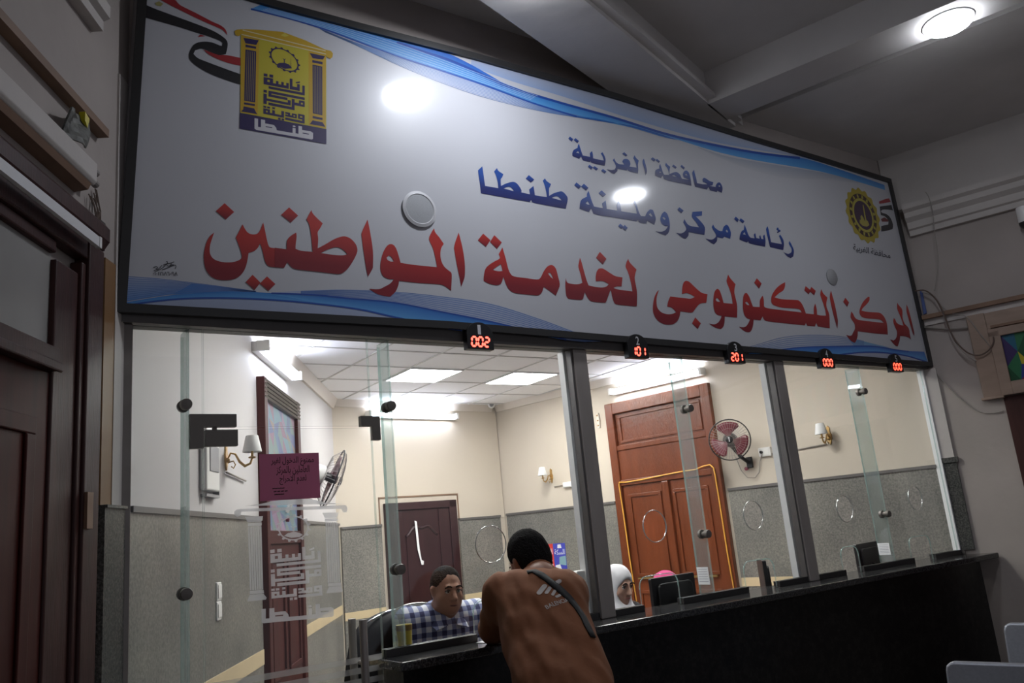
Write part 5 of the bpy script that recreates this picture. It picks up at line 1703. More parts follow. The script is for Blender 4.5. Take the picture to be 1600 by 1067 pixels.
blue(o2, (890, 270), 9.412, [[(280, 265), (300, 330), (325, 410), (360, 495), (490, 520), (478, 450), (530, 405), (540, 470), (545, 530), (700, 555), (692, 470), (720, 410), (745, 470), (760, 565), (990, 600), (975, 520), (945, 440), (960, 405), (990, 480), (1020, 580), (1050, 635), (1110, 640), (1140, 580), (1185, 535), (1225, 545), (1250, 610), (1268, 680), (1245, 765), (1140, 705), (1130, 745), (1080, 745), (1020, 725), (1005, 690), (985, 715), (880, 695), (600, 650), (460, 630), (350, 600), (320, 530), (305, 540), (285, 578), (145, 528), (155, 440), (180, 390), (255, 350), (255, 310)],
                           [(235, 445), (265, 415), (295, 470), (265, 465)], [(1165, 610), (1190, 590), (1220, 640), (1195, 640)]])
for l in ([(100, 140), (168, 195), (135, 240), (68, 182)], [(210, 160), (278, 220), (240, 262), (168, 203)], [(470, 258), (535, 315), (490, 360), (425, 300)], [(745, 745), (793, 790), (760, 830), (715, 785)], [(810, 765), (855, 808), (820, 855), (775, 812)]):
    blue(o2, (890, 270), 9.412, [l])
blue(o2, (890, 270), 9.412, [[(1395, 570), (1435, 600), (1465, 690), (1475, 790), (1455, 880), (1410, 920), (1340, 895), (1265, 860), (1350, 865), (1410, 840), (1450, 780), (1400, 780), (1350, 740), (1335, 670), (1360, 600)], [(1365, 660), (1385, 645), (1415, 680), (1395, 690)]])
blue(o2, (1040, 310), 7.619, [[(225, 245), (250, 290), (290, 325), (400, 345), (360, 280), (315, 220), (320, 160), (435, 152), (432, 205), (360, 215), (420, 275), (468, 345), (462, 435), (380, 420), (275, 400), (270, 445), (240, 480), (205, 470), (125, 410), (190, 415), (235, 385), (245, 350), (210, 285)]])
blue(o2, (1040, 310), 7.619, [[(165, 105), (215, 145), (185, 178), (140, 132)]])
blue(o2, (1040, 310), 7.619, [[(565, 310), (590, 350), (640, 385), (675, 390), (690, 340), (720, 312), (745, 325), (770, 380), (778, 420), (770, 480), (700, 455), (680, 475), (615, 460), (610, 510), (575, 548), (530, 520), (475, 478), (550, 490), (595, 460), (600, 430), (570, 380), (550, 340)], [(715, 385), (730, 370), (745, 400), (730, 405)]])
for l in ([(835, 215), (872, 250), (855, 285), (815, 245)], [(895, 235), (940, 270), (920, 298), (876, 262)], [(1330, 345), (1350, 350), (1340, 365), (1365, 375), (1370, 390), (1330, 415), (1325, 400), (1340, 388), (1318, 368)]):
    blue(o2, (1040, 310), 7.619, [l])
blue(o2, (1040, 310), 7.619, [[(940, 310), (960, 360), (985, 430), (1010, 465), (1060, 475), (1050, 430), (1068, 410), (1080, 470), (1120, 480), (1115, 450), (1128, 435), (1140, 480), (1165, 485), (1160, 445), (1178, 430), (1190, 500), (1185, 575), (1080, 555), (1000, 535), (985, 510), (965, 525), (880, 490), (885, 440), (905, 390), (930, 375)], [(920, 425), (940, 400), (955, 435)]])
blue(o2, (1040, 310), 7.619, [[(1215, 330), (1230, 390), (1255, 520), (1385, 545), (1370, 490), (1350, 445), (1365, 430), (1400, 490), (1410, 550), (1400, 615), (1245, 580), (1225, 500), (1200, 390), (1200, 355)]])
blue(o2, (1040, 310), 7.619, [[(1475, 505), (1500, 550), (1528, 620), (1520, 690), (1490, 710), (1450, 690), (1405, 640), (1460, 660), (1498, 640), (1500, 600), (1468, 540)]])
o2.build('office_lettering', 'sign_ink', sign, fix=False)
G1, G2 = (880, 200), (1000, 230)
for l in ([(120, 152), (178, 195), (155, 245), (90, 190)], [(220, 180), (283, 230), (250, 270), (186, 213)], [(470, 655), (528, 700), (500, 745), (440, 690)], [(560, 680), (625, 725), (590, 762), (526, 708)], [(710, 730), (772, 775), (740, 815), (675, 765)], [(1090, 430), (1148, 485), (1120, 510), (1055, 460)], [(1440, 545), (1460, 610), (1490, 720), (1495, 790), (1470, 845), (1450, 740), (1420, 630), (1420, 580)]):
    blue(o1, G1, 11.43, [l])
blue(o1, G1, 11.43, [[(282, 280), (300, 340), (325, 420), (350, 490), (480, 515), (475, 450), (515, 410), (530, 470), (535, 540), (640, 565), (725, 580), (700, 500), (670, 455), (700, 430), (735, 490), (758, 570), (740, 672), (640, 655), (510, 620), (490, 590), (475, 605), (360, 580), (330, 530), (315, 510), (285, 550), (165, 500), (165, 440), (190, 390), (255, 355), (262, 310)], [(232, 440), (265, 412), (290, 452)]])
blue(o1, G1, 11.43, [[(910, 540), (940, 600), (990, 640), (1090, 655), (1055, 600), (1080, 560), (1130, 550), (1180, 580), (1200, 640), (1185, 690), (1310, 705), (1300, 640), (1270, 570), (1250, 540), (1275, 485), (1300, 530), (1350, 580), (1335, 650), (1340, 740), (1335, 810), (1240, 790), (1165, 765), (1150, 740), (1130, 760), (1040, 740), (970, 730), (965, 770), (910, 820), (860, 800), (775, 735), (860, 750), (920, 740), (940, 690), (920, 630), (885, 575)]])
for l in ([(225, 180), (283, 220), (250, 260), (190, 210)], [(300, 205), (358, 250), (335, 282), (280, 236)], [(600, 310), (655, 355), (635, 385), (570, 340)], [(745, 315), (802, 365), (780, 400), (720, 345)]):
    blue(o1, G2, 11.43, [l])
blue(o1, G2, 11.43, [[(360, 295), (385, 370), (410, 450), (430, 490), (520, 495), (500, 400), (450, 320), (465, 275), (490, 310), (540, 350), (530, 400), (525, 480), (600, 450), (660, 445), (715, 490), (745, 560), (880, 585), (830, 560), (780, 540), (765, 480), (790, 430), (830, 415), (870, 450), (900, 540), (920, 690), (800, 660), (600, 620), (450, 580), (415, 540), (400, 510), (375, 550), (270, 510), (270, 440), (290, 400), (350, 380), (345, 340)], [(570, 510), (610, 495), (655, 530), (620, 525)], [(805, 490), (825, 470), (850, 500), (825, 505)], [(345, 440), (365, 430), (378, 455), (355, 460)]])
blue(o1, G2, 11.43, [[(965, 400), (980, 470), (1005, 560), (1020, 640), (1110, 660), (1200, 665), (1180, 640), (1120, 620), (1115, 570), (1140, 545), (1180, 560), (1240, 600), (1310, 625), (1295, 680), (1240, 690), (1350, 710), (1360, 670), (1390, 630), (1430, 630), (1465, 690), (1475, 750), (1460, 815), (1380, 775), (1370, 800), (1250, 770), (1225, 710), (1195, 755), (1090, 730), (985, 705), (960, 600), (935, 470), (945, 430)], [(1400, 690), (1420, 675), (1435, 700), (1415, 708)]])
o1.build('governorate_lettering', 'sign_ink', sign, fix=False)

# ---------------------------------------------------------------- temple emblem: square lettering shared by the sign and the glass door
KUFI = [  # closed shapes in a 0..100 square, y down; (outline, holes)
    ([(0, 0), (9, 0), (9, 7), (0, 7)], []), ([(14, 0), (23, 0), (23, 7), (14, 7)], []),
    ([(0, 9), (23, 9), (23, 20), (30, 20), (30, 13), (36, 13), (36, 20), (43, 20), (43, 13), (49, 13), (49, 20), (55, 20), (55, 13), (61, 13), (61, 27), (0, 27)], [[(9, 14), (15, 14), (15, 19.5), (9, 19.5)]]),
    ([(63.5, 1), (70, 1), (70, 19), (81.5, 19), (81.5, 11), (88, 11), (88, 27), (63.5, 27)], []), ([(78, 7), (88, 3.5), (88, 7.5), (78, 9.5)], []),
    ([(94, 12), (100, 12), (100, 35.5), (12, 35.5), (12, 29.5), (94, 29.5)], []),
    ([(0, 40.5), (8, 40.5), (8, 47), (0, 47)], []),
    ([(12, 40.5), (100, 40.5), (100, 46.5), (19, 46.5), (19, 49), (58, 49), (58, 54), (66, 54), (66, 66.5), (8, 66.5), (8, 75), (0, 75), (0, 50), (8, 50), (8, 60.5), (59, 60.5), (59, 55), (12, 55)], []),
    ([(68.5, 49.5), (75.5, 49.5), (75.5, 57), (86, 57), (86, 49.5), (100, 49.5), (100, 63.5), (75.5, 63.5), (75.5, 76), (12, 76), (12, 69.5), (68.5, 69.5)], [[(91, 54.5), (95.5, 54.5), (95.5, 58.5), (91, 58.5)]]),
    ([(0, 80), (7, 80), (7, 84.5), (0, 84.5)], []), ([(9, 80), (16, 80), (16, 84.5), (9, 84.5)], []), ([(21.5, 79), (28, 79), (28, 83.5), (21.5, 83.5)], []),
    ([(0, 86.5), (16, 86.5), (16, 94.5), (21.5, 94.5), (21.5, 86.5), (28, 86.5), (28, 94.5), (43.5, 94.5), (43.5, 84), (50, 84), (50, 100), (0, 100)], [[(6.5, 91), (10.5, 91), (10.5, 95), (6.5, 95)]]),
    ([(36, 102), (42, 102), (42, 107), (36, 107)], []), ([(44.5, 102), (50.5, 102), (50.5, 107), (44.5, 107)], []),
    ([(53, 84.5), (65, 84.5), (65, 90), (69, 90), (69, 84.5), (81, 84.5), (81, 95), (53, 95), (53, 90.5), (59.5, 90.5), (59.5, 88.8), (53, 88.8)], [[(73, 88), (77, 88), (77, 91.5), (73, 91.5)]]),
    ([(84, 82.5), (100, 82.5), (100, 103.5), (53, 103.5), (53, 98), (94, 98), (94, 94.5), (84, 94.5)], [[(89, 87), (94.5, 87), (94.5, 90.5), (89, 90.5)]]),
]
TANTA = [
    ([(0, 0), (6, 0), (6, 70), (11, 70), (11, 0), (18, 0), (18, 30), (33, 30), (37, 52), (38, 72), (65, 72), (65, 26), (70, 26), (70, 70), (75, 70), (75, 0), (81, 0), (81, 30), (96, 30), (100, 40), (100, 92), (98, 100), (3, 100), (0, 92)],
     [[(19, 53), (30, 53), (30, 61), (19, 61)], [(82, 53), (93, 53), (93, 61), (82, 61)]]),
    ([(65, 8), (67.5, 3), (70, 8), (70, 14), (67.5, 19), (65, 14)], [])]


def quad_map(q):
    (ax, ay), (bx, by), (cx_, cy), (dx, dy) = q      # TL TR BR BL
    def f(p):
        u, v = p[0] / 100, p[1] / 100
        return ((ax * (1 - u) + bx * u) * (1 - v) + (dx * (1 - u) + cx_ * u) * v, (ay * (1 - u) + by * u) * (1 - v) + (dy * (1 - u) + cy * u) * v)
    return f


def put(mb, shapes, f, place, col=None):
    for o_, hs in shapes:
        V2, F2 = fill([[f(p) for p in o_]] + [[f(p) for p in h] for h in hs])
        mb.add([place(p) for p in V2], F2, col)


def gear(c, h, v, n_teeth, r0, r1, rt):
    """toothed ring: centre, half axes, radii in units of them -> loops"""
    o_, i_ = [], []
    m = n_teeth * 8
    for k in range(m):
        a = 2 * math.pi * k / m
        r = rt if (k % 8) in (2, 3, 4) else r1
        o_.append((c[0] + r * (h[0] * math.cos(a) + v[0] * math.sin(a)), c[1] + r * (h[1] * math.cos(a) + v[1] * math.sin(a))))
        i_.append((c[0] + r0 * (h[0] * math.cos(a) + v[0] * math.sin(a)), c[1] + r0 * (h[1] * math.cos(a) + v[1] * math.sin(a))))
    return o_, i_


em = MB()
YEL, GOLD, NAVY, WHT = (0.50, 0.43, 0.035), (0.52, 0.33, 0.02), (0.025, 0.015, 0.085), (0.58, 0.57, 0.60)
c6 = lambda pts: crop(360, 40, 9.412, pts)
c7 = lambda pts: crop(360, 130, 9.412, pts)
def raw(loops, k, col):
    ink(em, loops, k, col, smooth=False)
raw([[(376.3, 54), (509.8, 80), (509.8, 201.5), (375.4, 176)]], 3, YEL)
raw([[(374.9, 176.2), (510, 201.7), (510, 225.1), (374.3, 200.7)]], 3, NAVY)
raw([c6([(165, 120), (425, 180)]) + c7([(400, 470), (145, 425)])], 3.5, GOLD)
raw([c6([(1150, 360), (1405, 410)]) + c7([(1400, 665), (1155, 615)])], 3.5, GOLD)
raw([c6([(60, 85), (90, 60), (170, 52), (420, 60), (770, 92), (1100, 215), (1390, 350), (1480, 372), (1508, 410), (1500, 465), (1470, 488), (1430, 470), (1400, 430), (160, 130), (120, 155), (75, 140)])], 4, GOLD)
for a, b in (((180, 58), (1400, 365)), ((165, 122), (1405, 412))):
    raw([c6([a, b, (b[0], b[1] + 14), (a[0], a[1] + 14)])], 4.5, (0.62, 0.56, 0.36))
raw([c6([(740, 140), (800, 110), (860, 150), (800, 165)])], 4.5, (0.60, 0.50, 0.08))
for l in (c6([(190, 178), (417, 215), (405, 240), (380, 285), (222, 260)]), c6([(222, 278), (378, 310), (378, 342), (222, 315)]), c7([(200, 282), (360, 305), (360, 335), (200, 312)]), c7([(195, 340), (350, 370), (375, 425), (398, 455), (158, 415), (190, 385)]),
          c6([(1165, 402), (1392, 450), (1360, 500), (1210, 480)]), c6([(1205, 505), (1355, 535), (1355, 572), (1205, 542)]), c7([(1210, 480), (1355, 510), (1355, 542), (1210, 515)]), c7([(1210, 545), (1355, 575), (1398, 642), (1168, 600)])):
    raw([l], 4, NAVY)
for (tl_, tr_, br_, bl_) in ((c6([(222, 350)])[0], c6([(380, 378)])[0], c7([(365, 282)])[0], c7([(203, 258)])[0]), (c6([(1208, 572)])[0], c6([(1352, 602)])[0], c7([(1352, 472)])[0], c7([(1212, 442)])[0])):
    f = quad_map((tl_, tr_, br_, bl_))
    raw([[f((0, 0)), f((100, 0)), f((100, 100)), f((0, 100))]], 4, NAVY)
    for k in range(5):
        x_ = 14 + 17 * k
        raw([[f((x_, 2)), f((x_ + 4.5, 2)), f((x_ + 4.5, 98)), f((x_, 98))]], 4.6, (0.30, 0.24, 0.10))
cg, hg, vg = c6([(795, 503)])[0], (215 / 9.412, 52 / 9.412), (52 / 9.412, 178 / 9.412)
o_, i_ = gear(cg, hg, vg, 15, 0.86, 0.95, 1.05)
ink(em, [o_, i_], 4, NAVY, smooth=False)
raw([c6([(680, 570), (720, 548), (790, 545), (860, 570), (885, 600), (890, 445), (893, 600), (905, 628), (800, 635), (720, 600)])], 4, NAVY)
raw([c6([(765, 475), (790, 492), (820, 485), (800, 505), (800, 545), (788, 545), (788, 505)])], 4, NAVY)
fq = quad_map(((412.1, 114.4), (476.3, 126.3), (476.0, 191.0), (411.5, 177.5)))
put(em, KUFI, fq, lambda p: sgn(p, 4), NAVY)
ft = quad_map(((397.7, 184.6), (489.3, 200.6), (489.1, 218.3), (397.7, 202.4)))
put(em, TANTA, ft, lambda p: sgn(p, 4), WHT)
em.build('temple_emblem', 'sign_ink', sign, fix=False)

# ---------------------------------------------------------------- round governorate emblem, right
ge_ = MB()
C0 = sgn((1348.3, 336.5))
ex = np.array([1.0, 0, 0])
ez = np.cross(ex, SN)
ez = ez if ez[2] > 0 else -ez
R_ = 0.5 * np.linalg.norm(sgn((1336, 294)) - sgn((1361, 381)))
Rx = 0.5 * abs(sgn((1318.5, 312))[0] - sgn((1377, 358))[0])


def disc(r0, r1, teeth, k, col, depth=0.06, m=160):
    P, F_ = [], []
    for i in range(m):
        a = 2 * math.pi * i / m
        rr = r1 * (1 + (depth * (0.5 + 0.5 * math.cos(teeth * a)) if teeth else 0))
        for r in (r0, rr):
            P.append(C0 + SN * 0.0006 * k + ex * (Rx * r * math.cos(a)) + ez * (R_ * r * math.sin(a)))
    F_ = [(2 * i, 2 * i + 1, 2 * ((i + 1) % m) + 1, 2 * ((i + 1) % m)) for i in range(m)]
    ge_.add(P, F_, col)


disc(0.0, 0.92, 16, 3, (0.42, 0.33, 0.03), 0.10)
disc(0.62, 0.78, 0, 3.6, (0.05, 0.02, 0.02))
disc(0.0, 0.60, 0, 3.6, (0.45, 0.40, 0.06))
disc(0.0, 0.52, 0, 4.2, (0.045, 0.016, 0.05))
for k in range(16):
    a0 = 2 * math.pi * (k + 0.5) / 16
    P = [C0 + SN * 0.0006 * 4.4 + ex * (Rx * r * math.cos(a0 + d)) + ez * (R_ * r * math.sin(a0 + d)) for r, d in ((0.64, -0.09), (0.76, -0.05), (0.76, 0.05), (0.64, 0.09))]
    ge_.add(P, [(0, 1, 2, 3)], (0.42, 0.37, 0.05))
mos = [(-0.30, -0.32), (-0.27, -0.20), (-0.20, -0.20), (-0.18, -0.06), (-0.10, 0.0), (-0.02, -0.08), (0.02, -0.20), (0.05, -0.18), (0.07, 0.36), (0.10, 0.42), (0.13, 0.36), (0.14, -0.15), (0.22, -0.18), (0.27, -0.32), (0.1, -0.40), (-0.15, -0.40)]
V2, F2 = fill([mos])
ge_.add([C0 + SN * 0.0006 * 4.8 + ex * (Rx * p[0]) + ez * (R_ * p[1]) for p in V2], F2, (0.40, 0.34, 0.06))
ge_.build('gear_emblem', 'sign_ink', sign, fix=False)
cp_ = MB()
q0 = [(1333.5, 380), (1391, 393), (1391, 407), (1333.5, 391)]
fq2 = quad_map(((1333, 380.5), (1391, 394.5), (1391.5, 406.5), (1333, 393.5)))
V, F_, _ = text2d('\ufe94\ufef4\ufe91\ufeae\ufed0\ufedf\ufe8d \ufe94\ufec8\ufed3\ufe8e\ufea4\ufee3', 0.012)
cp_.add([sgn(fq2((p[0] * 100, 100 - p[1] * 100)), 3) for p in V], F_, (0.03, 0.03, 0.05))
cp_.build('caption_lettering', 'sign_ink', sign, fix=False)
# maker's mark: scribble and phone digits
sg = MB()
T2 = lambda pts: crop(185, 400, 4.267, pts)
for st_ in ([(236, 95), (252, 100), (270, 92), (300, 75), (318, 52)], [(232, 78), (250, 70), (262, 78), (250, 88), (270, 84), (290, 62)], [(300, 58), (330, 50), (352, 46), (372, 38)], [(318, 36), (328, 40), (322, 60), (340, 66), (356, 50)], [(290, 92), (330, 78), (372, 60), (384, 68), (380, 84)], [(346, 64), (362, 58), (374, 62)]):
    line(sg, T2(st_), 1.1, 3, (0.02, 0.02, 0.025))
V, F_, _ = text2d('\u0660\u0661\u0660\u0661\u0662\u0661\u0668\u0666\u0660\u0669\u0668', 0.01)
fq3 = quad_map(((239, 424.5), (277.5, 424.5), (277.5, 431), (239, 430)))
sg.add([sgn(fq3((p[0] * 100, 100 - p[1] * 100)), 3) for p in V], F_, (0.02, 0.02, 0.025))
sg.build('maker_mark', 'sign_ink', sign, fix=False)

# ---------------------------------------------------------------- flush round speakers in the sign
for n_, (px, py, rp, lab) in enumerate(((654.5, 327.5, 0.083, 'round flush speaker in the signboard above the red lettering'), (1299.5, 433, 0.058, 'small round grey speaker near the right end of the signboard'))):
    c0 = sgn((px, py))
    q = thing('wall_speaker', lab, 'speaker', c0)
    if n_ == 0:
        MB().lathe([(0.074, 0.0015), (rp, 0.002), (rp + 0.005, 0.009), (0.074, 0.013), (0.070, 0.010)], c0, SN, 40, caps=False).build('ring', mat('ring_grey', (0.55, 0.55, 0.57), 0.5), q, smooth=True)
        MB().lathe([(0.071, 0.0105), (0.04, 0.0125), (0.0, 0.013)], c0, SN, 40, caps=False).build('grille', 'grille_grey' if 'grille_grey' in MATS else mat('grille_grey', (0.38, 0.39, 0.41), 0.6, noise=0.2, nscale=300), q, smooth='all')
    else:
        MB().lathe([(rp, 0.0035), (rp - 0.004, 0.008), (0.0, 0.009)], c0, SN, 36, caps=False).build('grille', mat('grille_pale', (0.36, 0.36, 0.37), 0.6, noise=0.2, nscale=300), q, smooth='all')

# ================================================================ frosted emblem and stripes on the glass door
df = lambda p: on_y(p[0], p[1], -0.0058)
lg = MB()
c5 = lambda pts: crop(350, 770, 7.619, pts)
c8 = lambda pts: crop(380, 840, 7.356, pts)


def frost(loops, k=0):
    V2, F2 = fill(loops)
    lg.add([on_y(p[0], p[1], -0.0058) for p in V2], F2)


frost([c5([(120, 225), (150, 197), (200, 190), (1400, 147), (1450, 146), (1474, 180), (1462, 228), (1420, 234), (1395, 190), (205, 225), (200, 268), (155, 288), (125, 262)])])
frost([c5([(245, 158), (420, 135), (780, 55), (960, 48), (1200, 115), (1440, 132), (900, 139)])])
for l in (c5([(250, 285), (465, 275), (445, 345), (280, 350)]), c5([(285, 360), (450, 352), (448, 390), (285, 398)]), c8([(75, 612), (235, 600), (240, 640), (75, 650)]), c8([(75, 655), (235, 645), (270, 690), (260, 712), (48, 735), (50, 710)]),
          c5([(1170, 238), (1365, 232), (1350, 295), (1200, 300)]), c5([(1200, 308), (1355, 302), (1355, 335), (1200, 342)]), c8([(975, 525), (1125, 515), (1125, 550), (975, 560)]), c8([(985, 565), (1125, 555), (1145, 605), (1140, 625), (955, 640), (960, 620)])):
    frost([l])
for q_ in ((c5([(283, 407)])[0], c5([(450, 397)])[0], c8([(235, 594)])[0], c8([(75, 605)])[0]), (c5([(1205, 352)])[0], c5([(1355, 345)])[0], c8([(1117, 508)])[0], c8([(970, 520)])[0])):
    f = quad_map(q_)
    for k in range(6):
        x_ = 16.67 * k + 1.5
        frost([[f((x_, 0)), f((x_ + 12.5, 0)), f((x_ + 12.5, 100)), f((x_, 100))]])
o_, i_ = gear(c5([(828, 420)])[0], (190 / 7.619, -8 / 7.619), (0, 152 / 7.619), 15, 0.86, 0.96, 1.10)
frost([o_, i_])
frost([c5([(715, 512), (760, 478), (830, 462), (900, 475), (940, 500), (900, 525), (800, 535)])])
frost([c5([(790, 392), (820, 408), (870, 392), (838, 425), (838, 458), (815, 458), (815, 425)])])
put(lg, KUFI, quad_map(((422.1, 859), (500.3, 851.0), (503.7, 927.5), (424.2, 935.2))), df)
put(lg, TANTA, quad_map(((408.5, 951.5), (521.4, 941.3), (521.4, 963.5), (408.5, 973.9))), df)
lg.build('frosted_emblem', 'frost', door, fix=False)
fs = MB()
for k in range(15):
    z = 1.098 - 0.040 * k
    fs.add([(0.79, -0.0058, z), (1.449, -0.0058, z), (1.449, -0.0058, z + 0.022), (0.79, -0.0058, z + 0.022)], [(0, 1, 2, 3)])
fs.build('frosted_stripes', 'frost_faint', door, fix=False)

# ================================================================ people: bodies grown as one smooth surface from rounded limbs
def unit(v):
    v = np.array(v, float)
    return v / (np.linalg.norm(v) + 1e-12)


class Body:
    def __init__(s, lo, hi, h):
        s.lo, s.h = np.array(lo, float), h
        n = np.ceil((np.array(hi) - s.lo) / h).astype(int) + 1
        s.n = n
        s.ax = [s.lo[i] + h * np.arange(n[i]) for i in range(3)]
        s.D = np.full(tuple(n), 0.5, np.float32)

    def _sl(s, a, b, pad):
        i0 = [max(0, int((a[i] - pad - s.lo[i]) / s.h)) for i in range(3)]
        i1 = [min(s.n[i], int((b[i] + pad - s.lo[i]) / s.h) + 2) for i in range(3)]
        if any(i1[i] <= i0[i] for i in range(3)):
            return None, None
        sl = tuple(slice(i0[i], i1[i]) for i in range(3))
        X = s.ax[0][sl[0]][:, None, None]
        Y = s.ax[1][sl[1]][None, :, None]
        Z = s.ax[2][sl[2]][None, None, :]
        return sl, (X, Y, Z)

    def _mix(s, sl, d, k, op):
        D = s.D[sl]
        if op == 'add':
            if k > 0:
                h = np.clip(0.5 + 0.5 * (D - d) / k, 0, 1)
                s.D[sl] = D * (1 - h) + d * h - k * h * (1 - h)
            else:
                s.D[sl] = np.minimum(D, d)
        else:
            if k > 0:
                h = np.clip(0.5 - 0.5 * (D + d) / k, 0, 1)
                s.D[sl] = D * (1 - h) - d * h + k * h * (1 - h)
            else:
                s.D[sl] = np.maximum(D, -d)

    def cap(s, a, b, ra, rb=None, k=0.03, op='add'):
        rb = ra if rb is None else rb
        a, b = np.array(a, float), np.array(b, float)
        r = max(ra, rb)
        sl, g = s._sl(np.minimum(a, b) - r, np.maximum(a, b) + r, 0.09)
        if sl is None:
            return s
        ba = b - a
        L = ba @ ba + 1e-12
        P = [g[i] - a[i] for i in range(3)]
        t = np.clip((P[0] * ba[0] + P[1] * ba[1] + P[2] * ba[2]) / L, 0, 1)
        d = np.sqrt((P[0] - t * ba[0]) ** 2 + (P[1] - t * ba[1]) ** 2 + (P[2] - t * ba[2]) ** 2) - (ra + (rb - ra) * t)
        s._mix(sl, d.astype(np.float32), k, op)
        return s

    def ell(s, c, r, R=None, k=0.03, op='add'):
        c = np.array(c, float)
        R = np.eye(3) if R is None else np.array(R)
        m = max(r)
        sl, g = s._sl(c - m, c + m, 0.09)
        if sl is None:
            return s
        P = [g[i] - c[i] for i in range(3)]
        q = [P[0] * R[0][i] + P[1] * R[1][i] + P[2] * R[2][i] for i in range(3)]
        k0 = np.sqrt(sum((q[i] / r[i]) ** 2 for i in range(3)))
        k1 = np.sqrt(sum((q[i] / r[i] ** 2) ** 2 for i in range(3))) + 1e-9
        d = k0 * (k0 - 1.0) / k1
        s._mix(sl, d.astype(np.float32), k, op)
        return s

    def cut(s, p, n):
        """removes everything on the side n points to"""
        n = unit(n)
        X = s.ax[0][:, None, None]
        Y = s.ax[1][None, :, None]
        Z = s.ax[2][None, None, :]
        d = ((X - p[0]) * n[0] + (Y - p[1]) * n[1] + (Z - p[2]) * n[2]).astype(np.float32)
        s.D = np.maximum(s.D, d)
        return s

    def ripple(s, amp, fx, seed=0):
        X = s.ax[0][:, None, None]
        Y = s.ax[1][None, :, None]
        Z = s.ax[2][None, None, :]
        s.D = s.D + (amp * (np.sin(fx * (X * 1.3 + Z * 0.9) + seed) * np.sin(fx * (Y * 1.1 - Z * 0.7) + 2 * seed) + 0.5 * np.sin(2.1 * fx * (X - Y + 0.6 * Z)))).astype(np.float32)
        return s

    def mesh(s):
        D, n = s.D, s.n
        c = [D[i:n[0] - 1 + i, j:n[1] - 1 + j, k:n[2] - 1 + k] for i in (0, 1) for j in (0, 1) for k in (0, 1)]
        neg = sum((q < 0).astype(np.int8) for q in c)
        act = (neg > 0) & (neg < 8)
        idx = -np.ones(act.shape, np.int64)
        cells = np.argwhere(act)
        idx[act] = np.arange(len(cells))
        cn = np.stack([q[act] for q in c], 1)
        off = np.array([(i, j, k) for i in (0, 1) for j in (0, 1) for k in (0, 1)], float)
        acc = np.zeros((len(cells), 3))
        cnt = np.zeros(len(cells))
        for a in range(8):
            for b in range(a + 1, 8):
                if np.abs(off[a] - off[b]).sum() != 1:
                    continue
                va, vb = cn[:, a], cn[:, b]
                m = (va < 0) != (vb < 0)
                t = va[m] / (va[m] - vb[m])
                acc[m] += off[a] + t[:, None] * (off[b] - off[a])
                cnt[m] += 1
        V = s.lo + s.h * (cells + acc / cnt[:, None])
        F = []
        for ax in range(3):
            o1, o2 = [(1, 2), (2, 0), (0, 1)][ax]
            sl_a = [slice(1, n[i] - 1) for i in range(3)]
            sl_a[ax] = slice(0, n[ax] - 1)
            sl_b = list(sl_a)
            sl_b[ax] = slice(1, n[ax])
            da, db = D[tuple(sl_a)], D[tuple(sl_b)]
            m = (da < 0) != (db < 0)
            e = np.argwhere(m)
            fl = da[m] < 0
            base = e.copy()
            for i in range(3):
                if i != ax:
                    base[:, i] += 1
            def at(d1, d2):
                q = base.copy()
                q[:, o1] += d1
                q[:, o2] += d2
                return idx[q[:, 0], q[:, 1], q[:, 2]]
            q = np.stack([at(-1, -1), at(0, -1), at(0, 0), at(-1, 0)], 1)
            q[~fl] = q[~fl][:, ::-1]
            F.append(q)
        F = np.concatenate(F)
        F = F[(F >= 0).all(1)]
        return V, F

    def build(s, name, m, parent=None, smooth_it=2):
        V, F = s.mesh()
        # gentle smoothing
        for _ in range(smooth_it):
            acc = np.zeros_like(V)
            cnt = np.zeros(len(V))
            for a, b in ((0, 1), (1, 2), (2, 3), (3, 0)):
                np.add.at(acc, F[:, a], V[F[:, b]])
                np.add.at(acc, F[:, b], V[F[:, a]])
                np.add.at(cnt, F[:, a], 1)
                np.add.at(cnt, F[:, b], 1)
            V = V * 0.6 + 0.4 * acc / np.maximum(cnt, 1)[:, None]
        mb = MB()
        mb.v = [tuple(p) for p in V]
        mb.f = [tuple(int(i) for i in f) for f in F]
        o = mb.build(name, m, parent, smooth='all', fix=False)
        o['_n'] = len(V)
        return o


class Head:
    """head frame: x to the person's right, y forward, z up; centre mid-head"""
    def __init__(s, c, yaw, pitch=0.0, roll=0.0, k=1.0):
        s.c, s.k = np.array(c, float), k
        a = math.radians(yaw)
        f = np.array([math.cos(a) * math.cos(math.radians(pitch)), math.sin(a) * math.cos(math.radians(pitch)), math.sin(math.radians(pitch))])
        r = unit(np.cross(f, (0, 0, 1)))
        u = np.cross(r, f)
        cr, sr = math.cos(math.radians(roll)), math.sin(math.radians(roll))
        r, u = r * cr + u * sr, u * cr - r * sr
        s.R = np.stack([r, f, u], 1)

    def p(s, x, y, z):
        return s.c + s.R @ (np.array([x, y, z]) * s.k)


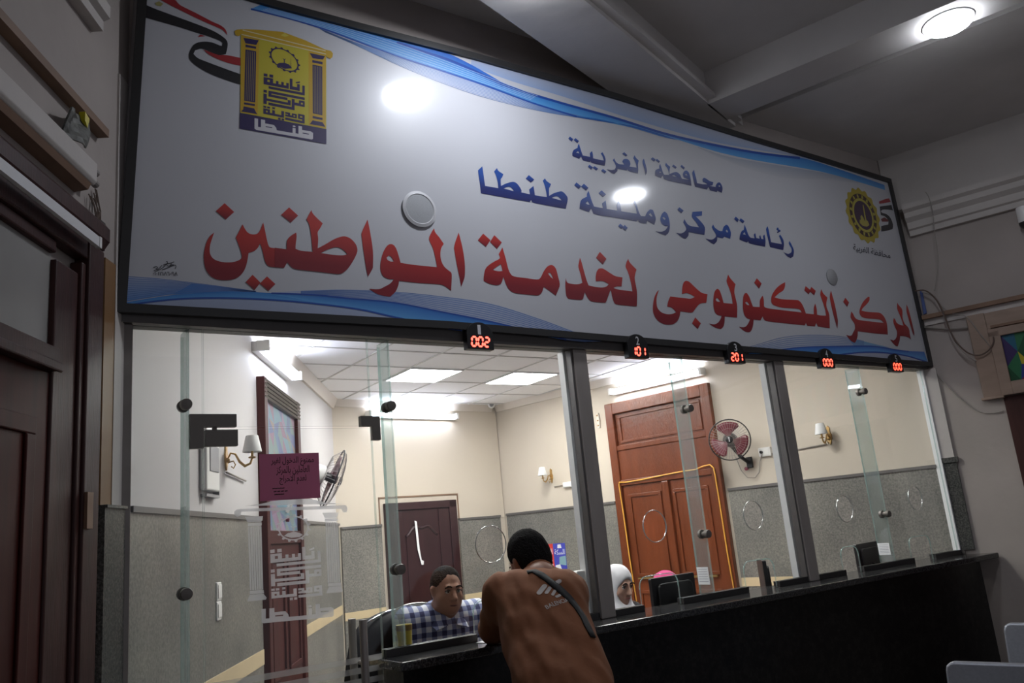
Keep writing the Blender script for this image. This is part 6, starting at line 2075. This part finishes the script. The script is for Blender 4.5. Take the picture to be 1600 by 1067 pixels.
def head_shape(B, H, ears=True, fem=False):
    k = H.k
    e = lambda c, r, kk=0.02, op='add': B.ell(H.p(*c), [q * k for q in r], H.R, kk, op)
    c_ = lambda a, b, ra, rb, kk=0.012, op='add': B.cap(H.p(*a), H.p(*b), ra * k, rb * k, kk, op)
    e((0, -0.012, 0.035), (0.074, 0.092, 0.086))
    e((0, 0.022, -0.020), (0.064, 0.072, 0.088), 0.03)
    e((0, 0.038, -0.078), (0.046 if not fem else 0.040, 0.046, 0.040), 0.03)
    e((0, 0.074, -0.098), (0.018, 0.016, 0.014), 0.02)
    for s_ in (-1, 1):
        e((s_ * 0.046, 0.052, -0.032), (0.022, 0.028, 0.024), 0.02)
        e((s_ * 0.060, 0.005, -0.062), (0.014, 0.030, 0.030), 0.03)
        B.ell(H.p(s_ * 0.031, 0.098, 0.006), [0.019 * k, 0.015 * k, 0.011 * k], H.R, 0.008, 'sub')
        if ears:
            e((s_ * 0.077, -0.006, -0.006), (0.010, 0.022, 0.032), 0.008)
            e((s_ * 0.080, -0.012, 0.008), (0.012, 0.018, 0.020), 0.008)
        e((s_ * 0.012, 0.098, -0.036), (0.009, 0.010, 0.007), 0.006)
    c_((-0.030, 0.087, 0.026), (0.030, 0.087, 0.026), 0.010, 0.010)
    c_((0, 0.092, 0.016), (0, 0.115, -0.030), 0.009, 0.0145, 0.009)
    c_((-0.020, 0.086, -0.060), (0.020, 0.086, -0.060), 0.008, 0.008, 0.008)
    c_((-0.017, 0.084, -0.074), (0.017, 0.084, -0.074), 0.008, 0.008, 0.008)


def face_parts(H, par, lash=(0.02, 0.014, 0.012), lip=(0.22, 0.09, 0.075), brow=True):
    k = H.k
    for s_ in (-1, 1):
        e_ = MB().ball((0, 0, 0), 0.0115 * k, 8)
        c = H.p(s_ * 0.031, 0.0815, 0.005)
        e_.v = [tuple(c + np.array(v)) for v in e_.v]
        ey = e_.build('eye', mat('eye_white', (0.55, 0.53, 0.50), 0.25), par, smooth='all')
        i_ = MB().ball((0, 0, 0), 0.0062 * k, 6)
        ci = H.p(s_ * 0.031, 0.0885, 0.0045)
        i_.v = [tuple(ci + np.array(v)) for v in i_.v]
        i_.build('iris', mat('iris_dark', (0.015, 0.010, 0.008), 0.2), par, smooth='all').parent = ey
        lid = [H.p(s_ * (0.031 + 0.016 * math.cos(a)), 0.0925 - 0.006 * abs(math.cos(a)), 0.0065 + 0.0055 * math.sin(a)) for a in [math.pi * t / 6 for t in range(7)]]
        MB().tube(lid, 0.0034 * k, 5).build('eyelid', mat('lash_dark', lash, 0.6), par, smooth='all')
        if brow:
            b_ = [H.p(s_ * x, 0.0985 - 12 * (x - 0.03) ** 2 * 0.6, z) for x, z in ((0.012, 0.027), (0.022, 0.032), (0.034, 0.033), (0.046, 0.028), (0.052, 0.022))]
            MB().tube(b_, [0.003 * k, 0.0042 * k, 0.0042 * k, 0.0034 * k, 0.002 * k], 6).build('eyebrow', mat('hair_black', (0.010, 0.009, 0.009), 0.95, spec=0.12, bump=0.9, bscale=130), par, smooth='all')
    lp = [H.p(x, 0.0975 - 10 * x * x, -0.066) for x in (-0.022, -0.012, 0.0, 0.012, 0.022)]
    MB().tube(lp, [0.002 * k, 0.0042 * k, 0.005 * k, 0.0042 * k, 0.002 * k], 6).build('lips', mat('lip_%d' % int(lip[0] * 100), lip, 0.5), par, smooth='all')


def hand(B, w, d, side, flat, k=1.0, curl=0.25):
    """palm and five fingers; w wrist, d pointing direction, side towards the thumb, flat = back-of-hand normal"""
    d, side = unit(d), unit(np.array(side) - np.dot(side, unit(d)) * unit(d))
    n = unit(flat)
    R = np.stack([side, d, np.cross(side, d)], 1)
    B.ell(w + d * 0.045, (0.040, 0.050, 0.017), R, 0.015)
    for i, (o, L) in enumerate(((0.028, 0.072), (0.010, 0.080), (-0.009, 0.074), (-0.027, 0.058))):
        a = w + d * 0.085 + side * o
        dd = unit(d + side * o * 2.0)
        b = a + dd * L * 0.5 - n * L * curl * 0.25
        c = b + dd * L * 0.45 - n * L * curl * 0.6
        B.cap(a - d * 0.02, b, 0.0092, 0.0085, 0.006).cap(b, c, 0.0085, 0.0072, 0.004)
    a = w + d * 0.025 + side * 0.032
    b = a + unit(d * 0.75 + side * 0.7) * 0.04
    c = b + unit(d * 1.0 + side * 0.25 - n * 0.3) * 0.030
    B.cap(a, b, 0.012, 0.010, 0.01).cap(b, c, 0.010, 0.008, 0.004)


mat('skin_tan', (0.36, 0.185, 0.125), 0.5, noise=0.15, nscale=9)
mat('skin_olive', (0.27, 0.125, 0.078), 0.5, noise=0.15, nscale=9)
mat('skin_fair', (0.54, 0.32, 0.24), 0.5, noise=0.1, nscale=9)
mat('hair_black', (0.010, 0.009, 0.009), 0.95, spec=0.12, bump=0.9, bscale=130)
mat('tshirt_brown', (0.190, 0.064, 0.021), 0.85, noise=0.12, nscale=7, bump=0.3, bscale=18)
mat('trousers_dark', (0.02, 0.02, 0.024), 0.8, bump=0.2, bscale=40)
mat('shoe_black', (0.012, 0.012, 0.012), 0.4)
mat('strap_black', (0.010, 0.010, 0.011), 0.7)
mat('print_pale', (0.40, 0.36, 0.34), 0.7)
plaid_mat('plaid', 172)
mat('scarf_white', (0.74, 0.74, 0.78), 0.8, bump=0.25, bscale=14)
mat('scarf_pink', (0.50, 0.04, 0.17), 0.8, bump=0.25, bscale=14)
mat('jacket_grey', (0.055, 0.058, 0.065), 0.8, bump=0.2, bscale=30)
mat('blouse_dark', (0.05, 0.02, 0.04), 0.8)

# ---------------------------------------------------------------- the man leaning on the counter, seen from behind
def joint(px, py, Y):
    return on_y(px, py, Y)


Hs = Head(joint(825, 876, -0.22), 94, -20, 4, 0.92)
hc = Hs.c
SLh, SRh = joint(787, 927, -0.30), joint(886, 926, -0.44)
NK = joint(846, 905, -0.36)
mid = (SLh + SRh) / 2
PEL = np.array([1.80, -0.80, 0.90])
hipax = unit(np.array([0.90, -0.42, 0]))
HL, HR = PEL - hipax * 0.10, PEL + hipax * 0.10
EL, ER = np.array([1.885, -0.155, CT + 0.058]), np.array([2.26, -0.20, CT + 0.058])
WL, WR = np.array([2.02, -0.09, CT + 0.036]), np.array([2.16, -0.14, CT + 0.036])
KL, KR = HL + np.array([0.03, 0.08, -0.42]), HR + np.array([0.02, 0.02, -0.42])
AL, AR = np.array([HL[0] - 0.02, HL[1] - 0.02, 0.09]), np.array([HR[0] + 0.02, HR[1] - 0.10, 0.09])
ft_ = unit(np.array([0.42, 0.9, 0]))
man = thing('person', 'standing person in brown t-shirt with black strap leaning on the counter', 'person', (PEL[0], PEL[1], 0))
lo, hi = np.array([1.40, -1.12, -0.01]), np.array([2.55, 0.12, 1.70])


def torso(B, g, mid_, pel, hl, hr, sl_, sr_, nk, hip=0.115, chest=0.12, belly=0.0):
    ax_ = unit(sr_ - sl_)
    up_v = unit(mid_ - pel)
    fw = unit(np.cross(up_v, ax_))
    R = np.stack([ax_, fw, np.cross(ax_, fw)], 1)
    ch = mid_ - up_v * 0.13
    B.ell(ch, (0.172 + g, 0.118 + g, 0.20 + g), R, 0.05)
    B.cap(sl_ - np.array([0, 0, 0.01]), sr_ - np.array([0, 0, 0.01]), 0.060 + g, None, 0.06)
    B.ell(pel + up_v * 0.18, (0.155 + g, 0.120 + g + belly, 0.18 + g), R, 0.06)
    B.cap(hl, hr, hip + g, None, 0.06)
    B.cap(nk, mid_, 0.058 + g * 0.5, 0.075 + g, 0.05)
    return R


B = Body(lo, hi, 0.0085)
head_shape(B, Hs)
B.cap(Hs.p(0, -0.02, -0.07), NK + np.array([0, 0, 0.01]), 0.056, 0.060, 0.03)
torso(B, -0.035, mid, PEL, HL, HR, SLh, SRh, NK, hip=0.10)
for s_, e_, w_h, sd in ((SLh, EL, WL, 1), (SRh, ER, WR, -1)):
    B.cap(s_, e_, 0.050, 0.042, 0.03).cap(e_, w_h, 0.041, 0.027, 0.02)
    d_ = unit(w_h - e_)
    hand(B, w_h, d_ * np.array([1, 1, 0.2]), np.cross(d_, (0, 0, 1)) * -sd, (0, 0, 1))
for h_, k_, a_ in ((HL, KL, AL), (HR, KR, AR)):
    B.cap(h_, k_, 0.085, 0.055, 0.04).cap(k_, a_, 0.055, 0.038, 0.03).cap(a_, a_ + ft_ * 0.15 - np.array([0, 0, 0.05]), 0.036, 0.03, 0.02)
B.build('body', 'skin_olive', man)
# t-shirt
S = Body(lo, hi, 0.0085)
ax_m = unit(SRh - SLh)
upm = unit(mid - PEL)
S.cap(SLh - np.array([0, 0, 0.005]), SRh - np.array([0, 0, 0.005]), 0.072, None, 0.05)
S.cap(NK - np.array([0, 0, 0.045]), mid - upm * 0.06, 0.075, 0.10, 0.08)
for q_ in (-0.085, -0.03, 0.03, 0.085):
    S.cap(mid - upm * 0.06 + ax_m * q_ * 0.95, PEL + np.array([0, 0, -0.08]) + ax_m * q_ * 0.9, 0.098, 0.102, 0.07)
for s_, e_ in ((SLh, EL), (SRh, ER)):
    d_ = e_ - s_
    S.cap(s_, s_ + d_ * 1.0, 0.076, 0.062, 0.05)
S.cap(EL, EL + (WL - EL) * 0.45, 0.058, 0.05, 0.03).cap(ER, ER + (WR - ER) * 0.45, 0.058, 0.05, 0.03)
S.cut(PEL + np.array([0, 0, -0.13]), (0.0, 0.0, -1))
S.ripple(0.0048, 23, 1.0)
S.ripple(0.0028, 47, 2.2)
nd = unit(Hs.p(0, -0.02, -0.07) - NK)
S.cap(NK - np.array([0, 0, 0.05]), NK + nd * 0.035, 0.085, 0.070, 0.04)
S.cap(NK + nd * 0.050, NK + nd * 0.2, 0.060, 0.075, 0.01, 'sub')
shirt = S.build('tshirt', 'tshirt_brown', man, 3)
# loose hem and folds are in the same cloth; collar band
cb = []
for t in range(25):
    a = 2 * math.pi * t / 24
    u1 = unit(np.cross(nd, (1, 0, 0)))
    u2 = np.cross(nd, u1)
    cb.append(NK + nd * 0.034 + (u1 * math.cos(a) + u2 * math.sin(a)) * 0.066)
MB().tube(cb[:-1], 0.009, 6, closed=True).build('collar', 'tshirt_brown', man, smooth='all').parent = shirt
# trousers and shoes
Tq = Body(np.array([1.40, -1.12, 0.02]), np.array([2.2, -0.4, 1.02]), 0.012)
for h_, k_, a_ in ((HL, KL, AL), (HR, KR, AR)):
    Tq.cap(h_, k_, 0.095, 0.078, 0.05).cap(k_, a_ + np.array([0, 0, 0.01]), 0.078, 0.062, 0.04)
Tq.cap(HL + np.array([0, 0, -0.02]), HR + np.array([0, 0, -0.02]), 0.105, None, 0.05)
Tq.build('trousers', 'trousers_dark', man)
for a_ in (AL, AR):
    Q = Body(a_ - 0.25, a_ + 0.30, 0.010)
    Q.cap(np.array([a_[0], a_[1], 0.055]), np.array([a_[0], a_[1], 0.04]) + ft_ * 0.17, 0.05, 0.042, 0.03).cap(np.array([a_[0], a_[1], 0.06]) - ft_ * 0.04, a_ + np.array([0, 0, 0.02]), 0.045, 0.05, 0.03)
    Q.cut((0, 0, 0.006), (0, 0, -1))
    Q.build('shoe', 'shoe_black', man)
# hair and beard
Hh = Body(hc - 0.19, hc + 0.19, 0.006)
k = Hs.k
Hh.ell(Hs.p(0, -0.020, 0.044), [0.087 * k, 0.106 * k, 0.098 * k], Hs.R, 0.02)
Hh.ell(Hs.p(0, -0.050, -0.020), [0.083 * k, 0.068 * k, 0.082 * k], Hs.R, 0.04)
Hh.ripple(0.0016, 120, 0.5)
Hh.cut(Hs.p(0, 0.062, 0.04), Hs.R @ np.array([0, 1, -0.25]))
Hh.cap(Hs.p(0, 0.11, -0.04), Hs.p(0, 0.05, -0.04), 0.06, 0.055, 0.01, 'sub')
for s_ in (-1, 1):
    Hh.ell(Hs.p(s_ * 0.083, 0.004, -0.020), [0.024 * k, 0.030 * k, 0.040 * k], Hs.R, 0.008, 'sub')
Hh.cut(Hs.p(0, -0.05, -0.095), Hs.R @ np.array([0, 0.35, -1]))
Hh.build('hair', 'hair_black', man, 1)
Bd = Body(hc - 0.19, hc + 0.19, 0.006)
Bd.ell(Hs.p(0, 0.038, -0.078), [0.052 * k, 0.052 * k, 0.046 * k], Hs.R, 0.02)
for s_ in (-1, 1):
    Bd.ell(Hs.p(s_ * 0.058, 0.012, -0.055), [0.016 * k, 0.026 * k, 0.045 * k], Hs.R, 0.02)
Bd.ell(Hs.p(0, 0.09, -0.050), [0.030 * k, 0.03 * k, 0.026 * k], Hs.R, 0.01, 'sub')
Bd.cut(Hs.p(0, 0, -0.032), Hs.R @ np.array([0, 0.2, 1]))
Bd.build('beard', 'hair_black', man, 1)
face_parts(Hs, man, brow=False)


def bvh_of(o):
    off = np.array(o.parent['_w'])
    return BVHTree.FromPolygons([tuple(np.array(v.co) + off) for v in o.data.vertices], [tuple(p.vertices) for p in o.data.polygons])


tree = bvh_of(shirt)


def on_shirt(px, py, lift=0.002):
    d = unit(ray(px, py))
    h_, n_, _, _ = tree.ray_cast(Vector(CAM), Vector(d))
    if h_ is None:
        return None
    return np.array(h_) + np.array(n_) * lift, np.array(n_)


# strap across the back: lies on the cloth, passes under the right arm and over the left shoulder
pts = [on_shirt(*p, 0.004) for p in ((824, 895), (834, 893), (846, 899), (859, 909), (873, 920), (888, 934), (901, 950), (911, 965), (917, 978), (922, 988), (926, 996))]
pts = [p for p in pts if p is not None]
sp = MB()
V = []
for i, (p, n_) in enumerate(pts):
    a = pts[max(i - 1, 0)][0]
    b = pts[min(i + 1, len(pts) - 1)][0]
    t = unit(b - a)
    s_ = unit(np.cross(n_, t)) * 0.0145
    V += [p - s_ - n_ * 0.004, p - s_ + n_ * 0.002, p + s_ + n_ * 0.002, p + s_ - n_ * 0.004]
m = len(pts)
F_ = []
for i in range(m - 1):
    for j in range(4):
        F_.append((4 * i + j, 4 * i + (j + 1) % 4, 4 * i + 4 + (j + 1) % 4, 4 * i + 4 + j))
F_ += [(0, 1, 2, 3), (4 * m - 1, 4 * m - 2, 4 * m - 3, 4 * m - 4)]
sp.add(V, F_)
sp.build('strap', 'strap_black', man, smooth='all')

# print on the back: slanted bars over a word, draped along the cloth
c0, n0 = on_shirt(868, 925)
c0 = c0 - n0 * 0.002
rt = unit(np.cross(np.array([0, 0, 1.0]), n0))
rt = rt if rt @ ray(900, 900) * 0 + rt @ (W2 @ np.array([1, 0, 0])) > 0 else -rt
upv = np.cross(n0, rt)
upv = upv if upv[2] > 0 else -upv
sc_ = 3.25 / FPX                      # metres for one photo point at the man's back
th = math.radians(7)
rt2, up2 = rt * math.cos(th) + upv * math.sin(th), upv * math.cos(th) - rt * math.sin(th)


def drape(u, v):
    q = c0 + rt2 * u * 1.1 + up2 * v
    h_, nn, _, _ = tree.ray_cast(Vector(q + n0 * 0.25), Vector(-n0))
    if h_ is None:
        return None
    return np.array(h_) + np.array(nn) * 0.0022


pr = MB()


def drape_shape(loops, sub=0):
    V2, F2 = fill(loops)
    P = [drape(*p) for p in V2]
    for f in F2:
        if all(P[i] is not None for i in f):
            pr.add([P[i] for i in f], [tuple(range(len(f)))])


def pill(x0, y0, x1, y1, r):
    a = math.atan2(y1 - y0, x1 - x0)
    o_ = [(x1 + r * math.cos(a + t), y1 + r * math.sin(a + t)) for t in [-math.pi / 2 + math.pi * q / 6 for q in range(7)]]
    o_ += [(x0 + r * math.cos(a + t), y0 + r * math.sin(a + t)) for t in [math.pi / 2 + math.pi * q / 6 for q in range(7)]]
    return o_


for (x0, y0, x1, y1, r) in ((-22, 8, -10, 15, 3.6), (-14, 2.5, -5, 9, 2.6), (-8, -4, 0, 2, 2.2), (2, 12, 13, 13.5, 3.4), (-4, -9, 2, -8, 2.2)):
    drape_shape([pill(x0 * sc_, y0 * sc_, x1 * sc_, y1 * sc_, r * sc_)])
V2, F2, _ = text2d('BALENCIA', 0.012)
P = [drape((-27 + 36 * p[0]) * sc_, (-23.5 + 7.5 * p[1]) * sc_) for p in V2]
for f in F2:
    if all(P[i] is not None for i in f):
        pr.add([P[i] for i in f], [tuple(range(len(f)))])
pr.build('back_print', 'print_pale', man, fix=False).parent = shirt

# ---------------------------------------------------------------- the clerk in the plaid shirt
Hc = Head(joint(698, 922, 0.56), 264, -6, 2, 0.93)
bx = Hc.c[0]
NKc = Hc.p(0, -0.045, -0.115)
ax_ = np.array([math.cos(math.radians(262 - 90)), math.sin(math.radians(262 - 90)), 0])
MIDc = np.array([Hc.c[0] + 0.012, 0.63, Hc.c[2] - 0.135])
SRc, SLc = MIDc + ax_ * 0.185 * 1.0 + np.array([0, 0, 0.005]), MIDc - ax_ * 0.185 - np.array([0, 0, 0.0])
PELc = np.array([MIDc[0] + 0.02, 0.78, 0.62])
HLc, HRc = PELc - ax_ * 0.10, PELc + ax_ * 0.10
EcR, EcL = SRc + np.array([-0.06, -0.06, -0.27]), SLc + np.array([0.06, -0.06, -0.27])
WcR, WcL = np.array([MIDc[0] - 0.10, 0.44, 0.785]), np.array([MIDc[0] + 0.13, 0.44, 0.785])
clerk = thing('person', 'seated person in blue and white plaid shirt behind window one', 'person', (PELc[0], PELc[1], 0))
lo, hi = np.array([MIDc[0] - 0.40, 0.26, 0.0]), np.array([MIDc[0] + 0.42, 1.02, Hc.c[2] + 0.16])
B = Body(lo, hi, 0.0075)
head_shape(B, Hc)
B.ell(Hc.p(0, 0.032, -0.066), (0.054, 0.050, 0.040), Hc.R, 0.025)

B.cap(Hc.p(0, -0.03, -0.05), NKc, 0.050, 0.056, 0.02)
torso(B, -0.012, MIDc, PELc, HLc, HRc, SLc, SRc, NKc)
KcL, KcR = np.array([HLc[0] + 0.02, 0.40, 0.56]), np.array([HRc[0] - 0.02, 0.40, 0.56])
for s_, e_, w_h, sd in ((SLc, EcL, WcL, 1), (SRc, EcR, WcR, -1)):
    B.cap(s_, e_, 0.050, 0.042, 0.03).cap(e_, w_h, 0.040, 0.027, 0.02)
    d_ = unit(w_h - e_)
    hand(B, w_h, np.array([d_[0], d_[1], 0.0]), (-sd, 0, 0), (0, 0, 1))
for h_, k_ in ((HLc, KcL), (HRc, KcR)):
    B.cap(h_, k_, 0.085, 0.058, 0.04).cap(k_, (k_[0], k_[1] + 0.05, 0.09), 0.056, 0.038, 0.03).cap((k_[0], k_[1] + 0.05, 0.07), (k_[0], k_[1] - 0.1, 0.04), 0.036, 0.03, 0.02)
B.build('body', 'skin_tan', clerk)
S = Body(lo, hi, 0.0085)
torso(S, 0.012, MIDc, PELc, HLc, HRc, SLc, SRc, NKc - np.array([0, 0, 0.03]), belly=0.02)
for s_, e_, w_h in ((SLc, EcL, WcL), (SRc, EcR, WcR)):
    S.cap(s_, e_, 0.068, 0.058, 0.04).cap(e_, e_ + (w_h - e_) * 0.8, 0.056, 0.042, 0.03)
S.ripple(0.003, 24, 2.0)
S.cut(PELc + np.array([0, 0, -0.10]), (0, 0, -1))
S.cap(NKc + np.array([0, -0.02, 0.03]), NKc + np.array([0, -0.05, 0.2]), 0.060, 0.08, 0.01, 'sub')
S.cap(NKc + np.array([0, -0.080, -0.005]), NKc + np.array([0, -0.11, 0.08]), 0.028, 0.06, 0.01, 'sub')
plaid_ = S.build('plaid_shirt', 'plaid', clerk)
Fc = Hc.R[:, 1] * np.array([1, 1, 0])
Fc = unit(Fc)
for s_ in (-1, 1):
    sd = ax_ * s_
    a = NKc + sd * 0.055 - Fc * 0.03 + np.array([0, 0, 0.035])
    b = NKc + sd * 0.062 + Fc * 0.045 + np.array([0, 0, 0.0])
    c = NKc + sd * 0.024 + Fc * 0.105 + np.array([0, 0, -0.062])
    d = NKc + sd * 0.085 + Fc * 0.105 + np.array([0, 0, -0.080])
    e = NKc + sd * 0.102 + Fc * 0.02 + np.array([0, 0, -0.030])
    mb = MB().add([a, b, c, d, e], [(0, 1, 4), (1, 2, 3), (1, 3, 4)])
    o_ = mb.build('collar', 'plaid', clerk, fix=False)
    o_.parent = plaid_
    o_.modifiers.new('t', 'SOLIDIFY').thickness = 0.006
Tq = Body(np.array([PELc[0] - 0.3, 0.25, 0.05]), np.array([PELc[0] + 0.3, 1.0, 0.82]), 0.012)
for h_, k_ in ((HLc, KcL), (HRc, KcR)):
    Tq.cap(h_, k_, 0.10, 0.075, 0.05).cap(k_, (k_[0], k_[1] + 0.05, 0.10), 0.072, 0.058, 0.04)
Tq.cap(HLc, HRc, 0.12, None, 0.05)
Tq.build('trousers', 'trousers_dark', clerk)


def short_hair(H, par, m='hair_black'):
    k = H.k
    Q = Body(H.c - 0.17, H.c + 0.17, 0.0055)
    Q.ell(H.p(0, -0.018, 0.038), [0.081 * k, 0.094 * k, 0.090 * k], H.R, 0.02)
    Q.ell(H.p(0, -0.045, -0.015), [0.071 * k, 0.063 * k, 0.068 * k], H.R, 0.03)
    Q.ripple(0.0010, 110, 0.7)
    Q.cut(H.p(0, 0.066, 0.065), H.R @ np.array([0, 1, -0.35]))
    Q.ell(H.p(0, 0.085, 0.005), [0.062 * k, 0.065 * k, 0.075 * k], H.R, 0.01, 'sub')
    for s_ in (-1, 1):
        Q.ell(H.p(s_ * 0.080, 0.012, -0.022), [0.026 * k, 0.032 * k, 0.044 * k], H.R, 0.008, 'sub')
    Q.cut(H.p(0, -0.05, -0.075), H.R @ np.array([0, 0.35, -1]))
    Q.build('hair', m, par, 1)


short_hair(Hc, clerk, mat('hair_dark', (0.014, 0.012, 0.011), 0.9, spec=0.15, bump=0.8, bscale=130))
face_parts(Hc, clerk, lip=(0.13, 0.045, 0.04))


# ---------------------------------------------------------------- the two women in headscarves
def woman(H, deg, label, scarf, jacket, where, skin):
    c = H.c
    fw = unit(H.R[:, 1] * np.array([1, 1, 0]))
    a0 = math.radians(deg)
    bf = np.array([math.cos(a0), math.sin(a0), 0])
    ax = np.array([math.cos(a0 - math.pi / 2), math.sin(a0 - math.pi / 2), 0])
    nk = H.p(0, -0.03, -0.12)
    md = np.array([c[0], c[1], c[2] - 0.205]) - bf * 0.05
    sr, sl = md + ax * 0.155, md - ax * 0.155
    pel = md - bf * 0.12
    pel = np.array([pel[0], pel[1], 0.57])
    hl, hr = pel - ax * 0.10, pel + ax * 0.10
    er, el = sr + bf * 0.05 + ax * 0.04 + np.array([0, 0, -0.22]), sl + bf * 0.05 - ax * 0.04 + np.array([0, 0, -0.22])
    wr, wl = er + bf * 0.19 - ax * 0.05 + np.array([0, 0, 0.02]), el + bf * 0.19 + ax * 0.05 + np.array([0, 0, 0.02])
    q = thing('person', label, 'person', (pel[0], pel[1], 0))
    lo_, hi_ = np.minimum(pel - 0.38, pel + bf * 0.6 - 0.38), np.maximum(pel + 0.38, pel + bf * 0.6 + 0.38)
    lo_[2], hi_[2] = 0.0, c[2] + 0.15
    B = Body(lo_, hi_, 0.008)
    head_shape(B, H, False, True)
    B.cap(H.p(0, -0.02, -0.07), nk, 0.046, 0.05, 0.03)
    torso(B, -0.02, md, pel, hl, hr, sl, sr, nk)
    for s_, e_, w_h, sd in ((sl, el, wl, 1), (sr, er, wr, -1)):
        B.cap(s_, e_, 0.042, 0.036, 0.03).cap(e_, w_h, 0.034, 0.024, 0.02)
        hand(B, w_h, bf, ax * -sd * -1, (0, 0, 1))
    for h_, s_ in ((hl, -1), (hr, 1)):
        k_ = h_ + bf * 0.40 + np.array([0, 0, -0.03])
        B.cap(h_, k_, 0.08, 0.055, 0.04).cap(k_, k_ * np.array([1, 1, 0]) + np.array([0, 0, 0.08]), 0.052, 0.036, 0.03)
        B.cap(k_ * np.array([1, 1, 0]) + np.array([0, 0, 0.06]), k_ * np.array([1, 1, 0]) + bf * 0.12 + np.array([0, 0, 0.035]), 0.034, 0.028, 0.02)
    B.build('body', skin, q)
    S = Body(lo_, hi_, 0.010)
    torso(S, 0.008, md, pel, hl, hr, sl, sr, nk - np.array([0, 0, 0.04]))
    for s_, e_, w_h in ((sl, el, wl), (sr, er, wr)):
        S.cap(s_, e_, 0.060, 0.052, 0.04).cap(e_, e_ + (w_h - e_) * 0.92, 0.050, 0.038, 0.03)
    for h_ in (hl, hr):
        k_ = h_ + bf * 0.40 + np.array([0, 0, -0.03])
        S.cap(h_, k_, 0.10, 0.085, 0.06).cap(k_, k_ * np.array([1, 1, 0]) + np.array([0, 0, 0.12]), 0.085, 0.09, 0.06)
    S.ripple(0.003, 24, 1.4)
    S.build('jacket', jacket, q)
    k = H.k
    Q = Body(c - np.array([0.30, 0.30, 0.36]), c + np.array([0.30, 0.30, 0.17]), 0.007)
    Q.ell(H.p(0, -0.014, 0.034), [0.090 * k, 0.108 * k, 0.100 * k], H.R, 0.02)
    Q.ell(H.p(0, 0.0, -0.05), [0.084 * k, 0.088 * k, 0.095 * k], H.R, 0.04)
    Q.cap(H.p(0, -0.005, -0.10), nk + np.array([0, 0, -0.03]), 0.075, 0.085, 0.04)
    Q.ell(md + bf * 0.05 + np.array([0, 0, 0.005]), (0.165, 0.10, 0.085), np.stack([ax, bf, np.array([0, 0, 1.0])], 1), 0.06)
    Q.ell(md + bf * 0.09 + np.array([0, 0, -0.09]), (0.10, 0.055, 0.10), np.stack([ax, bf, np.array([0, 0, 1.0])], 1), 0.06)
    Q.ripple(0.0025, 34, 0.9)
    Q.ell(H.p(0, 0.098, -0.026), [0.062 * k, 0.084 * k, 0.082 * k], H.R, 0.012, 'sub')
    Q.build('headscarf', scarf, q, 2)
    face_parts(H, q, lip=(0.30, 0.11, 0.10))
    return q


woman(Head(joint(966, 914, 0.95), 272, -12, 0, 0.97), 280, 'seated woman in white headscarf and grey jacket beside the first steel post', 'scarf_white', 'jacket_grey', 0, 'skin_fair')
woman(Head(joint(1043, 922, 1.05), 272, -16, 0, 0.97), 272, 'seated woman in pink headscarf mostly hidden behind a black monitor', 'scarf_pink', 'blouse_dark', 0, 'skin_fair')

for o in bpy.data.objects:
    for k_ in ('_w', '_n'):
        if k_ in o:
            del o[k_]
